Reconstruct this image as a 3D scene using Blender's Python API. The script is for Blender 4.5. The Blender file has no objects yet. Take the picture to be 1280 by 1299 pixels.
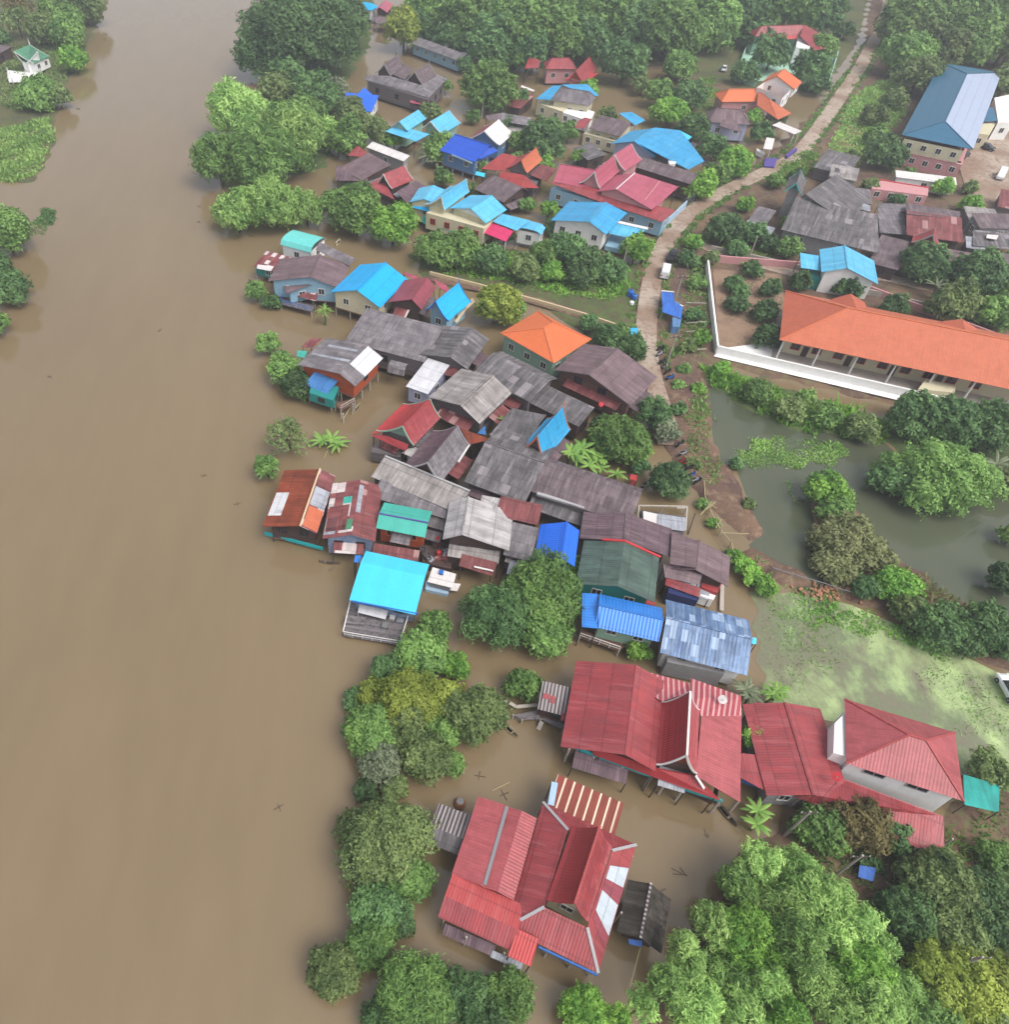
import bpy, math, random
import numpy as np
from mathutils import Vector as V3
random.seed(7); RNG = np.random.default_rng(7)
S = bpy.context.scene; COL = S.collection
# ---------------------------------------------------------------- camera geometry
F, PX0, PY0, H, PITCH = 950.0, 490.0, 650.0, 82.0, math.radians(47.5)
HAZE=.0005; EXPO=.68
cp, sp = math.cos(PITCH), math.sin(PITCH)
def at(p, z=0.0):
    """ground survey: the point at height z seen at photograph pixel p"""
    x = (p[0]-PX0)/F; y = -(p[1]-PY0)/F
    d = V3((x, y*sp+cp, y*cp-sp)); t = (z-H)/d.z
    return V3((d.x*t, d.y*t, z))
def scl(p, z=0.0):
    """pixels per metre there"""
    q = at(p, z); return F/(q.y*cp+(H-q.z)*sp)
def crop(x0, y0, k): return lambda x, y: (x0+x/k, y0+y/k)
cA=crop(400,150,4.267); cB=crop(300,0,4.267); cC=crop(560,0,4.267); cD=crop(820,0,4.923); cE=crop(1030,0,5.12)
cF=crop(660,150,4.923); cG=crop(860,180,4.74); cH=crop(1080,160,4.995); cI=crop(300,280,4); cJ=crop(560,320,3.765)
cK=crop(860,320,3.048); cL=crop(320,480,4.571); cM=crop(540,480,4.571); cN=crop(420,600,4.571); cO=crop(660,580,4)
cP=crop(780,440,4.06); cQ=crop(960,500,4); cR=crop(920,700,3.556); cS=crop(380,760,4); cT=crop(640,800,4)
cU=crop(900,860,3.368); cV=crop(520,960,3.556); cX=crop(760,1020,2.4615); cW=crop(0,0,4)
dA=crop(780,560,9.143); dB=crop(790,300,6.493); dC=crop(430,680,7.53); dD=crop(1120,60,5.4125); dE=crop(640,560,5.818)
dF=crop(560,380,5.818); dG=crop(980,180,4.923)

# ---------------------------------------------------------------- mesh builder
class MB:
    def __init__(s): s.v=[]; s.f=[]; s.uv=[]
    def poly(s, pts, uv=None):
        i=len(s.v); s.v += [tuple(p) for p in pts]; s.f.append(tuple(range(i, i+len(pts))))
        if uv is None:
            p0=V3(pts[0]); e=(V3(pts[1])-p0)
            if e.length<1e-6: e=V3((1,0,0))
            e.normalize(); n=e.cross(V3(pts[-1])-p0)
            f=n.cross(e); f=f.normalized() if f.length>1e-9 else V3((0,0,1))
            uv=[((V3(p)-p0).dot(e),(V3(p)-p0).dot(f)) for p in pts]
        s.uv.append(uv)
    def slab(s, top, t=0.07, e=None):
        """thick sheet: top outline pushed down along its normal by t; u runs along the eave, v up the slope"""
        top=[V3(p) for p in top]
        n=V3((0,0,0))
        for i in range(1,len(top)-1): n+=(top[i]-top[0]).cross(top[i+1]-top[0])
        if n.z<0: top=top[::-1]; n=-n
        n.normalize()
        if e is None: e=top[1]-top[0]
        e=V3(e); e-=n*e.dot(n); e.normalize(); f=n.cross(e)
        if f.z<0: f=-f
        uv=[(p.dot(e),p.dot(f)) for p in top]
        s.poly(top,uv); bot=[p-n*t for p in top]; s.poly(bot[::-1],uv[::-1])
        for i in range(len(top)):
            j=(i+1)%len(top); s.poly([top[i],bot[i],bot[j],top[j]])
    def box(s, c, ax, ay, az):
        """c centre, half-axis vectors"""
        c,ax,ay,az=V3(c),V3(ax),V3(ay),V3(az)
        P=lambda i,j,k: c+ax*i+ay*j+az*k
        for q in (((-1,-1,1),(1,-1,1),(1,1,1),(-1,1,1)),((-1,1,-1),(1,1,-1),(1,-1,-1),(-1,-1,-1)),((-1,-1,-1),(1,-1,-1),(1,-1,1),(-1,-1,1)),
                  ((1,-1,-1),(1,1,-1),(1,1,1),(1,-1,1)),((1,1,-1),(-1,1,-1),(-1,1,1),(1,1,1)),((-1,1,-1),(-1,-1,-1),(-1,-1,1),(-1,1,1))):
            s.poly([P(*k) for k in q])
    def bar(s, a, b, w, h=None):
        """rectangular bar from a to b"""
        a,b=V3(a),V3(b); h=h or w; d=b-a
        if d.length<1e-6: return
        u=d.normalized(); r=u.cross(V3((0,0,1)))
        r = V3((1,0,0)) if r.length<1e-4 else r.normalized()
        q=r.cross(u); s.box((a+b)/2, d/2, r*w/2, q*h/2)
    def tube(s, a, b, r0, r1=None, n=8, cap=True):
        a,b=V3(a),V3(b); r1=r0 if r1 is None else r1; u=(b-a).normalized()
        x=u.cross(V3((0,0,1))); x=V3((1,0,0)) if x.length<1e-4 else x.normalized(); y=u.cross(x)
        A=[a+(x*math.cos(k*2*math.pi/n)+y*math.sin(k*2*math.pi/n))*r0 for k in range(n)]
        B=[b+(x*math.cos(k*2*math.pi/n)+y*math.sin(k*2*math.pi/n))*r1 for k in range(n)]
        for k in range(n): j=(k+1)%n; s.poly([A[k],B[k],B[j],A[j]][::-1])
        if cap: s.poly(A); s.poly(B[::-1])
    def path(s, pts, r, n=6):
        for i in range(len(pts)-1):
            rr=r if not isinstance(r,(list,tuple)) else r[i]; r2=r if not isinstance(r,(list,tuple)) else r[i+1]
            s.tube(pts[i],pts[i+1],rr,r2,n)
    def lathe(s, c, prof, n=12, ax=None):
        c=V3(c); rings=[[c+V3((r*math.cos(k*2*math.pi/n),r*math.sin(k*2*math.pi/n),z)) for k in range(n)] for r,z in prof]
        for A,B in zip(rings,rings[1:]):
            for k in range(n): j=(k+1)%n; s.poly([A[k],A[j],B[j],B[k]])
        s.poly(rings[-1]); s.poly(rings[0][::-1])
    def mesh(s, name, off=(0,0,0)):
        m=bpy.data.meshes.new(name); off=V3(off)
        m.from_pydata([tuple(V3(p)-off) for p in s.v],[],s.f)
        l=m.uv_layers.new(name='UVMap'); l.data.foreach_set('uv',[c for f in s.uv for p in f for c in p]); m.update(); return m
def mk(name, mb, mat, parent=None, base=(0,0,0)):
    m=mb.mesh(name, base); m.materials.append(mat)
    o=bpy.data.objects.new(name,m); COL.objects.link(o)
    if parent: o.parent=parent
    else: o.location=base
    return o
def tag(o, label, cat, group=None, kind=None):
    if label: o['label']=label
    if cat: o['category']=cat
    if group: o['group']=group
    if kind: o['kind']=kind
    return o
def empty(name, loc):
    o=bpy.data.objects.new(name,None); COL.objects.link(o); o.location=loc; o.empty_display_size=.5; return o
def copy_tree(o, parent=None):
    c=o.copy(); COL.objects.link(c)
    if parent: c.parent=parent
    for ch in list(o.children): copy_tree(ch, c)
    return c

# ---------------------------------------------------------------- materials
def lin(c): return tuple(((x/255/12.92) if x/255<=.04045 else ((x/255+.055)/1.055)**2.4) for x in c)
def rgba(c,k=1.0): a=lin(c); return (a[0]*k,a[1]*k,a[2]*k,1)
class NT:
    def __init__(s,name):
        s.m=bpy.data.materials.new(name); s.m.use_nodes=True; s.t=s.m.node_tree; s.n=s.t.nodes; s.n.clear()
        s.out=s.n.new('ShaderNodeOutputMaterial'); s.b=s.n.new('ShaderNodeBsdfPrincipled'); s.l(s.b.outputs[0],s.out.inputs[0])
    def l(s,a,b): s.t.links.new(a,b)
    def set(s,sock,v):
        if hasattr(v,'is_output'): s.l(v,sock)
        else: sock.default_value=v
    def math(s,op,a,b=0.0,c=None,clamp=False):
        n=s.n.new('ShaderNodeMath'); n.operation=op; n.use_clamp=clamp; s.set(n.inputs[0],a); s.set(n.inputs[1],b)
        if c is not None: s.set(n.inputs[2],c)
        return n.outputs[0]
    def mix(s,f,a,b,mode='MIX'):
        n=s.n.new('ShaderNodeMix'); n.data_type='RGBA'; n.blend_type=mode; s.set(n.inputs[0],f); s.set(n.inputs[6],a); s.set(n.inputs[7],b); return n.outputs[2]
    def noise(s,vec,scale,detail=3,rough=.55):
        n=s.n.new('ShaderNodeTexNoise'); n.inputs['Scale'].default_value=scale; n.inputs['Detail'].default_value=detail; n.inputs['Roughness'].default_value=rough
        if vec is not None: s.l(vec,n.inputs['Vector'])
        return n.outputs['Fac']
    def white(s,vec):
        n=s.n.new('ShaderNodeTexWhiteNoise'); n.noise_dimensions='3D'; s.l(vec,n.inputs['Vector']); return n.outputs['Value']
    def ramp(s,f,a,b):
        n=s.n.new('ShaderNodeMapRange'); n.inputs[1].default_value=a; n.inputs[2].default_value=b; s.l(f,n.inputs[0]); return n.outputs[0]
    def xyz(s,v):
        n=s.n.new('ShaderNodeSeparateXYZ'); s.l(v,n.inputs[0]); return n.outputs
    def comb(s,x,y,z=0.0):
        n=s.n.new('ShaderNodeCombineXYZ'); s.set(n.inputs[0],x); s.set(n.inputs[1],y); s.set(n.inputs[2],z); return n.outputs[0]
    def coord(s,k='Object'): return s.n.new('ShaderNodeTexCoord').outputs[k]
    def rnd(s): return s.n.new('ShaderNodeObjectInfo').outputs['Random']
    def scale(s,v,sx,sy,sz=1):
        n=s.n.new('ShaderNodeVectorMath'); n.operation='MULTIPLY'; s.l(v,n.inputs[0]); n.inputs[1].default_value=(sx,sy,sz); return n.outputs[0]
    def bump(s,h,strength,dist):
        n=s.n.new('ShaderNodeBump'); n.inputs['Strength'].default_value=strength; n.inputs['Distance'].default_value=dist; s.l(h,n.inputs['Height']); s.l(n.outputs[0],s.b.inputs['Normal'])
    def bsdf(s,color,rough=.6,spec=.5,metal=0.0):
        s.set(s.b.inputs['Base Color'],color); s.set(s.b.inputs['Roughness'],rough); s.b.inputs['Specular IOR Level'].default_value=spec; s.b.inputs['Metallic'].default_value=metal; return s.m
def roofmat(name, c, c2=None, amt=.35, pitch=.32, depth=.05, sheet=.12, rough=.5, spec=.4, rows=2.4, wide=.8, k=.8, lines=.25, streak=.5, patch=None, stripe=None, light=None):
    """corrugated sheet or tile: u across the ribs, v up the slope"""
    t=NT(name); uv=t.coord('UV'); r=t.rnd(); x,y,_=t.xyz(uv)
    off=t.math('MULTIPLY',r,91.0); pos=t.comb(x,y,off)
    col=rgba(c,k); c2=rgba(c2 or tuple(v*.55 for v in c),k)
    n1=t.noise(pos,.45,4,.6); n2=t.noise(t.scale(pos,2.2,.25,1),1.0,3,.6); n3=t.noise(pos,3.5,2)
    f=t.math('ADD',t.math('MULTIPLY',n1,1-streak),t.math('MULTIPLY',n2,streak))
    f=t.ramp(f,.62-amt*.5,.78-amt*.35)
    f=t.math('MULTIPLY',f,min(1,.35+amt),clamp=True)
    colr=t.mix(f,col,c2)
    cell=t.comb(t.math('FLOOR',t.math('DIVIDE',x,wide)),t.math('FLOOR',t.math('DIVIDE',y,rows)),off)
    if light: colr=t.mix(t.math('MULTIPLY',t.ramp(t.noise(t.comb(t.math('MULTIPLY',x,1.6),t.math('MULTIPLY',y,.16),t.math('ADD',off,7.0)),1.0,4,.65),.52,.74),.75,clamp=True),colr,rgba(light,k))
    if patch: colr=t.mix(t.math('GREATER_THAN',t.white(t.comb(t.math('FLOOR',t.math('DIVIDE',x,wide*1.4)),t.math('FLOOR',t.math('DIVIDE',y,rows)),t.math('ADD',off,3.3))),1-patch[1]),colr,rgba(patch[0],k))
    if stripe: colr=t.mix(t.math('LESS_THAN',t.math('FRACT',t.math('DIVIDE',x,stripe[0])),stripe[1]),colr,rgba(stripe[2],k))
    wv=t.math('MULTIPLY_ADD',t.white(cell),sheet*2,1-sheet)
    wv=t.math('MULTIPLY',wv,t.math('MULTIPLY_ADD',n3,.24,.88))
    if lines:
        fr=t.math('FRACT',t.math('DIVIDE',y,rows)); ln=t.math('LESS_THAN',fr,.07)
        wv=t.math('MULTIPLY',wv,t.math('MULTIPLY_ADD',ln,-lines,1.0))
    sn=t.math('SINE',t.math('MULTIPLY',x,2*math.pi/pitch))
    wv=t.math('MULTIPLY',wv,t.math('MULTIPLY_ADD',sn,.025,1.0))
    colr=t.mix(1.0,colr,t.comb(wv,wv,wv),'MULTIPLY')
    t.bump(sn,.35,depth*.45)
    return t.bsdf(colr,rough,spec)
def plain(name,c,var=.1,rough=.7,scale=1.5,k=.8,spec=.3,c2=None,amt=.3):
    t=NT(name); p=t.coord('Object'); n=t.noise(p,scale,4); n2=t.noise(t.scale(p,1,1,.3),scale*4,3)
    w=t.math('MULTIPLY_ADD',n2,var*2,1-var); colr=rgba(c,k)
    if c2: colr=t.mix(t.math('MULTIPLY',t.ramp(n,.45,.7),amt,clamp=True),rgba(c,k),rgba(c2,k))
    colr=t.mix(1.0,colr,t.comb(w,w,w),'MULTIPLY')
    return t.bsdf(colr,rough,spec)
def planks(name,c,pitch=.25,var=.25,k=.8,rough=.8,vertical=False,c2=None):
    t=NT(name); uv=t.coord('UV'); x,y,_=t.xyz(uv); a=x if vertical else y
    q=t.math('DIVIDE',a,pitch); w=t.white(t.comb(t.math('FLOOR',q),t.math('MULTIPLY',t.rnd(),57.0),0.0)); g=t.math('LESS_THAN',t.math('FRACT',q),.12)
    n=t.noise(t.comb(x,y,t.math('MULTIPLY',t.rnd(),31.0)),2.2,4)
    v=t.math('MULTIPLY_ADD',w,var,1-var*.5); v=t.math('MULTIPLY',v,t.math('MULTIPLY_ADD',g,-.45,1.0)); v=t.math('MULTIPLY',v,t.math('MULTIPLY_ADD',n,.5,.75))
    colr=rgba(c,k)
    if c2: colr=t.mix(t.ramp(n,.45,.65),rgba(c,k),rgba(c2,k))
    return t.bsdf(t.mix(1.0,colr,t.comb(v,v,v),'MULTIPLY'),rough,.25)
M={}
def P(n,*a,**k): M[n]=plain(n,*a,**k)
def R(n,*a,**k): M[n]=roofmat(n,*a,**k)
# roofs (sheet colours, a few with light painted in)
R('red_sheet',(176,72,76),(146,68,72),.5,.30,.05,.08,.45,.4,light=(190,108,112),k=.68,patch=((168,80,84),.05))
R('red_bright',(194,60,62),(160,50,52),.3,.30,.05,.05,.38,.4,k=.72)
R('red_orange',(200,86,86),(172,72,74),.35,.3,.05,.06,.42,.4,k=.7,light=(206,118,112))
R('red_deep',(160,56,60),(132,46,50),.2,.3,.05,.05,.38,.4)
R('red_tile',(172,86,90),(134,62,66),.35,.33,.06,.07,.45,.4,rows=.42,lines=.16)
R('red_striped',(178,76,84),(160,70,76),.3,.55,.06,.08,.45,.4,wide=.55,rows=30,lines=0,stripe=(.6,.38,(216,164,164)),k=.72)
R('maroon',(150,70,82),(110,52,60),.35,.3,.05,.08,.45,.4)
R('pink_maroon',(178,88,108),(150,66,78),.3,.3,.05,.06,.42,.4)
R('brick_red',(168,66,66),(120,60,58),.35,.3,.05,.08,.5,.3)
R('cyan',(0,166,230),(0,140,205),.25,.35,.04,.04,.36,.5,k=.86)
R('cyan_light',(92,188,228),(60,158,200),.35,.35,.04,.05,.38,.5,k=.8,light=(140,210,236))
R('cyan_pale',(70,205,245),(60,190,235),.2,3.0,.02,.02,.35,.5,lines=0,k=.8)
R('sky_blue',(52,158,210),(40,130,180),.35,.35,.05,.06,.4,.45,k=.82,light=(96,176,214))
R('blue',(25,105,225),(20,90,200),.15,.4,.05,.03,.35,.5)
R('blue_deep',(28,84,200),(20,70,170),.15,.35,.05,.04,.38,.5)
R('blue_corr',(50,132,222),(40,110,190),.2,.42,.1,.06,.38,.5)
R('blue_old',(128,158,196),(74,100,140),.6,.42,.07,.2,.5,.4,rows=1.5,wide=.5,lines=.12,patch=((156,178,208),.14),light=(176,194,216))
R('blue_mid',(70,128,190),(52,98,150),.35,.35,.05,.06,.45,.4)
R('teal',(44,104,136),(36,90,120),.15,.4,.04,.03,.4,.45)
R('teal_sky_glare',(168,180,205),(150,164,190),.2,.4,.04,.03,.4,.4)  # teal sheet with the sky's reflection painted in as a pale tone
R('aqua_green',(70,176,160),(56,150,138),.2,.3,.04,.06,.42,.4)
R('aqua_barrel',(108,206,200),(80,180,176),.2,.3,.04,.05,.42,.4)
R('green_old',(92,114,104),(64,80,74),.55,.35,.06,.16,.6,.3,rows=3.0)
R('green_roof',(84,140,110),(60,110,86),.3,.3,.05,.06,.5,.3)
R('orange',(214,112,66),(192,96,58),.2,.33,.05,.04,.5,.35,rows=.42,lines=.1)
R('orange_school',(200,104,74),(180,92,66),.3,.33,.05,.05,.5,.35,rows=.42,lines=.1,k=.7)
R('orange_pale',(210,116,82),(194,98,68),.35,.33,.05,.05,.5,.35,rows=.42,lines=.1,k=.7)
R('grey_dark',(118,114,116),(76,73,75),.5,.32,.06,.16,.75,.25,rows=1.6,wide=.95,light=(160,154,158),patch=((140,134,138),.06))
R('grey_mid',(140,134,138),(92,88,92),.5,.32,.06,.18,.8,.2,rows=1.6,wide=.95)
R('grey_light',(168,162,160),(110,104,102),.45,.32,.06,.14,.8,.2,rows=3.2,wide=.95)
R('grey_pale',(186,182,182),(128,122,122),.4,.45,.06,.12,.6,.3,rows=3.4,wide=.9)
R('grey_brown',(122,108,112),(82,70,74),.5,.32,.06,.16,.75,.25,rows=1.6,wide=.95,light=(150,138,140))
R('brown',(116,94,102),(82,66,72),.5,.32,.05,.13,.65,.3,rows=2.0,light=(142,122,128))
R('brown_purple',(122,102,106),(90,72,76),.45,.32,.05,.10,.55,.35,rows=2.2,light=(150,128,134))
R('rust',(150,72,46),(100,50,36),.5,.32,.05,.13,.65,.3,rows=3.2)
R('rust_red',(138,76,76),(98,54,56),.5,.32,.05,.16,.6,.3,rows=2.6,patch=((170,130,128),.07),light=(160,104,102))
R('rust_patch',(150,92,92),(112,58,60),.55,.35,.05,.25,.55,.3,rows=1.3,wide=.7,patch=((206,194,192),.2))
R('rust_stripe',(140,66,52),(110,50,40),.4,.3,.05,.1,.6,.3,rows=40,lines=0,stripe=(.95,.2,(226,206,184)))
R('zinc_white',(214,214,218),(178,178,184),.3,.35,.05,.06,.35,.4)
R('zinc',(172,176,186),(120,120,126),.45,.35,.05,.12,.35,.4)
R('white_roof',(226,220,218),(190,186,186),.25,.4,.04,.05,.6,.3)
R('skylight',(190,200,210),(160,172,186),.25,.3,.05,.05,.3,.5)
R('pink_bright',(214,56,108),(190,46,92),.2,.35,.05,.04,.4,.4)
R('black_stripe',(96,86,88),(66,60,62),.4,.5,.06,.15,.6,.3,wide=.25,rows=40,lines=0,stripe=(.42,.4,(168,160,160)))
R('tarp_teal',(40,160,150),(24,120,116),.4,.9,.08,.1,.5,.3,lines=0)
R('tarp_blue',(58,112,200),(40,84,160),.4,.9,.08,.1,.5,.3,lines=0)
R('thatch',(116,110,102),(66,62,58),.6,.12,.1,.15,.95,.05,rows=.5,wide=.3,k=.7)
# walls and trim
P('white_wall',(234,233,232),.05,.7,.8,k=.9,c2=(196,192,188)); P('cream_wall',(214,206,176),.05,.7,.8,c2=(180,170,140)); P('pink_wall',(206,150,152),.06,.7,c2=(170,120,122))
P('mint_wall',(168,206,184),.06,.7,c2=(130,170,150)); P('palegreen_wall',(150,186,166),.06,.7,c2=(120,150,136)); P('teal_wall',(40,140,136),.06,.6,c2=(36,110,110))
P('blue_wall',(92,134,180),.08,.6,c2=(70,104,150)); P('skyblue_wall',(146,184,206),.06,.6,c2=(100,150,186)); P('lilac_wall',(172,176,206),.06,.7,c2=(140,142,172))
P('grey_wall',(150,148,150),.1,.8,c2=(110,106,106)); P('concrete',(176,168,160),.1,.85,.6,c2=(130,122,116)); P('red_wall',(176,70,72),.1,.7,c2=(130,60,60))
P('navy',(40,52,100),.1,.6); P('turquoise_trim',(36,170,176),.06,.5); P('white_trim',(226,224,222),.05,.5,.9); P('cream_trim',(216,196,160),.05,.6); P('red_trim',(196,60,64),.05,.5); P('orange_trim',(214,120,80),.05,.5)
P('blue_trim',(56,110,190),.05,.5); P('grey_trim',(170,168,170),.08,.6); P('dark_trim',(60,54,56),.1,.6); P('purple_trim',(88,74,150),.08,.6); P('pale_blue_trim',(176,204,230),.05,.45)
P('post_pale',(186,178,168),.12,.8,c2=(130,120,108)); P('post_dark',(74,64,60),.15,.85); P('bamboo',(168,156,120),.15,.8); P('metal_black',(34,34,36),.1,.45); P('metal_grey',(128,130,134),.1,.4,spec=.5)
M['wood']=planks('wood',(112,84,76),.22,.3); M['wood_grey']=planks('wood_grey',(112,104,106),.22,.3); M['wood_orange']=planks('wood_orange',(176,84,50),.25,.3); M['wood_blue']=planks('wood_blue',(120,140,170),.22,.2,c2=(150,160,180)); M['wood_dark']=planks('wood_dark',(84,66,62),.22,.3)
M['deck']=planks('deck',(128,122,124),.3,.45,c2=(92,86,90)); M['deck_brown']=planks('deck_brown',(120,92,80),.3,.35)
def glass(name,c): t=NT(name); return t.bsdf(rgba(c,.8),.12,.6)
M['glass']=glass('glass',(44,48,56)); M['glass_brown']=glass('glass_brown',(96,60,48)); M['tyre']=plain('tyre',(28,28,30),.05,.9)
P('paint_white',(232,236,238),.02,.25,spec=.6); P('paint_black',(36,38,44),.02,.2,spec=.6); P('paint_silver',(170,174,180),.02,.25,spec=.6); P('paint_blue',(30,104,196),.04,.35,spec=.5); P('paint_red',(190,44,52),.04,.3,spec=.5); P('plastic_cyan',(60,176,226),.04,.4); P('plastic_red',(226,64,76),.05,.5); P('clay',(150,104,80),.1,.7); P('boat_wood',(120,106,92),.15,.7); P('paint_cream',(214,202,176),.05,.5)
P('bark',(92,78,64),.25,.9,c2=(60,50,42),amt=.6); P('bark_pale',(150,136,118),.2,.9); P('stem_green',(90,120,60),.1,.7)
P('lens',(230,228,214),.02,.15,spec=.7); P('lens_red',(150,24,24),.02,.2,spec=.7)
CAMXY=V3((0,0,0)); LOG=[]; AUTO=random.Random(11); VIL='stilt houses of the flooded village'
def wpt(v): return at(v[:2], v[2]) if isinstance(v,tuple) and len(v)==3 else v
POSTCACHE={}
class House:
    def __init__(s, name, label, cat='house', group=None, base=None, floor=0.4):
        s.root=None; s.name=name; s.label=label; s.cat=cat; s.group=group; s.floor=floor; s.n=0
        if base is not None: s._root(at(base,0))
    def _root(s, p):
        s.base=V3((p.x,p.y,0)); s.root=empty(s.name,s.base); tag(s.root,s.label,s.cat,s.group)
    wallname=''
    def part(s, name, mb, mat, parent=None, label=None):
        if name=='wall' and isinstance(mat,str): s.wallname=mat
        if s.root is None: s._root(V3(mb.v[0]))
        m=M[mat] if isinstance(mat,str) else mat
        o=mk(name,mb,m,parent or s.root,s.base)
        if label: o['label']=label
        return o
    # ---- roofs
    def profile(s, A, B, pts, mat, name='roof', t=.08, capmat=None, ext=0.0):
        """extruded roof profile. A,B world ends of the axis; pts list of (offset, z) from left to right"""
        u=(B-A); u.z=0; Ln=u.length; u.normalize(); n=V3((-u.y,u.x,0))
        A0=V3((A.x,A.y,0))-u*ext; B0=V3((B.x,B.y,0))+u*ext
        mb=MB()
        for (o1,z1),(o2,z2) in zip(pts,pts[1:]):
            q=[A0+n*o1+V3((0,0,z1)),B0+n*o1+V3((0,0,z1)),B0+n*o2+V3((0,0,z2)),A0+n*o2+V3((0,0,z2))]
            mb.slab(q,t,e=u)
        return s.part(name,mb,mat),u,n,A0,B0
    def gable(s, A, B, zr, L, zl, R=None, zr2=None, mat='grey_dark', wall='wood_grey', cap=None, curve=0.0, barge=None, finial=False, floor=None,
              inset=(.8,.6), win=2, posts=False, name='roof', mat2=None, zb=None, winmat='white_trim', pane='glass', endtri=True, gmat=None):
        a=at(A,zr); b=at(B,zb if zb is not None else zr); b.z=zr
        u=b-a; u.z=0; Ln=u.length; u.normalize(); n=V3((-u.y,u.x,0)); zr2=zl if zr2 is None else zr2
        off=lambda p,z: (at(p,z)-a).dot(n)
        sL=off(L,zl) if isinstance(L,tuple) else None; sR=off(R,zr2) if isinstance(R,tuple) else None
        if sL is None: sL = (-math.copysign(abs(L),sR) if sR is not None else abs(L))
        if sR is None: sR = -math.copysign(abs(R) if R else abs(sL), sL)
        LOG.append((s.name,name,'len %.1f'%Ln,'offs %.1f %.1f'%(sL,sR),'pitch %.0f %.0f'%(math.degrees(math.atan2(zr-zl,abs(sL))),math.degrees(math.atan2(zr-zr2,abs(sR))))))
        def half(so,ze,k=6):
            if not curve: return [(0,zr),(so,ze)]
            return [(so*i/k, zr-(zr-ze)*((1-(1-i/k)**(1+curve)))) for i in range(k+1)]
        hl=half(sL,zl); hr=half(sR,zr2)
        full=hl[::-1]+hr[1:]
        if mat2:
            roof,_,_,A0,B0=s.profile(a,b,hl,mat,name); s.profile(a,b,hr,mat2,name)
        else: roof,_,_,A0,B0=s.profile(a,b,full,mat,name)
        cm=cap or mat
        if cap is not None:
            mb=MB(); w=.22
            zA=A0+V3((0,0,zr+.05)); zB=B0+V3((0,0,zr+.05))
            mb.bar(zA-u*.06,zB+u*.06,w,.1); s.part('ridge_cap',mb,cap,roof)
        if barge:
            for E,sg in ((A0,-1),(B0,1)):
                mb=MB()
                for hh in (hl,hr):
                    for (o1,z1),(o2,z2) in zip(hh,hh[1:]):
                        p1=E+n*o1+V3((0,0,z1-.06))+u*sg*.06; p2=E+n*o2+V3((0,0,z2-.06))+u*sg*.06
                        mb.bar(p1,p2,.09,.24)
                if finial:
                    p=E+V3((0,0,zr+.05))+u*sg*.06
                    mb.path([p,p+V3((0,0,.5))+u*sg*.05,p+V3((0,0,1.1))+u*sg*.3],[.1,.07,.02],6)
                s.part('bargeboard',mb,barge)
        # walls
        fl=s.floor if floor is None else floor
        if wall:
            iL=sL-math.copysign(inset[0],sL); iR=sR-math.copysign(inset[0],sR); A1=A0+u*inset[1]; B1=B0-u*inset[1]
            def zat(o):
                hh=hl if o*sL>0 else hr
                for (o1,z1),(o2,z2) in zip(hh,hh[1:]):
                    if abs(o)<=abs(o2)+1e-6:
                        k=(abs(o)-abs(o1))/max(1e-6,abs(o2)-abs(o1)); return z1+(z2-z1)*k-.12
                return hh[-1][1]-.12
            zL=zat(iL); zR=zat(iR)
            mb=MB(); Z=lambda p,z: V3((p.x,p.y,z))
            aL,aR,bL,bR=A1+n*iL,A1+n*iR,B1+n*iL,B1+n*iR
            mb.poly([Z(aL,fl),Z(bL,fl),Z(bL,zL),Z(aL,zL)]); mb.poly([Z(aR,fl),Z(bR,fl),Z(bR,zR),Z(aR,zR)])
            offs=sorted(set([iL,iR]+[x[0] for x in full if min(iL,iR)<x[0]<max(iL,iR)]))
            for E in (A1,B1):
                mb.poly([Z(E+n*iL,fl),Z(E+n*iR,fl)]+[Z(E+n*o,zat(o) if abs(o)>1e-6 else zr-.12) for o in (offs[::-1] if iR>iL else offs)])
            s.part('wall',mb,wall)
            if gmat:
                for E,sg in ((A1,-1),(B1,1)):
                    mb=MB(); zt=min(zl,zr2)-.05
                    oo=[o for o in offs if zat(o if abs(o)>1e-6 else 1e-9)>zt]
                    pl=[E+u*sg*.03+n*o+V3((0,0,(zr-.14) if abs(o)<1e-6 else zat(o)-.02)) for o in oo]
                    if len(pl)>=3: mb.slabv(pl,u*sg) if hasattr(mb,'slabv') else mb.poly(pl)
                    if len(mb.v)>2: s.part('gable_panel',mb,gmat)
            s.windows([(aL,bL,n*math.copysign(1,sL)),(aR,bR,n*math.copysign(1,sR)),(aL,aR,-u),(bL,bR,u)],fl,min(zL,zR),win,winmat,pane)
            if posts: s.stilts(aL,aR,bR,bL,fl,posts)
            elif wall.startswith('wood') and s.group==VIL and name=='roof':
                for p,q,out in ((aL,bL,n*math.copysign(1,sL)),(aR,bR,n*math.copysign(1,sR)),(aL,aR,-u),(bL,bR,u)):
                    mid=(p+q)/2
                    if (CAMXY-V3((mid.x,mid.y,0))).dot(out)<.25*mid.length: continue
                    t0=.3*AUTO.random(); t1=1-.35*AUTO.random(); zt=min(zl,zr2)-.9-.7*AUTO.random(); w=1.3+1.2*AUTO.random(); dz=.35+.3*AUTO.random(); f=V3(out)
                    pa,pb=p+(q-p)*t0,p+(q-p)*t1; q4=[Z(pa-f*.05,zt),Z(pb-f*.05,zt),Z(pb+f*w,zt-dz),Z(pa+f*w,zt-dz)]
                    mb=MB(); mb.slab(q4,.05,e=q-p); s.part('lean_to',mb,AUTO.choice(['grey_mid','rust_red','grey_brown','zinc','brown','rust_patch','grey_light']))
                    for c in (pa+f*(w-.15),pb+f*(w-.15)): s.post(c,zt-dz-.02,'post_dark',-1.2,.07)
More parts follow.
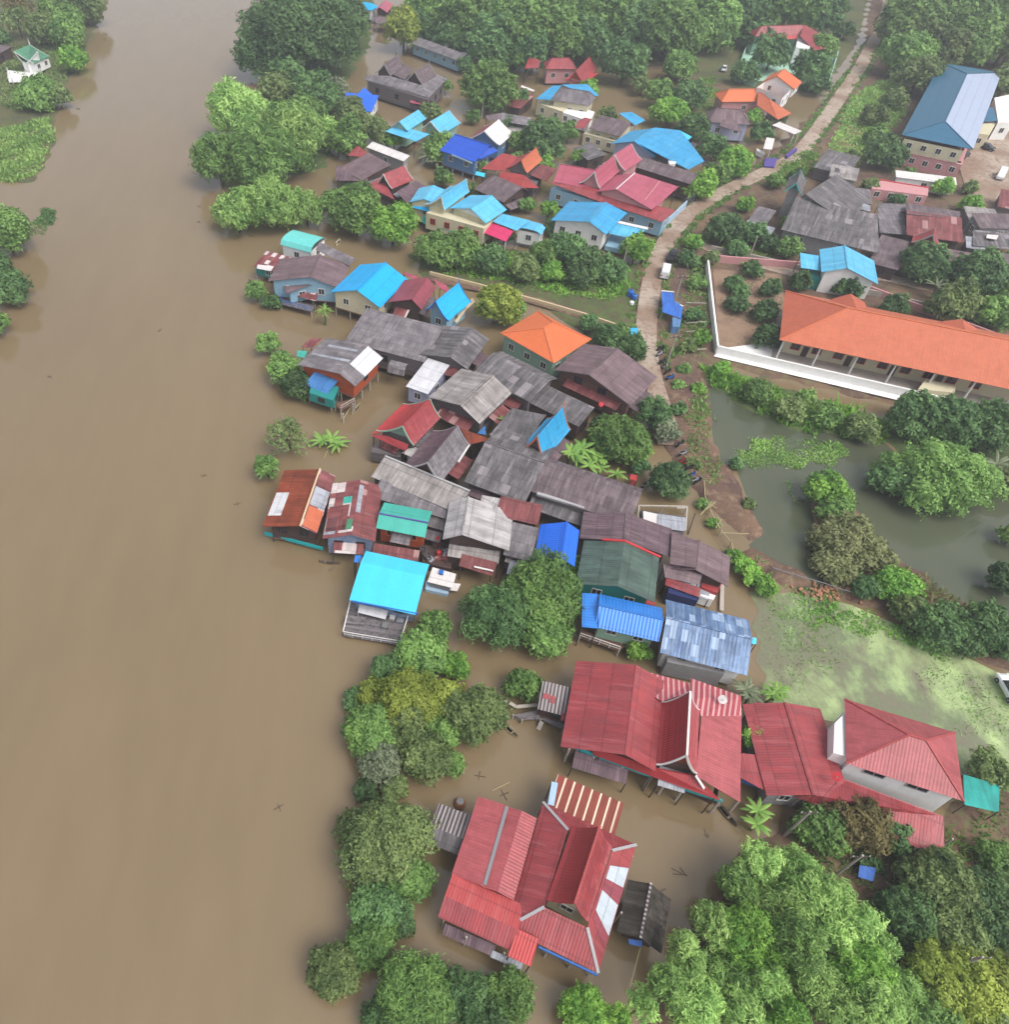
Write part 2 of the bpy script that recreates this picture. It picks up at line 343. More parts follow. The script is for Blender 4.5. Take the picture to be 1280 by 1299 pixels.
        return dict(a=A0,b=B0,u=u,n=n,sL=sL,sR=sR,zl=zl,zr=zr,zr2=zr2,roof=roof)
    def windows(s, walls, fl, top, n, fm, pm):
        if not n: return
        if fm=='white_trim' and s.wallname.startswith('wood'): fm='dark_trim'
        for p,q,out in walls:
            mid=(p+q)/2; tocam=CAMXY-V3((mid.x,mid.y,0))
            if tocam.dot(out)<=0.15*tocam.length: continue
            L=(q-p); L.z=0; ln=L.length
            if ln<2.0 or top-fl<1.6: continue
            t=L.normalized(); k=max(1,min(n,int(ln/3.0)))
            for i in range(k):
                c=p+L*((i+.5)/k); hh=min(1.25,(top-fl)*.5); zc=fl+(top-fl)*.56; c=V3((c.x,c.y,zc))
                s.window(c,t,V3(out),min(1.2,ln/k*.55),hh,fm,pm)
    def window(s,c,t,out,w,h,fm='white_trim',pm='glass'):
        f=MB(); o=out*.04; up=V3((0,0,1))
        for sg in (-1,1):
            f.box(c+t*sg*w/2+o,t*.05,out*.045,up*(h/2+.05)); f.box(c+up*sg*h/2+o,t*(w/2-.05),out*.045,up*.05)
        f.box(c+o,t*.03,out*.04,up*(h/2-.05))
        fo=s.part('window',f,fm); g=MB(); g.box(c+out*.015,t*(w/2-.05),out*.012,up*(h/2-.05)); s.part('pane',g,pm,fo)
    def stilts(s,a,b,c,d,fl,mat,sp=2.8,zlow=-1.2):
        pts=[]
        for p,q in ((a,b),(b,c),(c,d),(d,a)):
            k=max(1,round((q-p).length/sp))
            pts+=[p+(q-p)*(i/k) for i in range(k)]
        for p in pts: s.post(p,fl,mat if isinstance(mat,str) else 'post_pale',zlow)
        mb=MB(); C=(a+b+c+d)/4; ex=(b-a)/2*1.03; ey=(d-a)/2*1.03; ex.z=ey.z=0; C.z=fl-.08; mb.box(C,ex,ey,V3((0,0,.08))); s.part('floor_deck',mb,'deck_brown')
    def post(s,p,top,mat='post_pale',zlow=-1.2,r=.11):
        key=(round(top,2),mat,zlow,r)
        if s.root is None: s._root(p)
        if key not in POSTCACHE:
            mb=MB(); mb.tube((0,0,zlow),(0,0,top),r,r*.92,7); m=mb.mesh('post'); m.materials.append(M[mat]); POSTCACHE[key]=m
        o=bpy.data.objects.new('post',POSTCACHE[key]); COL.objects.link(o); o.parent=s.root; o.location=(p.x-s.base.x,p.y-s.base.y,0)
    def shed(s, A, B, zh, L, zl, mat='grey_dark', wall=None, posts=False, name='roof', floor=None, inset=.35, win=1, t=.07, zb=None, winmat='white_trim', pane='glass'):
        a=at(A,zh); b=at(B,zb if zb is not None else zh); b.z=zh; u=b-a; u.z=0; ln=u.length; u.normalize(); n=V3((-u.y,u.x,0))
        so=(at(L,zl)-a).dot(n) if isinstance(L,tuple) else L
        LOG.append((s.name,name,'shed len %.1f off %.1f pitch %.0f'%(ln,so,math.degrees(math.atan2(zh-zl,abs(so))))))
        q=[a,b,b+n*so+V3((0,0,zl-zh)),a+n*so+V3((0,0,zl-zh))]
        mb=MB(); mb.slab(q,t,e=u); o=s.part(name,mb,mat)
        fl=s.floor if floor is None else floor
        i=math.copysign(inset,so); a1,b1=a+u*inset,b-u*inset
        c=[a1+n*i,b1+n*i,b1+n*(so-i),a1+n*(so-i)]; zt=[zh-(zh-zl)*abs(i/so)-.1]*2+[zl+(zh-zl)*abs(i/so)-.1]*2
        if wall:
            mb=MB(); Z=lambda p,z: V3((p.x,p.y,z))
            for k in range(4):
                j=(k+1)%4; mb.poly([Z(c[k],fl),Z(c[j],fl),Z(c[j],zt[j]),Z(c[k],zt[k])])
            s.part('wall',mb,wall)
            outs=[-n*math.copysign(1,so),u,n*math.copysign(1,so),-u]
            s.windows([(c[k],c[(k+1)%4],outs[k]) for k in range(4)],fl,zl-.1,win,winmat,pane)
            if wall.startswith('wood') and s.group==VIL and not posts:
                for k in range(4):
                    p,q4_,f=c[k],c[(k+1)%4],V3(outs[k]); mid=(p+q4_)/2
                    if (CAMXY-V3((mid.x,mid.y,0))).dot(f)<.25*mid.length: continue
                    t0=.25*AUTO.random(); t1=1-.3*AUTO.random(); z1=zl-.7-.6*AUTO.random(); w=1.2+1.3*AUTO.random(); dz=.4; G=lambda v,z_: V3((v.x,v.y,z_)); pa,pb=p+(q4_-p)*t0,p+(q4_-p)*t1
                    mb=MB(); mb.slab([G(pa-f*.05,z1),G(pb-f*.05,z1),G(pb+f*w,z1-dz),G(pa+f*w,z1-dz)],.05,e=G(pb,0)-G(pa,0)); s.part('lean_to',mb,AUTO.choice(['grey_mid','rust_red','grey_brown','zinc','brown','grey_light','grey_dark']))
                    for v in (pa+f*(w-.15),pb+f*(w-.15)): s.post(v,round(z1-dz-.02,1),'post_dark',-1.2,.07)
        if posts:
            if wall: s.stilts(c[0],c[1],c[2],c[3],fl,posts)
            else:
                for k in range(4): s.post(c[k],zt[k],posts if isinstance(posts,str) else 'post_pale')
        return o
    def hip(s, A, B, zr, L, zl, R=None, EA=2.5, EB=2.5, mat='orange', cap=None, wall='cream_wall', win=3, inset=.6, name='roof', floor=None, mats=None, winmat='white_trim', pane='glass', posts=False, ax=None):
        """A,B ridge ends; L,R eave points either side; EA,EB how far the end eaves lie beyond the ridge ends (pixel or metres)"""
        a=at(A,zr); b=at(B,zr); u=b-a; u.z=0; ln=u.length; u.normalize()
        if ax: w=at(ax[1],zl)-at(ax[0],zl); w.normalize(); u=w; ln=max(.3,(b-a).dot(u)); m=(a+b)/2; a=m-u*ln/2; b=m+u*ln/2
        n=V3((-u.y,u.x,0))
        off=lambda p: (at(p,zl)-a).dot(n)
        sL=off(L) if isinstance(L,tuple) else None; sR=off(R) if isinstance(R,tuple) else None
        if sL is None: sL=-math.copysign(L,sR) if sR is not None else L
        if sR is None: sR=-math.copysign(R or abs(sL),sL)
        eA=-(at(EA,zl)-a).dot(u) if isinstance(EA,tuple) else EA; eB=(at(EB,zl)-b).dot(u) if isinstance(EB,tuple) else EB
        LOG.append((s.name,name,'hip len %.1f offs %.1f %.1f ends %.1f %.1f'%(ln,sL,sR,eA,eB)))
        Z=V3((0,0,zl-zr)); aL=a-u*eA+n*sL+Z; aR=a-u*eA+n*sR+Z; bL=b+u*eB+n*sL+Z; bR=b+u*eB+n*sR+Z
        planes=[([aL,bL,b,a],u),([aR,bR,b,a],u),([aL,aR,a],n),([bL,bR,b],n)]
        if mats:
            for (q,e),m in zip(planes,mats): mb=MB(); mb.slab(q,.08,e); roof=s.part(name,mb,m)
        else:
            mb=MB()
            for q,e in planes: mb.slab(q,.08,e)
            roof=s.part(name,mb,mat)
        if cap:
            mb=MB(); up=V3((0,0,.05))
            mb.bar(a+up,b+up,.22,.1)
            for p,q in ((a,aL),(a,aR),(b,bL),(b,bR)): mb.bar(p+up,q+up,.2,.09)
            s.part('ridge_cap',mb,cap,roof)
        fl=s.floor if floor is None else floor
        if wall:
            i=inset; c=[aL+u*i-n*math.copysign(i,sL),aR+u*i-n*math.copysign(i,sR),bR-u*i-n*math.copysign(i,sR),bL-u*i-n*math.copysign(i,sL)]
            mb=MB(); zt=zl+.02; W=lambda p,z: V3((p.x,p.y,z))
            for k in range(4): j=(k+1)%4; mb.poly([W(c[k],fl),W(c[j],fl),W(c[j],zt),W(c[k],zt)])
            s.part('wall',mb,wall); outs=[-u,n*math.copysign(1,sR),u,n*math.copysign(1,sL)]
            s.windows([(c[k],c[(k+1)%4],outs[k]) for k in range(4)],fl,zl-.1,win,winmat,pane)
            if posts: s.stilts(c[0],c[1],c[2],c[3],fl,posts)
        return dict(a=a,b=b,u=u,n=n,aL=aL,aR=aR,bL=bL,bR=bR,roof=roof)
    def flat(s, pts, mat, name='roof', t=.07, e=None, parent=None, label=None):
        """free sheet; pts are (pixel x, pixel y, z)"""
        q=[at(p[:2],p[2]) for p in pts]; mb=MB(); mb.slab(q,t,e=(q[e[1]]-q[e[0]]) if e else None); o=s.part(name,mb,mat,parent,label)
        if name in ('side_roof','awning','lean_to','annex_roof','porch_roof','link_roof','eave_roof','low_roof','side_sheet','front_roof','end_roof') and not parent:
            c=sum(q,V3((0,0,0)))/len(q)
            for v in sorted(q,key=lambda v:v.z)[:3 if len(q)>3 else 2]: k=v.lerp(c,.1); s.post(k,round(v.z,1)-.05,'post_dark',-1.2,.07)
        return o
    def patch(s, g, side, x0,x1, y0,y1, mat, name='roof_patch', lift=.03, t=.02):
        """a sheet lying on a gable half (side L/R): x along ridge 0..1, y from ridge 0 to eave 1"""
        so,ze=(g['sL'],g['zl']) if side=='L' else (g['sR'],g['zr2'])
        ln=(g['b']-g['a']).length
        f=lambda x,y: g['a']+g['u']*ln*x+g['n']*so*y+V3((0,0,g['zr']+(ze-g['zr'])*y+lift))
        mb=MB(); mb.slab([f(x0,y0),f(x1,y0),f(x1,y1),f(x0,y1)],t,e=g['u']); return s.part(name,mb,mat,g['roof'])
    def barrel(s, A, B, zt, L, zl, R=None, mat='aqua_barrel', wall=None, posts=False, name='roof', k=8, floor=None, win=1):
        a=at(A,zt); b=at(B,zt); u=b-a; u.z=0; u.normalize(); n=V3((-u.y,u.x,0))
        sL=(at(L,zl)-a).dot(n) if isinstance(L,tuple) else L; sR=(at(R,zl)-a).dot(n) if isinstance(R,tuple) else -math.copysign(R or abs(sL),sL)
        pts=[]
        for i in range(k+1):
            th=-1+2*i/k; o=sL*(-th) if th<0 else sR*th
            pts.append((o, zl+(zt-zl)*math.sqrt(max(0,1-(abs(th)*.93)**2)) if abs(th)<1 else zl))
        r=s.profile(a,b,pts,mat,name); fl=s.floor if floor is None else floor
        i=.3; c=[a+n*(sL-math.copysign(i,sL))+u*i,a+n*(sR-math.copysign(i,sR))+u*i,b+n*(sR-math.copysign(i,sR))-u*i,b+n*(sL-math.copysign(i,sL))-u*i]
        if wall:
            mb=MB(); W=lambda p,z: V3((p.x,p.y,z))
            for q in range(4): j=(q+1)%4; mb.poly([W(c[q],fl),W(c[j],fl),W(c[j],zl),W(c[q],zl)])
            s.part('wall',mb,wall); s.windows([(c[0],c[3],n*math.copysign(1,sL)),(c[2],c[3],u),(c[1],c[2],n*math.copysign(1,sR)),(c[0],c[1],-u)],fl,zl,win,'white_trim','glass')
        if posts:
            for p in c: s.post(p,zl,posts if isinstance(posts,str) else 'post_pale')
        return r[0]
    def box(s, pts, z0, z1, mat, name='wall', win=0, winmat='white_trim', pane='glass', top=None):
        """walled block over a pixel outline taken at height z1"""
        q=[at(p,z1) for p in pts]; c=sum(q,V3((0,0,0)))/len(q); mb=MB(); W=lambda p,z: V3((p.x,p.y,z)); k=len(q); walls=[]
        for i in range(k):
            j=(i+1)%k; mb.poly([W(q[i],z0),W(q[j],z0),W(q[j],z1),W(q[i],z1)])
            m=(q[i]+q[j])/2-c; d=q[j]-q[i]; o=V3((-d.y,d.x,0)).normalized()
            if o.dot(m)<0: o=-o
            walls.append((W(q[i],0),W(q[j],0),o))
        if top is None: mb.poly([W(p,z1) for p in q])
        o=s.part(name,mb,mat); s.windows(walls,z0,z1,win,winmat,pane); return o
    def deck(s, pts, z, mat='deck', rail=None, posts=True, name='deck', t=.14, zlow=-1.2):
        q=[at(p,z) for p in pts]; mb=MB(); mb.slab(q,t); o=s.part(name,mb,mat)
        if posts:
            for p in q: s.post(p,z,'post_pale',zlow)
        if rail:
            sides=rail[1]; mb=MB()
            for i in sides:
                a,b=q[i],q[(i+1)%len(q)]; k=max(2,int((b-a).length/1.2)); up=V3((0,0,.95))
                mb.bar(a+up,b+up,.09,.09); mb.bar(a+up*.5,b+up*.5,.06,.06)
                for j in range(k+1): p=a+(b-a)*(j/k); mb.bar(p,p+up,.08,.08)
            s.part('railing',mb,rail[0])
        return o
    def beam(s, p, q, mat, w=.2, h=.25, name='beam'):
        mb=MB(); mb.bar(wpt(p),wpt(q),w,h); return s.part(name,mb,mat)
    def caps(s, lines, mat, name='hip_cap', w=.3, h=.1):
        for p,q in lines:
            mb=MB(); mb.bar(wpt(p)+V3((0,0,.06)),wpt(q)+V3((0,0,.06)),w,h); s.part(name,mb,mat)
    def skirt(s, inner, zi, outer, zo, mat, cap=None, sides=(0,1,2,3), name='skirt_roof'):
        I=[at(p,zi) for p in inner]; O=[at(p,zo) for p in outer]
        for k in sides:
            j=(k+1)%4; mb=MB(); mb.slab([I[k],I[j],O[j],O[k]],.07,e=O[j]-O[k]); s.part(name,mb,mat)
        if cap:
            for k in range(4):
                mb=MB(); mb.bar(I[k]+V3((0,0,.06)),O[k]+V3((0,0,.06)),.28,.1); s.part('hip_cap',mb,cap)
VIL='stilt houses of the flooded village'
def HS(name,label,floor=1.2,group=VIL,cat='house'): return House(name,label,cat,group,None,floor)
# ======================================================= bottom red house
h=HS('timber_house','red sheet-roofed house standing alone in the water, with steep central gable and white hip strips',1.6)
g=h.gable(cV(857,316),cV(745,662),8.4,cV(606,676),5.7,cV(800,768),5.6,mat='red_deep',mat2='red_sheet',cap='red_orange',curve=.5,wall='cream_wall',floor=1.6,win=2,inset=(.3,.8),gmat='cream_wall')
inner=[cV(712,330),cV(912,424),cV(800,770),cV(606,678)]; outer=[cV(600,205),cV(1022,398),cV(850,976),cV(434,772)]
h.skirt(inner,5.55,outer,4.2,'red_sheet',cap='grey_trim')
sk=[o for o in h.root.children if o.name.startswith('skirt_roof')]
def onskirt(I,O,x,y): return (at(I[0],5.55)*(1-x)+at(I[1],5.55)*x)*(1-y)+(at(O[0],4.2)*(1-x)+at(O[1],4.2)*x)*y
for x0,x1,m in ((.2,.36,'skylight'),(.36,.5,'maroon'),(.5,.74,'skylight'),(.74,.84,'maroon')):
    mb=MB(); f=lambda x,y:onskirt((inner[1],inner[2]),(outer[1],outer[2]),x,y)+V3((0,0,.05)); mb.slab([f(x0,.12),f(x1,.12),f(x1,.97),f(x0,.97)],.03); h.part('skylight' if m=='skylight' else 'roof_patch',mb,m,sk[1])
a=at(cV(505,245),5.1); b=at(cV(396,610),5.1); u=(b-a).normalized(); n=V3((-u.y,u.x,0))
of=lambda p,z:(at(p,z)-a).dot(n)
h.profile(a,b,[(of(cV(315,158),4.4),4.4),(of(cV(432,228),4.7),4.95),(of(cV(446,232),4.7),4.8),(0,5.15),(of(cV(578,262),4.8),4.75)],'red_tile',name='side_roof')
mb=MB(); p,q=at(cV(438,225),5.0),at(cV(337,578),5.0); mb.bar(p,q,.34,.08); h.part('gutter',mb,'metal_grey')
p0,p1,p2=at(cV(330,190),0),at(cV(240,520),0),at(cV(450,600),0)
h.box([cV(345,190),cV(560,275),cV(450,620),cV(225,520)],1.6,4.3,'wood_dark','side_wall')
h.gable(cV(157,628),cV(490,780),5.0,cV(195,526),4.5,cV(116,718),4.0,mat='red_orange',mat2='red_sheet',wall=None,name='porch_roof')
h.flat([(*cV(487,776),4.95),(*cV(582,822),4.8),(*cV(545,947),3.95),(*cV(440,898),4.0)],'red_bright',name='porch_roof',e=(0,1))
h.shed(cV(160,752),cV(388,850),2.5,cV(140,800),2.1,'brown',name='lean_to')
h.shed(cV(372,872),cV(512,932),2.4,cV(350,898),2.1,'zinc',name='lean_to')
h.beam((*cV(580,858),3.9),(*cV(845,985),4.05),'blue_trim',.15,.3,'fascia')
for p in (cV(250,830),cV(420,900),cV(620,880),cV(730,930),cV(820,965),cV(150,745),cV(360,560),cV(940,720),cV(990,470)): h.post(at(p,2.0),3.4,'post_pale')
h=HS('striped_awning','rust awning with cream stripes beside the lone red house',1.0,None,'shed')
h.shed(cV(668,80),cV(966,210),4.3,cV(640,225),3.7,'rust_stripe',wall=None,posts='post_pale')
h.flat([(*cV(668,118),4.35),(*cV(640,112),4.2),(*cV(622,215),3.8),(*cV(650,222),3.9)],'pale_blue_trim',name='side_sheet')
h.flat([(*cV(600,205),3.3),(*cV(650,225),3.3),(*cV(655,270),3.2),(*cV(598,250),3.2)],'zinc',name='low_roof')
h=HS('tin_shed','dark striped lean-to shed at the river side of the lone red house',.8,None,'shed')
h.gable(cV(95,312),cV(245,372),3.6,cV(128,208),3.0,cV(113,402),2.9,mat='black_stripe',mat2='grey_dark',wall='wood_dark',win=0)
h=HS('thatched_hut','weathered thatched hut at the land end of the lone red house',.8,None,'hut')
g=h.gable(cV(1087,572),cV(1040,815),4.3,cV(985,548),3.0,cV(1178,640),2.7,mat='thatch',wall='wood_dark',win=0,curve=.2,cap='black_stripe')
h.flat([(*cV(985,822),2.4),(*cV(1050,830),2.4),(*cV(1045,858),2.2),(*cV(990,845),2.2)],'tarp_blue',name='tarpaulin')

# ======================================================= big red house
h=HS('timber_house','largest red-roofed timber house, steep gable with white bargeboards and turquoise floor beam',1.9)
g1=h.gable(cT(668,175),cT(612,630),7.0,cT(290,556),4.6,cT(768,698),5.4,mat='red_sheet',mat2='red_tile' if False else 'red_sheet',wall='wood',floor=1.9,win=3,inset=(.6,.9),gmat='red_wall')
g2=h.gable(cT(943,312),cT(926,630),9.0,cT(772,674),5.4,cT(975,735),5.9,mat='red_deep',mat2='red_tile',cap='white_trim',curve=.55,barge='white_trim',wall='wood',floor=1.9,win=0,inset=(.4,.7),gmat='wood_orange')
h.flat([(*cT(1000,435),6.0),(*cT(1203,432),4.6),(*cT(1197,872),4.4),(*cT(972,738),5.9)],'red_tile',name='skirt_roof',e=(1,2))
h.flat([(*cT(655,278),5.9),(*cT(800,360),5.9),(*cT(942,312),5.7),(*cT(940,268),4.8),(*cT(607,178),4.9)],'red_striped',name='rear_roof',e=(3,4))
h.flat([(*cT(945,242),4.6),(*cT(1200,332),4.6),(*cT(1203,432),4.7),(*cT(1000,437),5.9),(*cT(950,345),5.9)],'red_striped',name='rear_roof',e=(0,1))
h.flat([(*cT(440,590),4.9),(*cT(760,695),5.1),(*cT(975,738),5.3),(*cT(1100,866),4.1),(*cT(750,742),3.9),(*cT(450,632),3.9)],'red_deep',name='front_roof',e=(4,3))
h.caps([((*cT(970,738),5.9),(*cT(1012,802),4.6))],'white_trim')
h.beam((*cT(305,572),3.6),(*cT(750,738),3.4),'turquoise_trim',.25,.55,'fascia'); h.beam((*cT(900,798),3.4),(*cT(1105,866),3.4),'turquoise_trim',.25,.4,'fascia')
h.flat([(*cT(365,576),4.2),(*cT(440,590),4.2),(*cT(440,606),3.9),(*cT(360,592),3.9)],'zinc_white',name='awning')
for p in (cT(330,600),cT(455,640),cT(600,690),cT(745,742),cT(910,800),cT(1090,868),cT(820,770),cT(1190,862)): h.post(at(p,3.2),3.2,'post_pale',-1.2,.15)
h.box([cT(640,640),cT(1080,845),cT(1130,560),cT(700,420)],1.9,3.9,'wood_dark',top=False,win=3)
h=HS('landing_hut','small pier hut with patched striped tin roof beside the largest red house',1.2,None,'hut')
g=h.shed(cT(195,255),cT(376,300),4.0,cT(165,398),3.2,'black_stripe',wall='wood_dark',posts='post_pale')
for q in ((230,265,268,300),(200,318,235,350),(262,312,300,352),(292,405,332,462),(235,330,262,372),(345,330,372,385)):
    h.flat([(*cT(q[0],q[1]),3.95-.8*(q[1]-255)/180+.05),(*cT(q[2],q[1]+6),3.95-.8*(q[1]-255)/180+.05),(*cT(q[2]-8,q[3]),3.95-.8*(q[3]-255)/180+.05),(*cT(q[0]-8,q[3]-6),3.95-.8*(q[3]-255)/180+.05)],'red_sheet',name='roof_patch',t=.03,parent=g)
h.deck([cT(45,428),cT(195,398),cT(330,470),cT(300,505),cT(185,450),cT(90,452)],1.0,'deck',posts=True)
h.beam((*cT(0,352),.9),(*cT(60,388),.9),'post_pale',.4,.12,'gangplank'); h.beam((*cT(60,388),.9),(*cT(165,378),.9),'post_pale',.4,.12,'gangplank'); h.beam((*cT(190,462),.9),(*cT(172,502),.1),'post_pale',.5,.12,'gangplank')

# ======================================================= hip roof house on the right
h=HS('villa','two-storey white villa with red hip roof above a wide red ground-floor roof',.5)
g=h.hip(cU(855,250),cU(925,262),8.6,cU(585,366),6.3,cU(592,95),cU(585,366),cU(1088,528),mat='red_tile',cap='red_orange',wall='white_wall',win=0,inset=.55,name='upper_roof',ax=(cU(585,366),cU(1088,528)))
h.box([cU(535,195),cU(600,130),cU(600,340),cU(530,320)],.5,6.0,'white_wall','stair_tower',win=1)
for c in ((705,418),(890,486)): 
    d=g['u']; o=V3((d.y,-d.x,0)); e0=g['aL'] if (g['aL']-at(cU(585,366),6.3)).length<(g['aR']-at(cU(585,366),6.3)).length else g['aR']; q=at(cU(*c),5.3); q=q+o*((e0-o*.55-q).dot(o)); h.window(q,d,o,2.0,.9,'grey_trim')
q=at(cU(555,262),5.2); h.window(q,V3((0,1,0)),V3((-1,0,0)),1.0,1.2,'grey_trim')
h.gable(cU(322,106),cU(443,500),5.0,cU(240,486),4.0,cU(574,428),4.2,mat='red_sheet',cap='red_sheet',wall='grey_wall',win=2,name='lower_roof',floor=.4)
h.flat([(*cU(135,322),3.8),(*cU(245,333),3.9),(*cU(238,482),3.8),(*cU(135,428),3.7)],'red_sheet',name='link_roof',e=(0,1))
h.flat([(*cU(190,104),4.2),(*cU(260,112),4.4),(*cU(252,205),4.4),(*cU(190,200),4.2)],'red_sheet',name='link_roof',e=(0,1))
h.flat([(*cU(572,430),4.2),(*cU(1000,592),4.2),(*cU(1004,722),3.2),(*cU(890,726),3.2),(*cU(440,535),3.3),(*cU(360,510),3.6),(*cU(443,500),4.9)],'red_sheet',name='veranda_roof',e=(0,1))
h.flat([(*cU(140,432),3.4),(*cU(232,462),3.4),(*cU(228,474),2.6),(*cU(138,445),2.6)],'tarp_blue',name='tarpaulin')
for p in (cU(245,495),cU(360,540),cU(560,600),cU(720,670),cU(885,735),cU(990,720)): h.post(at(p,1),3.2,'post_pale',-.5)
h=HS('awning','turquoise tarpaulin awning on poles beside the white villa',.5,None,'awning')
h.flat([(*cU(1085,412),3.2),(*cU(1240,460),2.8),(*cU(1236,575),2.6),(*cU(1090,542),3.1)],'tarp_teal',t=.03,name='tarpaulin')
for p in (cU(1090,415),cU(1238,462),cU(1234,572),cU(1094,540)): h.post(at(p,2.7),2.7,'post_dark',-.5,.06)

# ======================================================= blue pair + row
h=HS('house','house with bright blue ribbed hip roof and pale green walls',1.4)
g=h.gable(cO(400,752),cO(726,826),6.0,cO(396,694),5.0,cO(434,876),4.5,mat='blue_corr',cap='blue_corr',wall='palegreen_wall',win=3,floor=1.4,posts='post_pale')
h.flat([(*cO(315,690),4.9),(*cO(394,695),5.2),(*cO(400,752),5.95),(*cO(396,870),4.8),(*cO(313,862),4.6)],'blue_corr',name='side_roof',e=(0,4))
h.deck([cO(310,880),cO(560,940),cO(500,985),cO(300,915)],1.2,'deck_brown',('white_trim',(2,)))
h=HS('house','house with weathered streaky blue roof and rounded white side wall',1.0)
g=h.gable(cO(742,815),cO(1178,925),6.2,cO(742,724),4.9,cO(735,1000),4.5,mat='blue_old',wall='white_wall',cap='blue_old',win=2,floor=.6)
h.box([cO(745,985),cO(1040,1062),cO(1035,1100),cO(745,1040)],.3,3.2,'grey_wall','side_wall')
h.flat([(*cO(1175,915),3.6),(*cO(1200,918),3.5),(*cO(1198,950),3.4),(*cO(1176,948),3.5)],'cyan_pale',name='awning')
h=HS('house','house with mossy dark green roof edged by a pink flashing',1.2)
g=h.gable(cO(529,430),cO(496,656),6.6,cO(282,640),5.0,cO(706,505),5.2,mat='green_old',wall='teal_wall',win=2,floor=1.0,inset=(.8,.9))
h.caps([((*cO(415,420),5.75),(*cO(530,428),6.6)),((*cO(530,428),6.6),(*cO(712,510),5.2))],'red_trim','flashing',.3,.16)
h.box([cO(435,655),cO(560,690),cO(550,715),cO(430,685)],.6,3.6,'white_wall','side_wall',win=1); h.box([cO(560,690),cO(690,735),cO(680,757),cO(552,715)],.6,3.4,'red_wall','side_wall')
h=HS('house','narrow house with plain bright blue gable roof behind the big round tree',1.2)
g=h.gable(cO(236,330),cO(209,512),6.4,cO(104,332),4.9,cO(300,372),5.2,mat='blue',mat2='blue_corr' if False else 'blue',wall='blue_wall',cap='blue',win=1)
h=HS('house','house with brown roof and a pale ridge between mossy green and dark grey roofs',1.2)
g=h.gable(cO(540,285),cO(527,425),6.3,cO(300,415),5.0,cO(768,382),5.0,mat='brown',wall='wood_grey',cap='grey_brown',win=1)
h=HS('house','house with long low dark grey roof above a rolled gutter in the row',1.2)
h.shed(dE(288,140),dE(1012,378),7.0,dE(240,386),5.4,'grey_brown',wall='wood_grey')
h.beam((*dE(240,388),5.35),(*dE(590,492),5.35),'grey_trim',.5,.35,'gutter')
h.shed(dE(288,140),dE(1012,378),6.95,2.2,5.6,'grey_brown',name='rear_roof')
h=HS('house','house with raised brown roof lantern at the land end of the row',1.0)
g=h.gable(cO(906,424),cO(888,572),5.4,cO(758,545),4.2,cO(1068,492),3.9,mat='brown_purple',wall='wood_dark',cap='brown_purple',win=1)
h.flat([(*cO(770,375),5.5),(*cO(902,428),5.7),(*cO(890,562),5.7),(*cO(760,542),5.5)],'brown_purple',name='raised_roof',e=(0,3))
h.flat([(*cO(725,542),4.4),(*cO(925,595),4.5),(*cO(908,650),3.8),(*cO(735,612),3.8)],'brown_purple',name='eave_roof',e=(0,1))
h.flat([(*cO(742,612),3.7),(*cO(916,665),3.7),(*cO(906,712),2.9),(*cO(735,650),2.9)],'red_sheet',name='awning',e=(0,1),label='bright red awning sheet')
h.box([cO(755,650),cO(905,700),cO(900,730),cO(750,690)],.3,2.6,'navy','side_wall'); h.box([cO(930,590),cO(1025,640),cO(1000,690),cO(918,660)],.3,2.6,'red_wall','side_wall'); h.box([cO(915,665),cO(1000,690),cO(980,725),cO(915,705)],.3,2.0,'white_wall','side_wall')
h=HS('shed','unfinished shed with one white and one grey roof sheet by the flooded lane',.4,None,'shed')
h.flat([(*dA(330,810),2.8),(*dA(490,845),2.8),(*dA(480,1000),2.5),(*dA(330,945),2.5)],'white_roof',name='roof'); h.flat([(*dA(492,840),2.8),(*dA(830,890),2.8),(*dA(815,1045),2.5),(*dA(484,1002),2.5)],'zinc',name='roof')
h.box([dA(300,800),dA(820,880),dA(815,1040),dA(330,945)],.1,2.3,'grey_wall',top=False); 
for p,q in (((280,750),(840,760)),((280,750),(270,900)),((720,778),(830,775)),((840,760),(820,1040))): h.beam((*dA(*p),1.8),(*dA(*q),1.8),'post_pale',.2,.2,'beam')
for p in ((280,750),(840,760),(270,900),(560,755)): h.post(at(dA(*p),1.8),1.8,'post_pale',-.6)

# ======================================================= centre cluster
h=HS('house','house with pale whitish-grey gable roof at the middle of the cluster',1.2)
g=h.gable(cN(797,140),cN(760,360),7.0,cN(650,366),5.5,cN(1030,480),5.2,mat='grey_pale',wall='wood_dark',cap='grey_pale',win=2,inset=(.9,.8))
h.flat([(*cN(760,470),3.6),(*cN(965,520),3.6),(*cN(935,600),3.0),(*cN(740,540),3.0)],'rust_red',name='lean_to',e=(0,1)); h.beam((*cN(830,545),3.4),(*cN(940,570),3.4),'white_trim',.25,.08,'plank'); h.box([cN(690,400),cN(760,400),cN(750,500),cN(680,480)],.4,3.0,'wood_dark','side_wall')
h=HS('house','house with small rust-red roof tucked behind the pale grey gable',1.2)
h.shed(cN(985,136),cN(1226,188),6.2,cN(955,250),5.4,'rust_red',wall='wood_dark')
h.flat([(*cN(875,130),6.3),(*cN(980,150),6.3),(*cN(950,240),5.9),(*cN(860,200),5.9)],'grey_pale',name='side_roof')
h=HS('house','house with small grey sheet roof beside the narrow blue gable',1.2)
h.shed(cN(1050,285),cN(1205,322),5.3,cN(1015,480),4.3,'grey_mid',wall='wood_grey')
h.flat([(*cN(1015,490),3.4),(*cN(1165,525),3.4),(*cN(1150,560),3.0),(*cN(1005,515),3.0)],'grey_light',name='eave_roof')
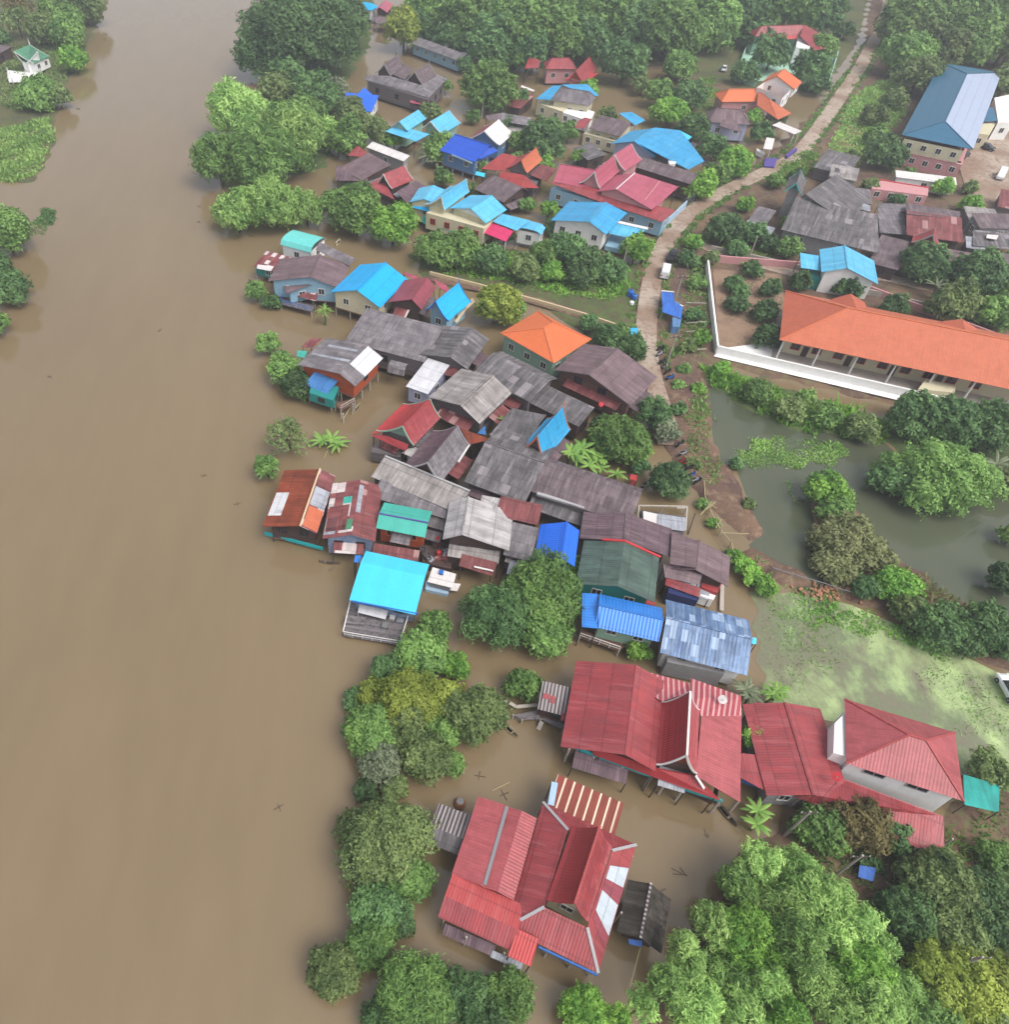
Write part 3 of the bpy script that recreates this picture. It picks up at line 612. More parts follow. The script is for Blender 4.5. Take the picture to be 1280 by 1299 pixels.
h=HS('house','house with striped bleached roof running out from the red gable',1.2)
h.shed(cL(770,452),cL(1262,655),6.0,cL(732,590),5.0,'grey_light',wall='wood_grey')
h.shed(cL(745,585),cL(1165,705),5.1,cL(725,700),4.5,'grey_mid',name='lower_roof')
h.beam((*cL(770,452),6.1),(*cL(1262,655),6.1),'grey_trim',.3,.12,'ridge_board')
h=HS('house','house with patched dark roof beside the green roof, littered with scrap',.8)
h.shed(cL(1055,650),cL(1200,690),4.8,cL(1020,860),3.6,'grey_dark',wall='wood_dark')
h.box([cN(520,420),cN(690,430),cN(700,560),cN(530,520)],.2,1.6,'wood_dark','yard_floor')
h=HS('house','house with small green sheet roof over orange plank walls',1.2)
g=h.gable(cN(278,238),cN(562,292),5.9,cN(292,170),5.2,cN(262,322),4.7,mat='aqua_green',wall='wood_orange',cap='purple_trim',win=2,winmat='orange_trim',inset=(.8,.4))
h.shed(cN(250,408),cN(515,452),2.9,cN(240,470),2.3,'rust_red',name='lean_to',posts='post_dark')
h=HS('floating_house','floating house under a large plain bright cyan roof',.5,None)
g=h.gable(cN(172,520),cN(546,600),5.2,cN(182,450),4.7,cN(122,742),3.9,mat='cyan_pale',wall='wood_blue',win=2,floor=.4,inset=(1.2,.5))
h.beam((*cN(122,746),3.85),(*cN(503,820),3.85),'blue_trim',.15,.3,'fascia')
h.flat([(*cN(140,480),3.9),(*cN(178,480),3.9),(*cN(165,520),3.8),(*cN(132,520),3.8)],'blue_corr',name='side_roof')
h=HS('raft','floating raft deck of grey planks with white railings below the cyan roof',.3,None,'raft')
h.deck([cN(130,690),cN(470,770),cN(400,1000),cN(70,945)],.55,'deck',('white_trim',(2,1,3)),posts=False)
h.flat([(*cN(165,752),1.9),(*cN(330,800),1.9),(*cN(315,850),1.6),(*cN(155,810),1.6)],'zinc_white',name='roof_sheet')
for p in (cN(165,752),cN(330,800),cN(315,850),cN(155,810)): h.post(at(p,1.6),1.6,'post_pale',.4,.06)
for q,m in (((85,825,200,880),'deck'),((345,810,375,850),'zinc_white'),((385,835,425,870),'zinc'),((300,860,330,900),'metal_grey')): h.box([cN(q[0],q[1]),cN(q[2],q[1]+12),cN(q[2]-8,q[3]),cN(q[0]-8,q[3]-8)],.55,.95,m,'crate')
h=HS('houseboat','small white houseboat with tarpaulins moored beside the cyan roof',.3,None,'houseboat')
h.box([dC(830,430),dC(1060,500),dC(1040,560),dC(825,510)],-.1,.6,'pale_blue_trim','hull'); h.flat([(*dC(895,300),2.3),(*dC(1120,365),2.3),(*dC(1085,500),2.0),(*dC(845,440),2.0)],'white_roof',name='roof')
h.box([dC(900,330),dC(1090,380),dC(1060,480),dC(870,430)],.4,1.9,'grey_wall','cabin',top=False)
h.box([dC(960,320),dC(1000,330),dC(995,365),dC(955,355)],2.25,2.6,'paint_blue','water_tank'); h.flat([(*dC(1090,450),1.4),(*dC(1165,460),1.2),(*dC(1130,530),.7),(*dC(1060,520),.9)],'tarp_blue' if False else 'white_roof',name='tarpaulin')
h=HS('house','rusty orange-roofed riverside house with turquoise base, patched white at its corner',.9)
g=h.gable(cL(393,528),cL(279,858),5.6,cL(70,832),4.4,cL(376,902),4.5,mat='rust',mat2='rust_patch',wall='wood_dark',cap='cream_trim',win=2,floor=.9,inset=(.8,1.2),posts='post_dark')
h.patch(g,'L',.42,.82,.62,.97,'zinc_white'); h.patch(g,'L',.72,.78,.6,.8,'rust_red'); h.patch(g,'R',.3,.62,.1,.98,'zinc'); h.patch(g,'R',.64,.98,.1,.98,'orange_pale')
h.beam((*cL(72,900),.9),(*cL(410,990),.9),'turquoise_trim',.25,.5,'fascia')
h=HS('house','maroon rusty patchwork-roofed house with blue-grey plank gable facing the river',.9)
g=h.gable(cL(628,588),cL(578,908),5.8,cL(478,552),4.6,cL(756,612),4.7,mat='rust_patch',mat2='rust_red',wall='wood_blue',win=2,floor=.7,inset=(.6,.7))
h.patch(g,'L',.45,.9,.25,.95,'rust_red'); h.patch(g,'L',.3,.42,.2,.5,'aqua_green'); h.patch(g,'R',.1,.6,.0,.2,'zinc'); h.patch(g,'L',.72,.9,.05,.4,'green_roof'); h.patch(g,'L',.66,.95,.6,.98,'zinc')

# red thai + neighbours
h=HS('thai_house','small bright red roofed house with steep teal-fronted gable at the water',1.2)
g=h.gable(cL(1028,122),cL(872,278),8.0,cL(690,330),4.8,cL(928,402),5.2,mat='red_bright',mat2='red_sheet',curve=.45,wall='wood_grey',barge='mint_wall',floor=1.2,win=1,gmat='palegreen_wall')
h.flat([(*cL(735,330),5.0),(*cL(780,335),5.3),(*cL(905,385),5.2),(*cL(890,425),4.4),(*cL(690,335),4.6)],'red_deep',name='front_roof',e=(0,2))
h.flat([(*cL(870,155),5.0),(*cL(985,165),5.4),(*cL(860,285),5.6),(*cL(690,328),4.7)],'red_bright',name='side_roof',e=(0,3))
h.box([cL(700,380),cL(870,430),cL(860,460),cL(690,430)],.6,2.4,'wood_grey','porch_wall')
h.hip(cL(915,405),cL(950,420),3.6,cL(880,440),2.9,cL(985,405) ,.8,.8,mat='white_roof',wall='white_wall',win=0,name='porch_roof',floor=.6)
h=HS('thai_house','dark weathered steep-gabled house beside the bright red one, pale bargeboards',1.2)
g=h.gable(cM(183,278),cM(10,488),8.2,cM(50,300),5.4,cM(125,560),5.4,mat='brown',mat2='grey_mid',curve=.45,wall='wood_dark',barge='grey_trim',floor=1.2,win=1)
h.beam((*cM(252,390),5.4),(*cM(190,488),5.4),'white_trim',.25,.2,'gutter')
h=HS('shed','small orange-brown shed roof with a blue sheet squeezed between grey roofs',1.0,None,'shed')
h.flat([(*cM(200,290),4.6),(*cM(382,358),4.6),(*cM(255,385),4.0)],'rust',name='roof'); h.flat([(*cM(345,275),4.9),(*cM(350,330),4.9),(*cM(300,320),4.6)],'blue_mid',name='roof_patch')
h.box([cM(220,310),cM(340,350),cM(270,375)],.5,3.9,'wood_dark')
h=HS('house','house with wide dark slate-grey roof just below the steep cyan gable',1.2)
g=h.gable(cM(345,372),cM(690,492),7.0,cM(145,572),5.2,cM(560,330),5.2,mat='grey_dark',wall='wood_grey',cap='grey_mid',win=1)
h.flat([(*cM(500,175),5.6),(*cM(700,215),5.6),(*cM(560,400),5.0),(*cM(370,330),5.0)],'grey_dark',name='rear_roof',e=(0,1))
h=HS('house','house with light grey streaked gable roof and plank end wall',1.2)
g=h.gable(cJ(247,590),cM(200,158),7.0,cM(18,108),5.6,cM(312,268),5.2,mat='grey_light',wall='wood_grey',cap='grey_light',win=3,inset=(.5,1.0))
h=HS('house','house with dark grey roof bearing a pale ridge smear, next to the round yellow-green tree',1.2)
g=h.gable(cI(1200,545),cI(1085,695),6.6,cI(950,652),5.3,cI(1165,765),5.2,mat='grey_dark',wall='wood_grey',cap='grey_mid',win=1)
h=HS('awning','white sheet-metal awning on purple posts between grey roofs',1.0,None,'awning')
h.shed(cI(972,698),cI(1082,735),4.9,cI(840,836),4.1,'zinc_white',wall='lilac_wall',posts='purple_trim',floor=1.0)
h=HS('house','house with streaked dark grey roof below the orange hip roof',1.2)
g=h.gable(dF(385,395),dF(800,600),6.4,dF(215,535),5.3,2.5,5.4,mat='grey_dark',wall='wood_grey',win=0)
h=HS('shed','low dark lean-to with rolled eave below the plank house gable',1.0,None,'shed')
h.shed(dF(705,600),dF(1130,800),5.0,dF(640,760),4.0,'grey_dark',wall='wood_dark')
h=HS('house','plank-walled house with brown-purple gable roof and two shuttered windows facing the river',1.2)
g=h.gable(cJ(842,460),cJ(705,588),7.6,cJ(568,540),5.7,cJ(878,760),5.4,mat='brown_purple',wall='wood',cap='grey_brown',win=2,inset=(.7,.9),winmat='dark_trim')
for p in ((640,622),(738,690)):
    q=at(cJ(*p),5.2); h.window(g['b']-g['u']*.9+g['n']*((q-g['b']).dot(g['n']))+V3((0,0,5.0-g['b'].z)),g['n'],g['u'],1.5,1.2,'dark_trim')
h=HS('house','house with bright orange hip roof and pale green walls above the grey roofs',1.0)
h.hip(cJ(535,338),cJ(490,365),7.4,cJ(267,396),5.4,cJ(730,410),cJ(455,280),cJ(540,535),mat='orange',cap='orange_trim',wall='palegreen_wall',win=3)
h=HS('thai_house','steep cyan gable, concave and narrow, among dark grey roofs',1.2)
g=h.gable(cM(798,168),cM(648,340),8.8,cM(556,400),5.4,cM(705,462),5.2,mat='sky_blue',mat2='sky_blue',curve=.6,wall='wood_grey',barge='orange_trim',finial=True,win=0)

# ======================================================= upper riverside row
h=HS('stilt_house','brown-purple roofed riverside house with blue porch and rust patches',1.6)
g=h.gable(cI(425,175),cI(372,288),6.9,cI(186,262),5.2,cI(575,232),5.0,mat='brown_purple',wall='skyblue_wall',win=2,cap='brown_purple',posts='post_pale',floor=1.6)
g=h.gable(cI(352,292),cI(372,330),5.0,cI(228,322),4.0,cI(432,372),3.9,mat='brown_purple',wall='skyblue_wall',win=2,name='porch_roof',floor=1.5,zb=4.9)
h.flat([(*cI(420,110),6.6),(*cI(605,195),6.0),(*cI(572,232),5.4),(*cI(402,150),6.4)],'grey_mid',name='rear_roof',e=(0,1))
h.flat([(*cI(325,350),3.2),(*cI(415,372),3.2),(*cI(405,412),2.8),(*cI(310,385),2.8)],'rust_patch',name='lean_to'); h.deck([cI(235,395),cI(400,430),cI(380,465),cI(225,425)],1.3,'deck',('blue_trim',(2,3)))
h=HS('stilt_house','turquoise barrel-roofed house at the tip of the river row',1.6)
h.barrel(cI(250,72),cI(405,112),5.6,cI(204,120),4.4,cI(290,55),'aqua_barrel',wall='white_wall',posts=True,floor=1.0)
h=HS('stilt_house','low patched rust and white roof over teal walls at the river',1.2)
h.shed(cI(155,155),cI(295,192),3.9,cI(112,240),3.2,'rust_patch',wall='teal_wall',posts='post_pale')
h.flat([(*cI(108,225),3.35),(*cI(190,235),3.4),(*cI(175,258),3.25),(*cI(102,245),3.2)],'white_roof',name='roof_patch',t=.04)
h=HS('stilt_house','cream-walled stilt house with vivid cyan gable roof at the river row',2.0)
g=h.gable(cI(757,215),cI(611,355),7.4,cI(490,352),5.4,cI(730,444),5.1,mat='cyan',wall='cream_wall',cap='cyan',win=2,posts='post_pale',inset=(.6,.6))
h=HS('house','dark red roofed house between vivid cyan gable and small cyan temple-like gable',1.4)
g=h.gable(cI(968,290),cI(890,402),6.9,cI(782,400),5.3,cI(930,468),5.2,mat='maroon',wall='wood_dark',cap='maroon',win=1)
h.flat([(*cI(1000,300),5.2),(*cI(1065,330),5.2),(*cI(1090,380),4.6),(*cI(1030,345),4.8)],'pink_maroon',name='side_roof'); h.flat([(*cI(850,262),5.4),(*cI(925,288),5.4),(*cI(900,300),5.0),(*cI(845,275),5.0)],'pink_maroon',name='side_roof')
h=HS('thai_house','small steep cyan gable with dark finials at the land end of the river row',1.2)
g=h.gable(cI(1127,318),cI(1010,412),7.6,cI(948,462),5.2,cI(1042,540),4.7,mat='cyan',curve=.5,wall='skyblue_wall',barge='blue_trim',finial=True,win=1)
h.flat([(*cI(1195,395),3.4),(*cI(1215,410),3.4),(*cI(1165,455),3.0),(*cI(1120,520),3.0),(*cI(1105,515),3.0)],'cream_trim',name='stair_rail')
h=HS('stilt_house','large plain dark grey sheet roof filling the middle of the river row',1.4)
h.shed(cI(660,445),cI(1052,542),6.4,cI(500,602),5.0,'grey_mid',wall='wood_grey',posts='post_dark')
h.barrel(cI(780,715),cI(865,735),4.6,cI(760,770),3.2,1.2,'grey_mid')
h=HS('stilt_house','riverside hut on stilts with white-patched grey roof and orange plank walls',2.2)
g=h.gable(cI(668,635),cI(522,778),6.6,cI(300,740),5.2,cI(606,842),5.1,mat='grey_mid',wall='wood_orange',win=1,posts='post_pale',floor=2.2)
h.patch(g,'R',.02,.66,.03,1.0,'zinc_white'); h.patch(g,'L',.55,.62,.05,.95,'zinc'); h.patch(g,'L',.2,.27,.1,.8,'zinc')
h.flat([(*cI(395,770),4.6),(*cI(526,802),4.6),(*cI(460,882),3.7),(*cI(345,835),3.7)],'blue_mid',name='porch_roof',e=(0,1)); h.box([cI(385,810),cI(520,845),cI(490,915),cI(370,875)],2.0,3.7,'teal_wall','porch_wall',win=1)
for p in ((368,880),(480,925),(540,985),(590,935)): h.post(at(cI(*p),1.8),2.0,'post_pale')
h.deck([cI(500,930),cI(590,905),cI(600,925),cI(530,965)],1.6,'deck_brown',('post_pale',(2,)))
h.flat([(*cI(310,660),3.2),(*cI(360,665),3.2),(*cI(345,700),3.0),(*cI(305,690),3.0)],'aqua_green',name='lean_to'); h.flat([(*cI(375,600),3.8),(*cI(440,600),3.8),(*cI(380,650),3.4),(*cI(330,640),3.4)],'rust_patch',name='lean_to')
# ======================================================= middle-upper village
h=HS('house','long cream-walled house with pale blue stepped gables and a pink awning',1.0)
g=h.gable(cA(640,365),cA(590,440),6.6,cA(522,440),5.4,cA(700,450),5.6,mat='cyan_light',wall='cream_wall',win=1,inset=(.4,.4))
g=h.gable(cA(816,332),cA(683,428),8.6,cA(615,452),5.9,cA(716,490),5.9,mat='cyan_light',curve=.5,wall='cream_wall',barge='white_trim',win=1)
g=h.gable(cA(956,420),cA(840,492),7.4,cA(720,492),5.8,cA(920,575),5.4,mat='cyan_light',wall='cream_wall',cap='cyan_light',win=2,gmat='white_wall')
h.flat([(*cA(1015,520),5.2),(*cA(1165,556),5.2),(*cA(1090,612),4.6),(*cA(960,562),4.8)],'cyan_light',name='side_roof',e=(0,1))
h.barrel(cA(1165,560),cA(1140,600),4.7,cA(1088,612),3.9,cA(1215,650),'cyan_light',wall='white_wall',name='end_roof')
h.box([cA(600,515),cA(912,600),cA(960,560),cA(660,480)],1.0,4.6,'cream_wall','front_wall',win=4,winmat='red_trim',pane='glass_brown')
h.flat([(*cA(525,462),4.7),(*cA(685,505),4.7),(*cA(680,526),4.2),(*cA(522,486),4.2)],'cyan',name='eave_roof',e=(0,1)); h.flat([(*cA(580,530),2.8),(*cA(770,590),2.8),(*cA(765,625),2.0),(*cA(580,570),2.0)],'tarp_teal',name='lean_to')
h.flat([(*cA(955,563),4.4),(*cA(1072,615),4.4),(*cA(1032,672),3.4),(*cA(905,620),3.4)],'pink_bright',name='awning',e=(0,1),label='bright pink awning'); h.post(at(cA(1030,675),3.2),3.2,'white_trim'); h.post(at(cA(908,622),3.2),3.2,'white_trim')
h=HS('thai_house','red concave-gabled house among brown sheds behind the creeper-covered tree',1.0)
g=h.gable(cA(482,258),cA(368,305),7.6,cA(300,365),5.0,cA(402,392),5.2,mat='red_sheet',curve=.5,wall='wood_dark',barge='white_trim',win=0)
h.flat([(*cA(275,370),4.8),(*cA(355,325),5.3),(*cA(400,390),5.0),(*cA(430,445),4.2)],'red_sheet',name='front_roof',e=(0,3)); h.flat([(*cA(440,400),4.9),(*cA(545,340),5.2),(*cA(600,372),4.2),(*cA(500,470),4.0)],'brown',name='skirt_roof',e=(1,0))
h=HS('house','house with wide brown roofs beside the lime bamboo clump',1.0)
h.shed(cA(290,190),cA(410,255),5.2,cA(120,265),3.8,'brown_purple',wall='wood_dark')
h.flat([(*cA(110,262),3.8),(*cA(280,272),4.4),(*cA(285,345),3.6),(*cA(110,340),3.2)],'brown',name='side_roof')
h=HS('shed','long narrow white roof behind brown roofs, with small red roof at its end',.8,None,'shed')
h.shed(cA(310,130),cA(512,206),4.6,cA(250,150),3.9,'white_roof',wall='grey_wall'); h.flat([(*cA(228,152),4.6),(*cA(275,185),4.6),(*cA(270,215),3.9),(*cA(175,205),3.8)],'red_sheet',name='side_roof')
h=HS('house','house with deep royal blue roof and blue veranda posts',1.3)
g=h.gable(cA(755,90),cA(945,150),7.0,cA(735,198),4.9,2.0,5.6,mat='blue_deep',wall='blue_wall',posts='pale_blue_trim',win=2,cap='blue_deep')
h.flat([(*cA(945,150),6.6),(*cA(990,180),5.0),(*cA(905,225),4.6),(*cA(880,225),5.0)],'blue_deep',name='side_roof'); h.beam((*cA(738,202),4.8),(*cA(850,248),4.8),'pale_blue_trim',.15,.3,'fascia'); h.flat([(*cA(872,290),3.6),(*cA(920,302),3.6),(*cA(915,322),3.2),(*cA(865,310),3.2)],'cyan_pale',name='awning')
h=HS('house','house with two pale cyan roofs and gable window behind the royal blue one',1.0)
g=h.gable(cB(985,597),cB(880,662),7.2,cB(805,715),4.8,2.6,5.4,mat='cyan_light',wall='mint_wall',win=1,zb=None)
h.flat([(*cB(870,680),5.6),(*cB(1045,730),5.2),(*cB(970,770),4.4),(*cB(805,715),4.7)],'cyan_light',name='front_roof',e=(0,1))
g=h.gable(cB(1150,602),cB(1050,660),7.2,cB(1010,690),5.2,cB(1130,722),4.8,mat='cyan_light',curve=.3,wall='palegreen_wall',barge='white_trim',win=1)
h=HS('thai_house','white-roofed house with striped maroon gable beside royal blue roof',1.0)
g=h.gable(cC(310,650),cC(232,712),7.4,cC(170,735),5.0,cC(300,805),4.8,mat='maroon',mat2='white_roof',curve=.35,wall='blue_wall',barge='white_trim',win=1)
h=HS('thai_house','brown-roofed house with salmon-red concave gable left of the pink-maroon mansion',1.0)
g=h.gable(cC(515,800),cC(432,870),7.8,cC(360,905),5.2,cC(450,955),5.2,mat='brick_red',mat2='orange_pale',curve=.5,wall='wood_grey',win=0)
h.flat([(*cC(330,832),5.6),(*cC(415,852),5.6),(*cC(360,930),4.6),(*cC(215,918),4.4)],'brick_red',name='side_roof',e=(0,1)); h.flat([(*cC(320,930),4.6),(*cC(445,950),5.0),(*cC(530,1022),3.8),(*cC(430,1020),3.6),(*cC(310,965),3.8)],'brick_red',name='front_roof',e=(0,1)); h.flat([(*cC(540,890),5.0),(*cC(625,920),4.6),(*cC(570,985),3.9),(*cC(480,950),4.6)],'rust_red',name='skirt_roof',e=(0,1))
h.box([cC(340,960),cC(500,1020),cC(540,960),cC(400,910)],.6,3.4,'wood_grey','front_wall',win=2)
h=HS('house','house with dark grey-brown roof between stepped pale blue gables and salmon gable',1.0)
g=h.gable(cA(960,310),cA(1120,380),5.4,cA(890,400),3.9,2.4,4.2,mat='grey_brown',wall='wood_dark',win=1)
# pink-maroon mansion
h=HS('mansion','widest pink-maroon roofed mansion with two concave gables and blue walls',1.0)
g=h.gable(cF(250,292),cF(480,330),7.2,cF(155,392),5.4,2.6,5.4,mat='pink_maroon',wall='skyblue_wall',win=3,cap='pink_maroon')
g=h.gable(cF(585,236),cF(465,338),9.2,cF(375,400),6.0,cF(500,442),6.0,mat='pink_maroon',curve=.5,wall='pink_wall',barge='white_trim',win=0)
g=h.gable(cF(693,163),cF(590,228),9.4,cF(540,270),6.6,cF(640,345),6.6,mat='pink_maroon',curve=.5,wall='pink_wall',barge='white_trim',win=0)
g=h.gable(cF(716,346),cF(600,448),7.6,cF(500,446),6.0,cF(845,556),5.4,mat='pink_maroon',wall='pink_wall',cap='white_trim',win=0)
h.flat([(*cF(720,345),7.5),(*cF(988,432),6.2),(*cF(850,556),5.3),(*cF(690,510),6.2)],'pink_maroon',name='side_roof',e=(0,1)); h.caps([((*cF(870,400),6.9),(*cF(780,515),6.0))],'pink_wall','ridge_strip',.2)
h.flat([(*cF(165,400),5.3),(*cF(480,442),5.6),(*cF(690,510),5.6),(*cF(970,578),5.0),(*cF(885,652),4.2),(*cF(480,520),4.4)],'red_sheet',name='veranda_roof',e=(0,3))
h.box([cF(190,440),cF(890,650),cF(940,590),cF(300,400)],.6,4.0,'skyblue_wall','front_wall',win=6)
h=HS('perimeter_wall','pale blue-grey wall beside the road at the mansion',.3,None,'wall')
h.beam((*cF(1035,545),1.2),(*cF(860,710),1.2),'pale_blue_trim',.25,2.0,'wall')
h=HS('house','dark grey roofed wing behind the pink-maroon mansion',1.0)
g=h.gable(cF(745,240),cF(1112,352),6.2,cF(690,300),4.8,2.5,5.0,mat='grey_brown',wall='wood_dark',win=0)
h=HS('house','house with large plain sky-blue roof behind the mansion',1.0)
g=h.gable(cF(830,68),cF(712,148),7.4,cF(612,134),5.4,6.0,5.2,mat='sky_blue',wall='lilac_wall',cap='cyan_light',win=1)
h.flat([(*cF(840,62),7.3),(*cF(1000,80),7.2),(*cF(1150,272),5.2),(*cF(1050,325),4.8),(*cF(712,150),7.2)],'sky_blue',name='main_roof',e=(4,3)); h.flat([(*cF(995,80),6.9),(*cF(1072,120),6.6),(*cF(1010,165),6.3),(*cF(930,125),6.6)],'cyan_pale',name='roof_patch',t=.2)
h.box([cF(720,160),cF(1030,318),cF(1060,260),cF(800,120)],.5,4.6,'grey_wall','front_wall',win=3); h.box([cF(925,268),cF(975,275),cF(970,290),cF(930,290)],4.8,5.6,'white_trim','dormer')
h=HS('house','sky-blue roofed house with white walls at the roadside, annex awning on its right',.8)
g=h.gable(cF(538,530),cF(432,650),6.6,cF(200,632),4.8,cF(545,722),4.8,mat='sky_blue',wall='white_wall',cap='cyan_light',win=3,inset=(.8,.8))
h.flat([(*cF(538,530),6.4),(*cF(668,596),4.9),(*cF(560,700),4.8),(*cF(430,650),6.4)],'sky_blue',name='side_roof',e=(0,3)); h.flat([(*cF(572,640),4.4),(*cF(795,688),4.4),(*cF(720,758),3.4),(*cF(540,720),3.5)],'cyan_light',name='annex_roof',e=(0,1))
h.box([cF(560,715),cF(715,755),cF(650,830),cF(530,800)],.4,1.4,'skyblue_wall','annex_wall'); h.post(at(cF(715,758),3.2),3.2,'white_trim'); h.post(at(cF(545,722),3.2),3.2,'white_trim')
h.flat([(*cF(575,635),4.6),(*cF(800,685),4.6),(*cF(795,700),4.4),(*cF(570,650),4.4)],'white_roof',name='fascia')
# row C
h=HS('house','pink-walled house with red hip roof and steep red gable wing at the wood edge',.6)
h.hip(cC(600,318),cC(690,318),6.8,cC(520,378),4.8,2.6,2.2,2.2,mat='red_sheet',wall='pink_wall',win=2,cap='red_sheet')
g=h.gable(cC(800,312),cC(728,388),7.2,cC(672,445),4.4,cC(768,458),4.4,mat='red_sheet',curve=.4,wall='pink_wall',barge='red_trim',win=0,gmat='wood_orange')
h.flat([(*cC(670,430),4.6),(*cC(730,400),5.2),(*cC(850,400),4.4),(*cC(770,462),4.0)],'red_bright',name='skirt_roof',e=(0,3)); h.flat([(*cC(475,312),5.6),(*cC(535,330),5.6),(*cC(525,372),4.8),(*cC(450,375),4.8)],'red_sheet',name='side_roof')
h=HS('house','white-walled two-storey house, grey roof in front and blue roof behind',.6)
h.hip(cC(655,478),cC(800,500),7.4,cC(592,545),5.2,3.0,1.6,1.6,mat='grey_mid',wall='cream_wall',win=3,cap='grey_mid')
h.flat([(*cC(600,468),6.8),(*cC(650,466),7.2),(*cC(590,545),5.2),(*cC(510,540),4.8)],'sky_blue',name='side_roof',e=(1,2)); h.flat([(*cC(650,462),7.1),(*cC(790,460),6.6),(*cC(852,520),5.2),(*cC(800,530),5.6),(*cC(720,490),7.0)],'sky_blue',name='rear_roof',e=(0,1))
h.box([cC(515,560),cC(660,610),cC(690,575),cC(560,530)],.5,3.6,'cream_wall','ground_floor',win=2); h.box([cC(650,610),cC(800,660),cC(830,610),cC(700,570)],.5,3.4,'white_wall','ground_floor',win=3)
h=HS('shed','small plain rusty shed left of the white two-storey house',.5,None,'shed')
h.shed(cC(430,505),cC(505,520),3.4,cC(415,590),2.8,'rust_red',wall='wood_dark'); h.flat([(*cC(435,465),3.2),(*cC(505,492),3.2),(*cC(498,500),3.0),(*cC(430,475),3.0)],'white_roof',name='awning')
h=HS('house','low grey-roofed house behind white roof and striped maroon gable',.8)
g=h.gable(cC(330,615),cC(490,640),5.0,cC(350,665),4.0,2.5,4.0,mat='grey_mid',wall='wood_grey',win=1); h.flat([(*cC(240,630),4.8),(*cC(340,612),4.8),(*cC(330,650),4.2),(*cC(250,660),4.2)],'grey_brown',name='side_roof')
h=HS('house','brown-grey roofed house with pink porch roof beside large sky-blue roof',.8)
g=h.gable(cC(860,625),cC(1030,668),6.2,cC(780,695),4.5,2.5,4.6,mat='grey_brown',wall='cream_wall',win=2)
h.flat([(*cC(775,640),4.8),(*cC(815,648),4.8),(*cC(770,700),4.0),(*cC(685,690),3.9)],'red_sheet',name='porch_roof',e=(0,1)); h.flat([(*cC(960,616),5.6),(*cC(1030,610),5.6),(*cC(1105,655),4.4),(*cC(1050,682),4.4)],'sky_blue',name='side_roof'); h.box([cC(770,725),cC(940,770),cC(960,740),cC(800,700)],.3,3.2,'cream_wall','front_wall',win=3)
h=HS('shed','small dark grey roof half hidden by trees above the mansion',.5,None,'shed')
h.shed(cC(810,775),cC(895,838),3.8,cC(740,830),3.0,'grey_dark',wall='wood_dark')
# D
h=HS('house','house with salmon-orange hip roof and raised white-gabled upper room',.6)
h.hip(cD(520,562),cD(715,560),6.6,cD(418,642),4.4,3.4,2.6,2.6,mat='orange',wall='pink_wall',cap='orange_trim',win=1)
h.flat([(*cD(700,565),6.6),(*cD(765,620),6.2),(*cD(905,712),4.4),(*cD(822,752),4.0),(*cD(690,660),4.6)],'orange_pale',name='front_roof',e=(0,1))
g=h.gable(cD(862,436),cD(815,478),9.2,cD(690,546),7.0,cD(905,585),6.8,mat='orange',wall='white_wall',win=2,inset=(.5,.3),floor=4.5,barge='orange_trim')
h.box([cD(690,550),cD(850,615),cD(905,560),cD(750,510)],3.5,7.2,'white_wall','upper_wall',win=2,top=False)
h=HS('house','white-walled house with two dark windows under purple-brown hip roof',.6)
h.hip(cD(440,680),cD(590,690),7.0,cD(365,765),5.0,3.0,2.0,2.6,mat='brown_purple',wall='lilac_wall',cap='brown_purple',win=2,winmat='white_trim')
h.flat([(*cD(480,750),5.6),(*cD(560,752),5.6),(*cD(600,832),4.4),(*cD(455,790),4.6)],'brown_purple',name='porch_roof')
h=HS('canopy','white corrugated canopy and stalls in the yard below the orange house',.4,None,'canopy')
h.shed(cD(830,766),cD(970,822),3.4,cD(800,792),3.1,'white_roof',posts='white_trim'); h.shed(cD(750,862),cD(802,870),3.2,cD(690,925),2.8,'white_roof',posts='white_trim')
h.box([cD(740,990),cD(820,990),cD(800,1045),cD(735,1040)],.4,1.0,'purple_trim','stall'); h.box([cD(870,970),cD(935,925),cD(945,935),cD(880,985)],.4,1.2,'purple_trim','stall'); h.box([cD(690,930),cD(740,955),cD(735,970),cD(690,945)],.3,1.4,'white_wall','counter')
h=HS('villa','mint-walled villa with dark red hip roof at the edge of the wood',.6)
h.hip(cD(720,168),cD(975,160),8.4,cD(690,232),6.0,3.2,2.2,3.0,mat='red_sheet',wall='mint_wall',cap='red_sheet',win=4)
h.flat([(*cD(985,158),8.2),(*cD(1132,238),6.0),(*cD(1150,300),5.0),(*cD(1050,320),4.8),(*cD(960,230),6.6)],'red_sheet',name='side_roof',e=(1,2)); h.flat([(*cD(765,225),6.2),(*cD(945,215),6.2),(*cD(945,248),5.4),(*cD(770,255),5.4)],'red_orange',name='porch_roof',e=(0,1)); h.box([cD(945,240),cD(1030,245),cD(1020,310),cD(935,300)],.6,5.2,'white_wall','balcony',win=2)
h.box([cD(640,262),cD(550,495),cD(1130,545),cD(1192,345)],.1,.42,'mint_wall','paved_yard')
h=HS('perimeter_wall','mint-green compound wall around the dark red villa',.2,None,'wall')
for p,q in (((640,262),(550,495)),((640,262),(770,275)),((1000,320),(1192,345)),((1192,345),(1130,545)),((550,495),(680,530)),((1130,545),(1020,520))): h.beam((*cD(*p),1.0),(*cD(*q),1.0),'mint_wall',.3,2.0,'wall')
h=HS('thai_house','grey weathered twin-gabled house with pale bargeboards, standing in the flood',1.0)
g=h.gable(cB(872,300),cB(800,350),8.6,cB(745,402),5.8,cB(832,418),5.8,mat='grey_brown',curve=.4,wall='wood_dark',barge='grey_trim',finial=True,win=0)
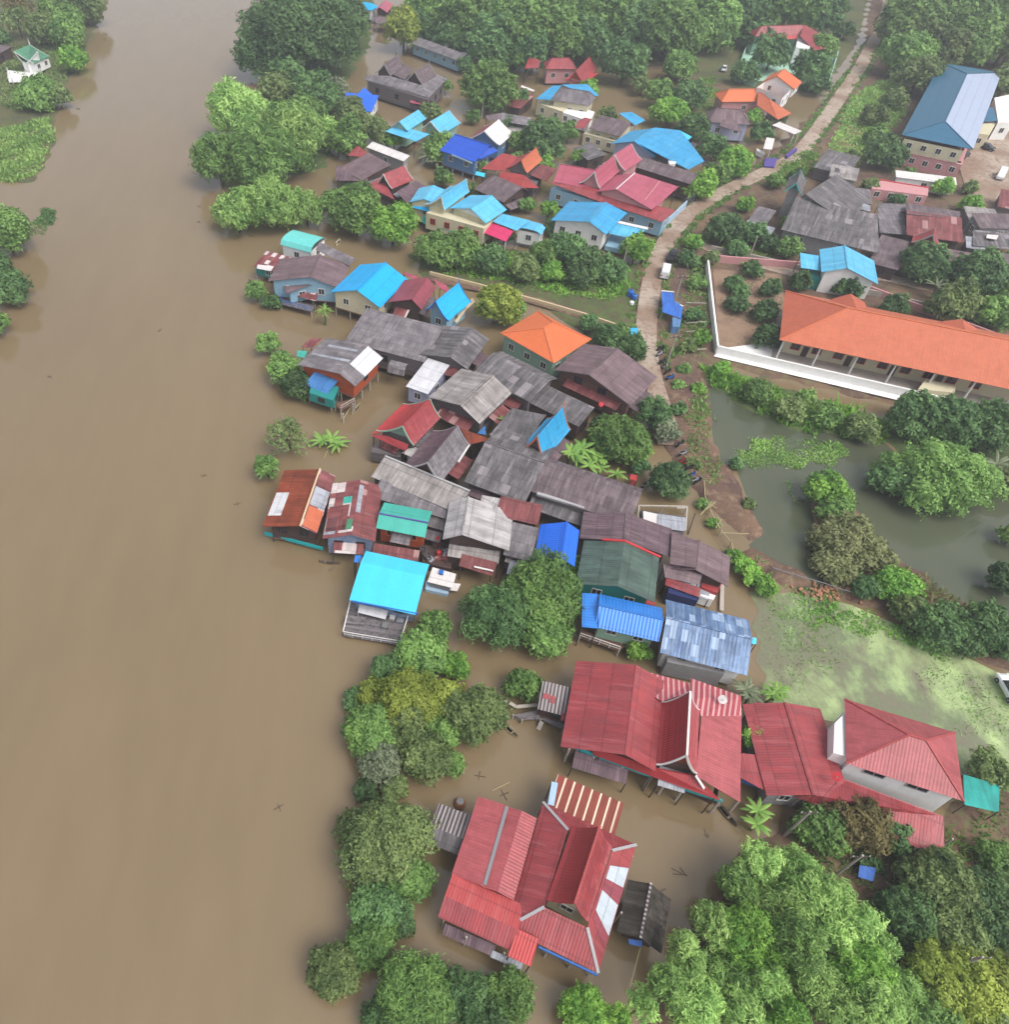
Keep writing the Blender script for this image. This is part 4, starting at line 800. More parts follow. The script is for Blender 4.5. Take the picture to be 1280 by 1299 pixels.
g=h.gable(cB(1042,345),cB(965,390),8.6,cB(905,442),5.8,cB(1000,462),5.8,mat='grey_brown',curve=.4,wall='wood_dark',barge='grey_trim',finial=True,win=0)
h.flat([(*cB(705,410),5.6),(*cB(830,415),5.8),(*cB(1000,465),5.8),(*cB(1040,535),4.6),(*cB(690,435),4.6)],'grey_mid',name='front_roof',e=(4,3)); h.flat([(*cB(1000,462),5.8),(*cB(1070,400),5.8),(*cB(1142,430),4.6),(*cB(1040,535),4.6)],'grey_mid',name='side_roof',e=(3,2)); h.flat([(*cB(900,350),6.4),(*cB(960,375),6.4),(*cB(910,435),5.8),(*cB(850,410),5.8)],'grey_brown',name='valley_roof')
h.box([cB(710,445),cB(1035,545),cB(1120,450),cB(850,390)],.6,4.4,'wood_grey','front_wall',win=3,winmat='dark_trim'); h.flat([(*cB(940,520),3.4),(*cB(1005,540),3.4),(*cB(1000,570),2.8),(*cB(940,560),2.8)],'pink_maroon',name='lean_to')
h=HS('longhouse','long low grey-roofed building with blue-white walls near the top wood',.6)
g=h.gable(cB(985,205),cB(1245,300),5.0,cB(962,245),3.9,2.5,3.9,mat='grey_mid',wall='skyblue_wall',win=5)
h=HS('house','small bright blue roof with a hole, half hidden in bank trees',1.0)
g=h.gable(cB(595,505),cB(770,520),5.2,cB(640,600),3.6,1.8,4.4,mat='blue',wall='white_wall',win=1)
h.flat([(*cB(690,478),5.4),(*cB(765,540),4.4),(*cB(690,600),3.7),(*cB(640,530),4.8)],'blue',name='side_roof',e=(0,1)); h.flat([(*cB(590,520),5.0),(*cB(650,520),5.1),(*cB(630,545),4.6),(*cB(580,540),4.6)],'grey_dark',name='roof_patch',t=.12)  # the dark sheet stands in for the dark of the roof's hole
h=HS('house','tiny bright cyan roof beside a pink roof near the top edge',.8)
h.hip(cB(690,15),cB(735,22),5.4,cB(656,50),4.0,2.0,1.5,1.5,mat='cyan',wall='white_wall',win=1)
h=HS('house','pink-roofed house with brown shed roofs near the top edge',.8)
g=h.gable(cB(810,5),cB(775,45),5.6,cB(755,55),4.4,cB(800,92),4.2,mat='pink_maroon',wall='wood_dark',win=1); h.flat([(*cB(740,95),3.8),(*cB(835,95),3.8),(*cB(820,140),3.0),(*cB(755,130),3.0)],'brown_purple',name='lean_to')
# ======================================================= right side
h=HS('school_hall','two-storey cream and pink building with big teal hip roof',.6,None,'building')
g=h.hip(cE(1008,485),cE(865,795),9.8,cE(640,775),7.0,cE(1120,780),cE(1010,440),cE(800,925),mats=['teal','teal_sky_glare','teal','teal'],cap='teal',wall=None)
h.box([cE(600,905),cE(985,985),cE(1130,560),cE(820,500)],4.0,6.9,'cream_wall','upper_wall',win=4,top=False); h.box([cE(625,1000),cE(975,1075),cE(1120,640),cE(830,560)],.4,3.8,'pink_wall','lower_wall',win=4); h.beam((*cE(585,970),3.9),(*cE(970,1060),3.9),'dark_trim',.5,.3,'floor_band')
h.flat([(*cE(1050,700),6.0),(*cE(1175,700),6.0),(*cE(1205,790),4.8),(*cE(1110,795),4.8)],'teal',name='porch_roof',e=(2,3)); h.box([cE(1090,800),cE(1200,800),cE(1150,880),cE(1060,870)],.4,4.2,'cream_wall','porch_wall',win=2)
h=HS('house','bright white flat-roofed house at the right edge beside the teal roof',.6,None)
h.box([cE(1185,640),cE(1300,615),cE(1310,800),cE(1210,800)],.4,5.0,'white_wall',win=3)
h=HS('shed','long white flat shed roof in front of the cream and pink building',.5,None,'shed')
h.shed(cH(280,282),cH(662,330),3.6,cH(245,322),3.2,'white_roof',wall='white_wall'); 
h=HS('shed','pinkish-white low building beneath the long white shed roof',.4,None,'shed')
h.box([cH(130,340),cH(490,395),cH(485,445),cH(130,400)],.3,2.8,'pink_wall',win=4); h.beam((*cH(130,335),2.9),(*cH(500,395),2.9),'maroon_trim' if 'maroon_trim' in M else 'red_trim',.3,.15,'fascia')
h=HS('temple_hall','broad dark grey shingle-roofed house with a small teal gable on top',.6,None)
g=h.gable(dG(150,345),dG(640,455),7.6,dG(52,552),4.4,4.5,5.0,mat='grey_dark',wall='grey_wall',win=2)
h.flat([(*dG(655,455),7.0),(*dG(668,700),4.4),(*dG(420,640),4.4),(*dG(420,420),7.0)],'grey_mid',name='side_roof',e=(0,3)); 
g=h.gable(dG(400,205),dG(205,330),8.6,dG(170,350),6.4,dG(520,420),6.2,mat='grey_dark',wall='grey_wall',win=0,name='upper_roof')
g=h.gable(dG(180,180),dG(150,260),9.0,dG(75,300),6.8,dG(185,330),6.8,mat='grey_dark',curve=.3,wall='grey_wall',win=0,barge='aqua_barrel' ,name='gable_roof',gmat='teal_wall')
h=HS('house','small pale grey roof with a dark hole beside dark grey shingles',.6,None)
h.shed(dG(375,140),dG(545,170),5.0,dG(335,215),4.0,'grey_light',wall='grey_wall'); h.flat([(*dG(392,165),4.75),(*dG(425,168),4.75),(*dG(420,195),4.45),(*dG(390,192),4.45)],'grey_dark',name='roof_patch',t=.1)  # hole is no opening: its darkness is a dark sheet laid on top
h=HS('shed','bright red roadside booth by the dark grey shingles',.3,None,'booth')
h.hip(dG(345,80),dG(360,82),3.2,dG(305,115),2.4,1.0,.9,.9,mat='plastic_red' if False else 'red_bright',wall='red_wall',win=1)
h=HS('shed','weathered small grey shed right of the broad shingle roof',.4,None,'shed')
h.shed(dG(520,290),dG(610,300),4.0,dG(500,380),3.2,'grey_mid',wall='grey_wall'); h.flat([(*dG(500,370),3.2),(*dG(610,400),3.2),(*dG(612,440),2.6),(*dG(500,415),2.6)],'zinc',name='lean_to')
h=HS('house','dull brown-maroon long roofs in the right-hand cluster',.6,None)
g=h.gable(cH(350,540),cH(700,585),6.6,cH(360,695),4.6,4.0,4.6,mat='rust_red',wall='wood_dark',win=2,mat2=None); h.flat([(*cH(165,490),5.2),(*cH(345,500),5.2),(*cH(350,690),4.0),(*cH(180,680),4.0)],'grey_mid',name='side_roof',e=(0,1)); h.flat([(*cH(350,490),6.2),(*cH(690,545),6.2),(*cH(690,590),6.5),(*cH(355,560),6.5)],'grey_brown',name='rear_roof',e=(0,1))
h=HS('thai_house','maroon triangular gable over the right-hand cluster',.6,None)
g=h.gable(cH(530,650),cH(520,690),7.6,cH(372,768),5.2,cH(545,790),5.0,mat='brick_red',curve=.4,wall='brick_red' if False else 'red_wall',barge='grey_trim',win=0)
h=HS('house','dark brown low roof beside the pale cyan house',.5,None)
h.shed(cH(190,690),cH(372,735),4.6,cH(155,880),3.2,'grey_brown',wall='wood_dark')
h=HS('house','purple-brown roofs behind the dark round trees at right',.5,None)
h.shed(cH(560,770),cH(880,830),4.4,cH(540,900),3.2,'brown_purple',wall='wood_dark')
h=HS('house','grey-roofed houses at the right edge below the car park',.5,None)
h.shed(cH(760,555),cH(1060,560),4.4,cH(750,650),3.4,'grey_brown',wall='grey_wall'); h.flat([(*cH(770,660),3.6),(*cH(1060,690),3.6),(*cH(1060,790),3.0),(*cH(770,760),3.0)],'grey_dark',name='front_roof',e=(0,1)); h.flat([(*cH(860,690),3.9),(*cH(935,695),3.9),(*cH(920,722),3.8),(*cH(855,712),3.8)],'white_roof',name='roof_patch')
h=HS('house','bright cyan gabled house with white end wall behind the orange school roof',.5,None)
g=h.gable(cG(1002,626),cG(1020,762),6.6,cG(862,776),5.0,cG(1203,846),4.4,mat='cyan_light',wall='white_wall',cap='cyan_light',win=1,winmat='orange_trim',pane='glass_brown'); h.flat([(*cG(735,670),4.8),(*cG(858,690),4.8),(*cG(866,778),4.2),(*cG(740,760),4.2)],'cyan_light',name='side_roof',e=(0,1)); h.box([cG(770,770),cG(910,785),cG(890,830),cG(775,815)],.3,3.0,'teal_wall','side_wall')
# school with the long orange roof
h=HS('school','long low school with a bright orange hip roof and open white-columned corridor',.7,None,'school')
g=h.hip(cK(660,218),(1330,442),8.6,cK(398,342),5.0,cK(412,150),cK(404,246),4.0,mats=['orange_pale','orange_pale','orange_school','orange_school'],wall=None,cap='orange_trim')  # long slopes paler than hip ends: fall of light painted into the oranges
for A,B,L,Rr in ((cK(668,162),cK(700,240),cK(600,190),cK(730,216)),(cK(1100,260),cK(1120,330),cK(1000,274),cK(1165,318))): h.gable(A,B,7.6,L,6.2,Rr,6.2,mat='orange_school',wall='cream_wall',win=0,name='dormer_roof',floor=5.5)
e=g['aL'] if (g['aL']-at(cK(398,342),5)).length<(g['aR']-at(cK(398,342),5)).length else g['aR']; f=g['bL'] if e==g['aL'] else g['bR']; inn=g['a']-e; inn=inn-g['u']*inn.dot(g['u']); inn.z=0; dep=inn.length; inn.normalize(); ub=g['u']
def sch(x,y): return e+ub*x+inn*y
mb=MB(); Zc=lambda p,z: V3((p.x,p.y,z)); ln=(f-e).length
for p,q in ((sch(1.5,3.4),sch(ln-1,3.4)),(sch(1.5,3.4),sch(1.5,dep*1.9)),(sch(ln-1,3.4),sch(ln-1,dep*1.9)),(sch(1.5,dep*1.9),sch(ln-1,dep*1.9))): mb.poly([Zc(p,.7),Zc(q,.7),Zc(q,5.0),Zc(p,5.0)])
h.part('wall',mb,'cream_wall')
for i in range(9): h.window(Zc(sch(3.5+i*3.6,3.37),2.4),ub,-inn,1.5,1.3,'red_trim')
for i in range(4): 
    mb=MB(); c=Zc(sch(5.3+i*7.2,3.36),1.75); mb.box(c,ub*.5,inn*.04,V3((0,0,1.05))); h.part('door',mb,'wood_dark')
for i in range(8):
    k=i/7.0; p=e+(f-e)*(.02+.95*k); h.post(p+inn*.7,4.95,'white_trim',.1,.17)
mb=MB(); mb.slab([Zc(sch(.2,-.6),.72),Zc(sch(ln,-.6),.72),Zc(sch(ln,dep*1.9),.72),Zc(sch(.2,dep*1.9),.72)],.4); h.part('corridor_floor',mb,'concrete')
h.box([cK(960,490),cK(1075,520),cK(1070,545),cK(930,530)],.5,2.6,'cream_wall','end_room')
h=HS('perimeter_wall','white wall enclosing the orange-roofed school yard',.3,None,'wall')
W=[cK(108,30),cK(148,385),cK(890,555),(1330,545)]
for p,q in zip(W,W[1:]): h.beam((*p,.9),(*q,.9),'white_wall',.35,2.4,'wall')
h.beam((*cK(108,30),.9),(*cG(790,760),.9),'pink_wall',.35,2.2,'rear_wall'); h.beam((*cG(1100,880),.9),(1290,440,.9),'pink_wall',.35,2.0,'rear_wall')
h=HS('perimeter_wall','second pale pinkish wall along the lane behind the school',.3,None,'wall')
h.beam((*cG(200,645),.8),(*cG(760,770),.8),'concrete',.3,1.4,'wall'); h.beam((*cG(1120,905),.8),(1300,420,.8),'concrete',.3,1.6,'wall')
# left bank pavilion
h=HS('pavilion','small green-roofed riverside pavilion with white cross gables and a finial',.8,None,'pavilion')
g=h.gable(cW(150,230),cW(70,264),6.4,cW(35,350),3.8,cW(110,354),3.8,mat='green_roof',wall='white_wall',barge='white_trim',win=2,gmat='white_wall',inset=(.4,.3),curve=.25)
g=h.gable(cW(150,230),cW(190,264),6.4,cW(165,354),3.8,cW(212,325),3.8,mat='green_roof',wall='white_wall',barge='white_trim',win=1,gmat='white_wall',inset=(.4,.3),curve=.25,name='cross_roof')
mb=MB(); p=at(cW(150,230),6.3); mb.path([p,p+V3((0,0,.9)),p+V3((0,0,1.9))],[.2,.12,.02],7); h.part('finial',mb,'white_trim')
h.deck([cW(40,360),cW(125,370),cW(205,340),cW(160,420),cW(45,420)],.8,'white_wall',('white_trim',(3,4)))
for p in (cW(45,362),cW(122,365),cW(205,350),cW(165,360)): h.post(at(p,4),4.1,'white_trim')
h=HS('shed','dull grey-purple shed roof at the left edge behind the green pavilion',.5,None,'shed')
h.shed(cW(-40,225),cW(60,240),3.6,cW(-50,300),2.8,'grey_brown',wall='wood_dark')
# small shelters along the road
h=HS('shelter','blue tarpaulin shelter beside the road below the white van',.4,None,'shelter')
h.flat([(*dB(320,455),2.6),(*dB(420,460),2.6),(*dB(425,545),2.2),(*dB(325,560),2.2)],'tarp_blue',name='roof',e=(0,1)); h.flat([(*dB(330,545),2.9),(*dB(430,540),2.9),(*dB(498,575),2.5),(*dB(480,680),2.2),(*dB(325,625),2.3)],'tarp_blue',name='roof'); h.beam((*dB(318,452),2.7),(*dB(424,462),2.7),'white_trim',.3,.08,'edge_strip'); h.beam((*dB(430,545),2.6),(*dB(498,580),2.6),'white_trim',.3,.08,'edge_strip')
h.box([dB(410,670),dB(485,680),dB(470,750),dB(410,745)],.2,2.0,'blue_wall','side_wall')
for p in ((320,455),(420,460),(498,575),(485,680),(325,625)): h.post(at(dB(*p),2.2),2.2,'post_pale',-.2,.06)
h=HS('shelter','blue tarpaulin canopy on thin poles by the power poles',.4,None,'shelter')
h.flat([(*cU(642,800),1.6),(*cU(712,812),1.6),(*cU(700,870),1.4),(*cU(636,850),1.4)],'tarp_blue',t=.03,name='tarpaulin')
for p in ((642,800),(712,812),(700,870),(636,850)): h.post(at(cU(*p),1.4),1.4,'post_dark',-.3,.04)
h=HS('shelter','red tarpaulin stall by the banana plants',.3,None,'stall')
h.flat([(*dA(180,385),1.8),(*dA(260,395),1.8),(*dA(255,455),1.6),(*dA(175,445),1.6)],'red_bright',t=.03,name='tarpaulin'); h.box([dA(185,450),dA(250,455),dA(240,480),dA(185,475)],.0,1.0,'red_wall','counter')
for p in ((180,385),(260,395),(255,455),(175,445)): h.post(at(dA(*p),1.6),1.6,'post_dark',-.5,.05)

# extra sheds that fill the right-hand cluster
for lab,A,B,zh,L,zl,m in (('low grey shed roof at the lane mouth, left of the broad shingle roof',(962,262),(985,268),3.2,(955,282),2.6,'grey_mid'),('pale tin shed with clutter beside the lane bushes',(948,280),(984,290),3.0,(944,298),2.4,'zinc'),
 ('dark grey shed roof between shingle roof and pale hole-roof',(1050,190),(1092,200),4.2,(1040,215),3.4,'grey_dark'),('brown shed roof behind the cyan house',(1118,300),(1150,308),4.0,(1112,330),3.2,'brown'),('light grey shed below the car park',(1222,262),(1262,266),3.6,(1216,282),3.0,'grey_light'),
 ('dark roof strip at the right edge under the grey roofs',(1240,318),(1290,324),3.6,(1232,338),2.8,'grey_brown'),('small zinc shed at the right edge near the dark trees',(1225,300),(1250,304),3.2,(1220,314),2.6,'zinc'),('maroon shed roof at the right edge of the yard',(1270,240),(1300,246),3.6,(1262,262),2.8,'rust_red')):
    h=HS('shed',lab,.4,None,'shed'); h.shed(A,B,zh,L,zl,m,wall='wood_grey' if 'tin' not in lab else 'wood_dark',win=0)
# ======================================================= land, water, road
def W2(poly,z=0): return np.array([tuple(at(p,z))[:2] for p in poly])
def sdist(P,poly):
    """signed distance (positive inside) of points P (n,2) to polygon"""
    d=np.full(len(P),1e9); ins=np.zeros(len(P),bool); k=len(poly)
    for i in range(k):
        a=poly[i]; b=poly[(i+1)%k]; e=b-a; t=np.clip(((P-a)@e)/max(1e-9,e@e),0,1); d=np.minimum(d,np.hypot(*(P-(a+t[:,None]*e)).T))
        c=(a[1]>P[:,1])!=(b[1]>P[:,1]); x=a[0]+(P[:,1]-a[1])*(b[0]-a[0])/(b[1]-a[1]+1e-12); ins^=c&(P[:,0]<x)
    return np.where(ins,d,-d)
LAND=[ # outline in photograph pixels on the flood plane, height, grass share
 ([(838,470),(815,455),(803,400),(812,335),(840,290),(885,258),(935,222),(985,190),(1035,140),(1075,95),(1098,50),(1110,-30),(1700,-60),(1700,640),(1400,600),(1290,548),(1180,525),(1040,492),(890,460),(880,490)],.45,.45),
 ([(520,325),(620,312),(700,325),(812,335),(806,452),(760,440),(690,392),(600,372),(545,362)],.35,.75),
 ([(838,465),(885,470),(900,520),(905,585),(930,598),(962,680),(945,712),(985,738),(1080,760),(1190,800),(1300,860),(1300,835),(1190,785),(1090,742),(1050,755),(950,690),(900,640),(868,610),(845,560)],.55,.12),
 ([(930,1092),(1005,1030),(1000,990),(1200,1040),(1270,985),(1500,1000),(1500,1500),(860,1500),(800,1330),(850,1230)],.35,.5),
 ([(-60,-60),(170,-60),(118,50),(75,130),(70,190),(45,232),(-60,236)],.12,.7),
 ([(500,-60),(1120,-60),(1085,60),(1040,120),(960,118),(880,100),(850,80),(700,66),(610,72),(560,40)],.3,.7),
 ([(1035,640),(1080,640),(1110,690),(1200,750),(1300,800),(1300,850),(1190,800),(1080,745),(1030,720)],.35,.35),
 ([(880,462),(925,472),(1130,535),(1128,562),(1040,552),(1000,545),(945,520),(900,490)],.3,.95),
 ([(1120,545),(1300,560),(1300,650),(1230,610),(1150,590)],.35,.9),
 ([(350,-60),(480,-60),(470,60),(430,120),(415,215),(365,225),(335,180),(340,110),(335,40)],.15,.9),
 ([(840,105),(905,82),(930,110),(900,190),(850,170),(835,140)],.2,.5),
]
lp=[(W2(p),h,g) for p,h,g in LAND]
def axis(a,b,step,far,k=1.25):
    v=list(np.arange(a,b,step)); s=step; x=b
    while x<far: v.append(x); s*=k; x+=s
    return v
xs=np.array(sorted([-x for x in axis(0.75,140,1.0,4000)]+axis(0,310,1.0,4000))); ys=np.array(sorted([-y+1 for y in axis(0,30,1.5,3000)][1:]+axis(1,410,1.0,5000)))
X,Y=np.meshgrid(xs,ys); Pn=np.stack([X.ravel(),Y.ravel()],1)
z=np.full(len(Pn),-1.5); gr=np.full(len(Pn),.3)
wob=.9*np.sin(Pn[:,0]*.7+np.sin(Pn[:,1]*.45)*2)+.7*np.sin(Pn[:,1]*.83+Pn[:,0]*.31)
for poly,hh,g in lp:
    bb=poly.min(0)-6,poly.max(0)+6; m=((Pn>bb[0])&(Pn<bb[1])).all(1)
    if not m.any(): continue
    d=sdist(Pn[m],poly)+wob[m]*.5; zz=np.clip(-1.5+(d+3.0)*(1.5+hh)/3.6,-1.5,hh); cur=z[m]; up=zz>cur; cur[up]=zz[up]; z[m]=cur; gm=gr[m]; gm[up&(d>-.6)]=g; gr[m]=gm
far=(Pn[:,1]>400)|(np.abs(Pn[:,0])>330); z[far]=np.maximum(z[far],.4)
z+=.05*np.sin(Pn[:,0]*1.7)*np.sin(Pn[:,1]*1.3)
ZG=z.copy(); nx,ny=len(xs),len(ys); idx=np.arange(nx*ny).reshape(ny,nx)
fc=np.stack([idx[:-1,:-1],idx[:-1,1:],idx[1:,1:],idx[1:,:-1]],-1).reshape(-1,4)
def npmesh(name,v,f,mat,attr=None,smooth=False):
    m=bpy.data.meshes.new(name); k=f.shape[1]; m.vertices.add(len(v)); m.vertices.foreach_set('co',np.ascontiguousarray(v,dtype=np.float32).ravel())
    m.loops.add(f.size); m.loops.foreach_set('vertex_index',f.astype(np.int32).ravel()); m.polygons.add(len(f)); m.polygons.foreach_set('loop_start',np.arange(0,f.size,k,dtype=np.int32))
    m.polygons.foreach_set('use_smooth',np.full(len(f),smooth)); m.update(calc_edges=True); m.materials.append(mat)
    for n,a in (attr or {}).items(): at_=m.attributes.new(n,'FLOAT','POINT'); at_.data.foreach_set('value',a.astype(np.float32))
    return m
def attrn(t,name): n=t.n.new('ShaderNodeAttribute'); n.attribute_name=name; return n.outputs['Fac']
t=NT('earth'); p=t.coord('Object'); n1=t.noise(p,.12,5,.6); n2=t.noise(p,.9,4,.65); n3=t.noise(p,4,3,.6)
g=t.math('ADD',t.math('MULTIPLY',attrn(t,'grass'),1.0),t.math('MULTIPLY_ADD',n2,1.4,-.95)); g=t.ramp(g,.2,.55)
soil=t.mix(t.ramp(n1,.4,.62),rgba((124,100,82),.8),rgba((98,78,72),.8)); soil=t.mix(t.ramp(n2,.5,.75),soil,rgba((150,128,106),.8))
grass=t.mix(t.ramp(n2,.35,.65),rgba((76,94,58),.7),rgba((104,118,72),.7)); grass=t.mix(t.ramp(n1,.5,.7),grass,rgba((84,98,66),.7))
w=t.math('MULTIPLY_ADD',n3,.6,.7); c=t.mix(1.0,t.mix(g,soil,grass),t.comb(w,w,w),'MULTIPLY'); t.bump(n3,.5,.12); M['earth']=t.bsdf(c,.95,.15)
me=npmesh('ground',np.stack([Pn[:,0],Pn[:,1],z],1),fc,M['earth'],{'grass':gr},True); ground=bpy.data.objects.new('ground',me); COL.objects.link(ground); tag(ground,'brown flooded earth and grass banks of the village','ground',kind='structure')
def ground_z(x,y):
    i=min(max(np.searchsorted(xs,x)-1,0),nx-1); j=min(max(np.searchsorted(ys,y)-1,0),ny-1); return float(ZG[j*nx+i])
def watermat(name,c,c2,rough=.09,wave=.02,scale=1.6,spec=.5,ior=1.5):
    t=NT(name); p=t.coord('Object'); n=t.noise(t.scale(p,.035,.014,1),1.0,4,.6); n2=t.noise(t.scale(p,1,.8,1),scale,3,.6); n3=t.noise(t.scale(p,.3,.06,1),1.0,5,.6); n4=t.noise(t.scale(p,.05,.03,1),1.0,2)
    col=t.mix(t.ramp(t.math('ADD',t.math('MULTIPLY',n,.65),t.math('MULTIPLY',n3,.35)),.38,.62),rgba(c,1),rgba(c2,1)); t.bump(t.math('ADD',t.math('MULTIPLY',n2,.6),n3),.5,wave); m=t.bsdf(col,t.math('MULTIPLY_ADD',n4,.14,rough-.05),spec); t.b.inputs['IOR'].default_value=ior; return m
M['river']=watermat('river_water',(121,105,80),(115,99,75)); M['pond']=watermat('pond_water',(82,86,68),(70,76,60),.06,.008)
def sheet(name,poly,z,mat,label,cat,kind='structure'):
    mb=MB(); q=[at(p,0) for p in poly] if poly and not isinstance(poly[0],V3) else poly; mb.poly([V3((a.x,a.y,z)) for a in q]); o=mk(name,mb,M[mat] if isinstance(mat,str) else mat); 
    if o.data.polygons[0].normal.z<0: o.data.flip_normals()
    return tag(o,label,cat,kind=kind)
sheet('river',[V3((-4000,-3000,0)),V3((4000,-3000,0)),V3((4000,5000,0)),V3((-4000,5000,0))],0.0,'river','broad muddy brown river flooding the village','river')
sheet('pond',[(896,478),(950,498),(1010,530),(1060,552),(1120,560),(1150,588),(1230,608),(1310,650),(1310,800),(1220,765),(1150,722),(1110,690),(1060,735),(1050,757),(985,738),(950,692),(965,678),(935,598),(908,583),(900,520)],.02,'pond','grey-green pond behind the brown embankment','pond')
# duckweed field
t=NT('duckweed_field'); p=t.coord('Object'); n1=t.noise(p,.045,4,.6); n2=t.noise(t.scale(p,1.0,.6,1),.28,6,.68); n3=t.noise(p,2.2,5,.7); n=t.math('ADD',t.math('MULTIPLY',n1,.6),t.math('MULTIPLY',n2,.4))
c=t.mix(t.ramp(n2,.38,.62),rgba((122,116,98),.85),rgba((104,126,86),.85)); c=t.mix(t.ramp(n,.46,.58),c,rgba((184,204,142),.82)); c=t.mix(t.math('MULTIPLY',t.ramp(n3,.5,.66),.6,clamp=True),c,rgba((100,118,76),.85)); w=t.math('MULTIPLY_ADD',n3,.7,.65)
c=t.mix(t.math('MULTIPLY',t.ramp(t.math('ADD',t.xyz(p)[0],t.math('MULTIPLY',n2,26.0)),72.0,56.0),.85,clamp=True),c,rgba((116,114,92),.85)); M['duckweed']=t.bsdf(t.mix(1.0,c,t.comb(w,w,w),'MULTIPLY'),.5,.4)
sheet('flooded_field',[(950,752),(968,748),(985,753),(1010,752),(1080,768),(1180,812),(1300,870),(1300,985),(1225,985),(1150,960),(1080,920),(1000,905),(982,893),(965,880),(972,858),(958,838),(966,815),(953,796),(962,775)],.03,'duckweed','shallow flooded field covered with pale green duckweed','field')
# road
def ribbon(name,pts,wid,zz,mat,label,cat):
    q=[at(p,0.45) for p in pts]
    sm=[]
    for i in range(len(q)-1):
        p0,p1,p2,p3=q[max(i-1,0)],q[i],q[i+1],q[min(i+2,len(q)-1)]
        for k in range(6):
            s=k/6; sm.append(.5*((2*p1)+(p2-p0)*s+(2*p0-5*p1+4*p2-p3)*s*s+(-p0+3*p1-3*p2+p3)*s**3))
    sm.append(q[-1]); mb=MB(); L=[];Rr=[]
    for i,c in enumerate(sm):
        d=sm[min(i+1,len(sm)-1)]-sm[max(i-1,0)]; d.z=0; d.normalize(); n=V3((-d.y,d.x,0)); w=wid(i/(len(sm)-1)) if callable(wid) else wid
        L.append(V3((c.x,c.y,zz))+n*w/2); Rr.append(V3((c.x,c.y,zz))-n*w/2)
    dist=0
    for i in range(len(sm)-1):
        l=(sm[i+1]-sm[i]).length; mb.slab([Rr[i],Rr[i+1],L[i+1],L[i]],.12); mb.uv[-6:]=mb.uv[-6:]; dist+=l
    o=mk(name,mb,M[mat]); return tag(o,label,cat,kind='structure')
t=NT('road_concrete'); p=t.coord('Object'); n1=t.noise(p,.1,4); n2=t.noise(p,1.2,5,.6); x,y,_=t.xyz(p); sl=t.math('LESS_THAN',t.math('FRACT',t.math('DIVIDE',t.math('ADD',y,t.math('MULTIPLY',x,.2)),5.0)),.02)
c=t.mix(t.ramp(n1,.42,.6),rgba((180,165,150),.8),rgba((150,128,111),.8)); c=t.mix(t.ramp(n2,.5,.7),c,rgba((130,104,88),.8)); w=t.math('MULTIPLY_ADD',sl,-.3,1.0); M['road']=t.bsdf(t.mix(1.0,c,t.comb(w,w,w),'MULTIPLY'),.85,.2)
ribbon('road',[(850,565),(838,520),(826,480),(820,440),(821,400),(829,350),(843,312),(872,274),(915,246),(965,222),(1005,202),(1028,178),(1048,150),(1070,118),(1090,88),(1104,62),(1116,40),(1124,18),(1130,-20)],3.9,.56,'road','pale concrete village road','road')
ribbon('path',[(822,440),(760,408),(700,388),(640,372),(590,362),(545,352)],2.6,.40,'earth','bare earth path along the bank','path')
ribbon('lane',[(1290,392),(1200,372),(1115,352),(1030,352),(960,335),(905,318),(870,300)],3.0,.57,'road','narrow concrete lane behind the school','lane')
ribbon('far_road',[(1225,78),(1290,80),(1400,86)],4,.6,'road','short stretch of pale road at the upper right','road')
sheet('car_park',[(1215,215),(1262,150),(1330,150),(1330,300),(1240,300)],.60,'road','pale concrete yard beside the teal-roofed building','yard')
sheet('school_yard',[(903,345),(990,352),(1000,437),(912,452)],.58,plain('yard_soil',(150,124,104),.15,.95,.6,c2=(112,90,76),amt=.6),'bare brown school yard','yard')
sheet('school_apron',[(904,456),(915,446),(990,436),(1290,508),(1290,552),(1180,522)],.6,'white_wall','pale concrete apron before the school corridor','apron')
# kerb wall along the earth path
h=House('low_wall','long cream kerb wall running beside the earth path','wall',None,None,.3)
KP=[(545,347),(605,362),(690,385),(745,401),(800,420)]
for a,b in zip(KP,KP[1:]): h.beam((*a,.75),(*b,.75),'cream_trim',.3,.7,'wall')
# ======================================================= light
S.world=bpy.data.worlds.new('World'); S.world.use_nodes=True; wt=S.world.node_tree; bg=wt.nodes['Background']
sky=wt.nodes.new('ShaderNodeTexSky'); sky.sky_type='NISHITA'; sky.sun_disc=False; SUN_EL=math.radians(58); SUN_AZ=math.radians(135)
sky.sun_elevation=SUN_EL; sky.sun_rotation=SUN_AZ; sky.air_density=1.0; sky.dust_density=5.0; sky.ozone_density=1.0
hs=wt.nodes.new('ShaderNodeHueSaturation'); hs.inputs['Saturation'].default_value=.35
wt.links.new(sky.outputs[0],hs.inputs['Color']); wt.links.new(hs.outputs[0],bg.inputs['Color']); bg.inputs['Strength'].default_value=.15
sl=bpy.data.lights.new('sun','SUN'); sl.energy=1.0; sl.angle=math.radians(35); sl.color=(1,.95,.88); so=bpy.data.objects.new('sun',sl); COL.objects.link(so)
sd=V3((math.sin(SUN_AZ)*math.cos(SUN_EL),math.cos(SUN_AZ)*math.cos(SUN_EL),math.sin(SUN_EL))); so.rotation_euler=sd.to_track_quat('Z','Y').to_euler(); so.location=(0,0,120)
cam=bpy.data.cameras.new('camera'); co=bpy.data.objects.new('camera',cam); COL.objects.link(co); S.camera=co; co.location=(0,0,H); co.rotation_euler=(math.pi/2-PITCH,0,0)
cam.sensor_fit='HORIZONTAL'; cam.sensor_width=36; cam.lens=F/1280*36; cam.shift_x=(640-PX0)/1280; cam.clip_start=.5; cam.clip_end=12000
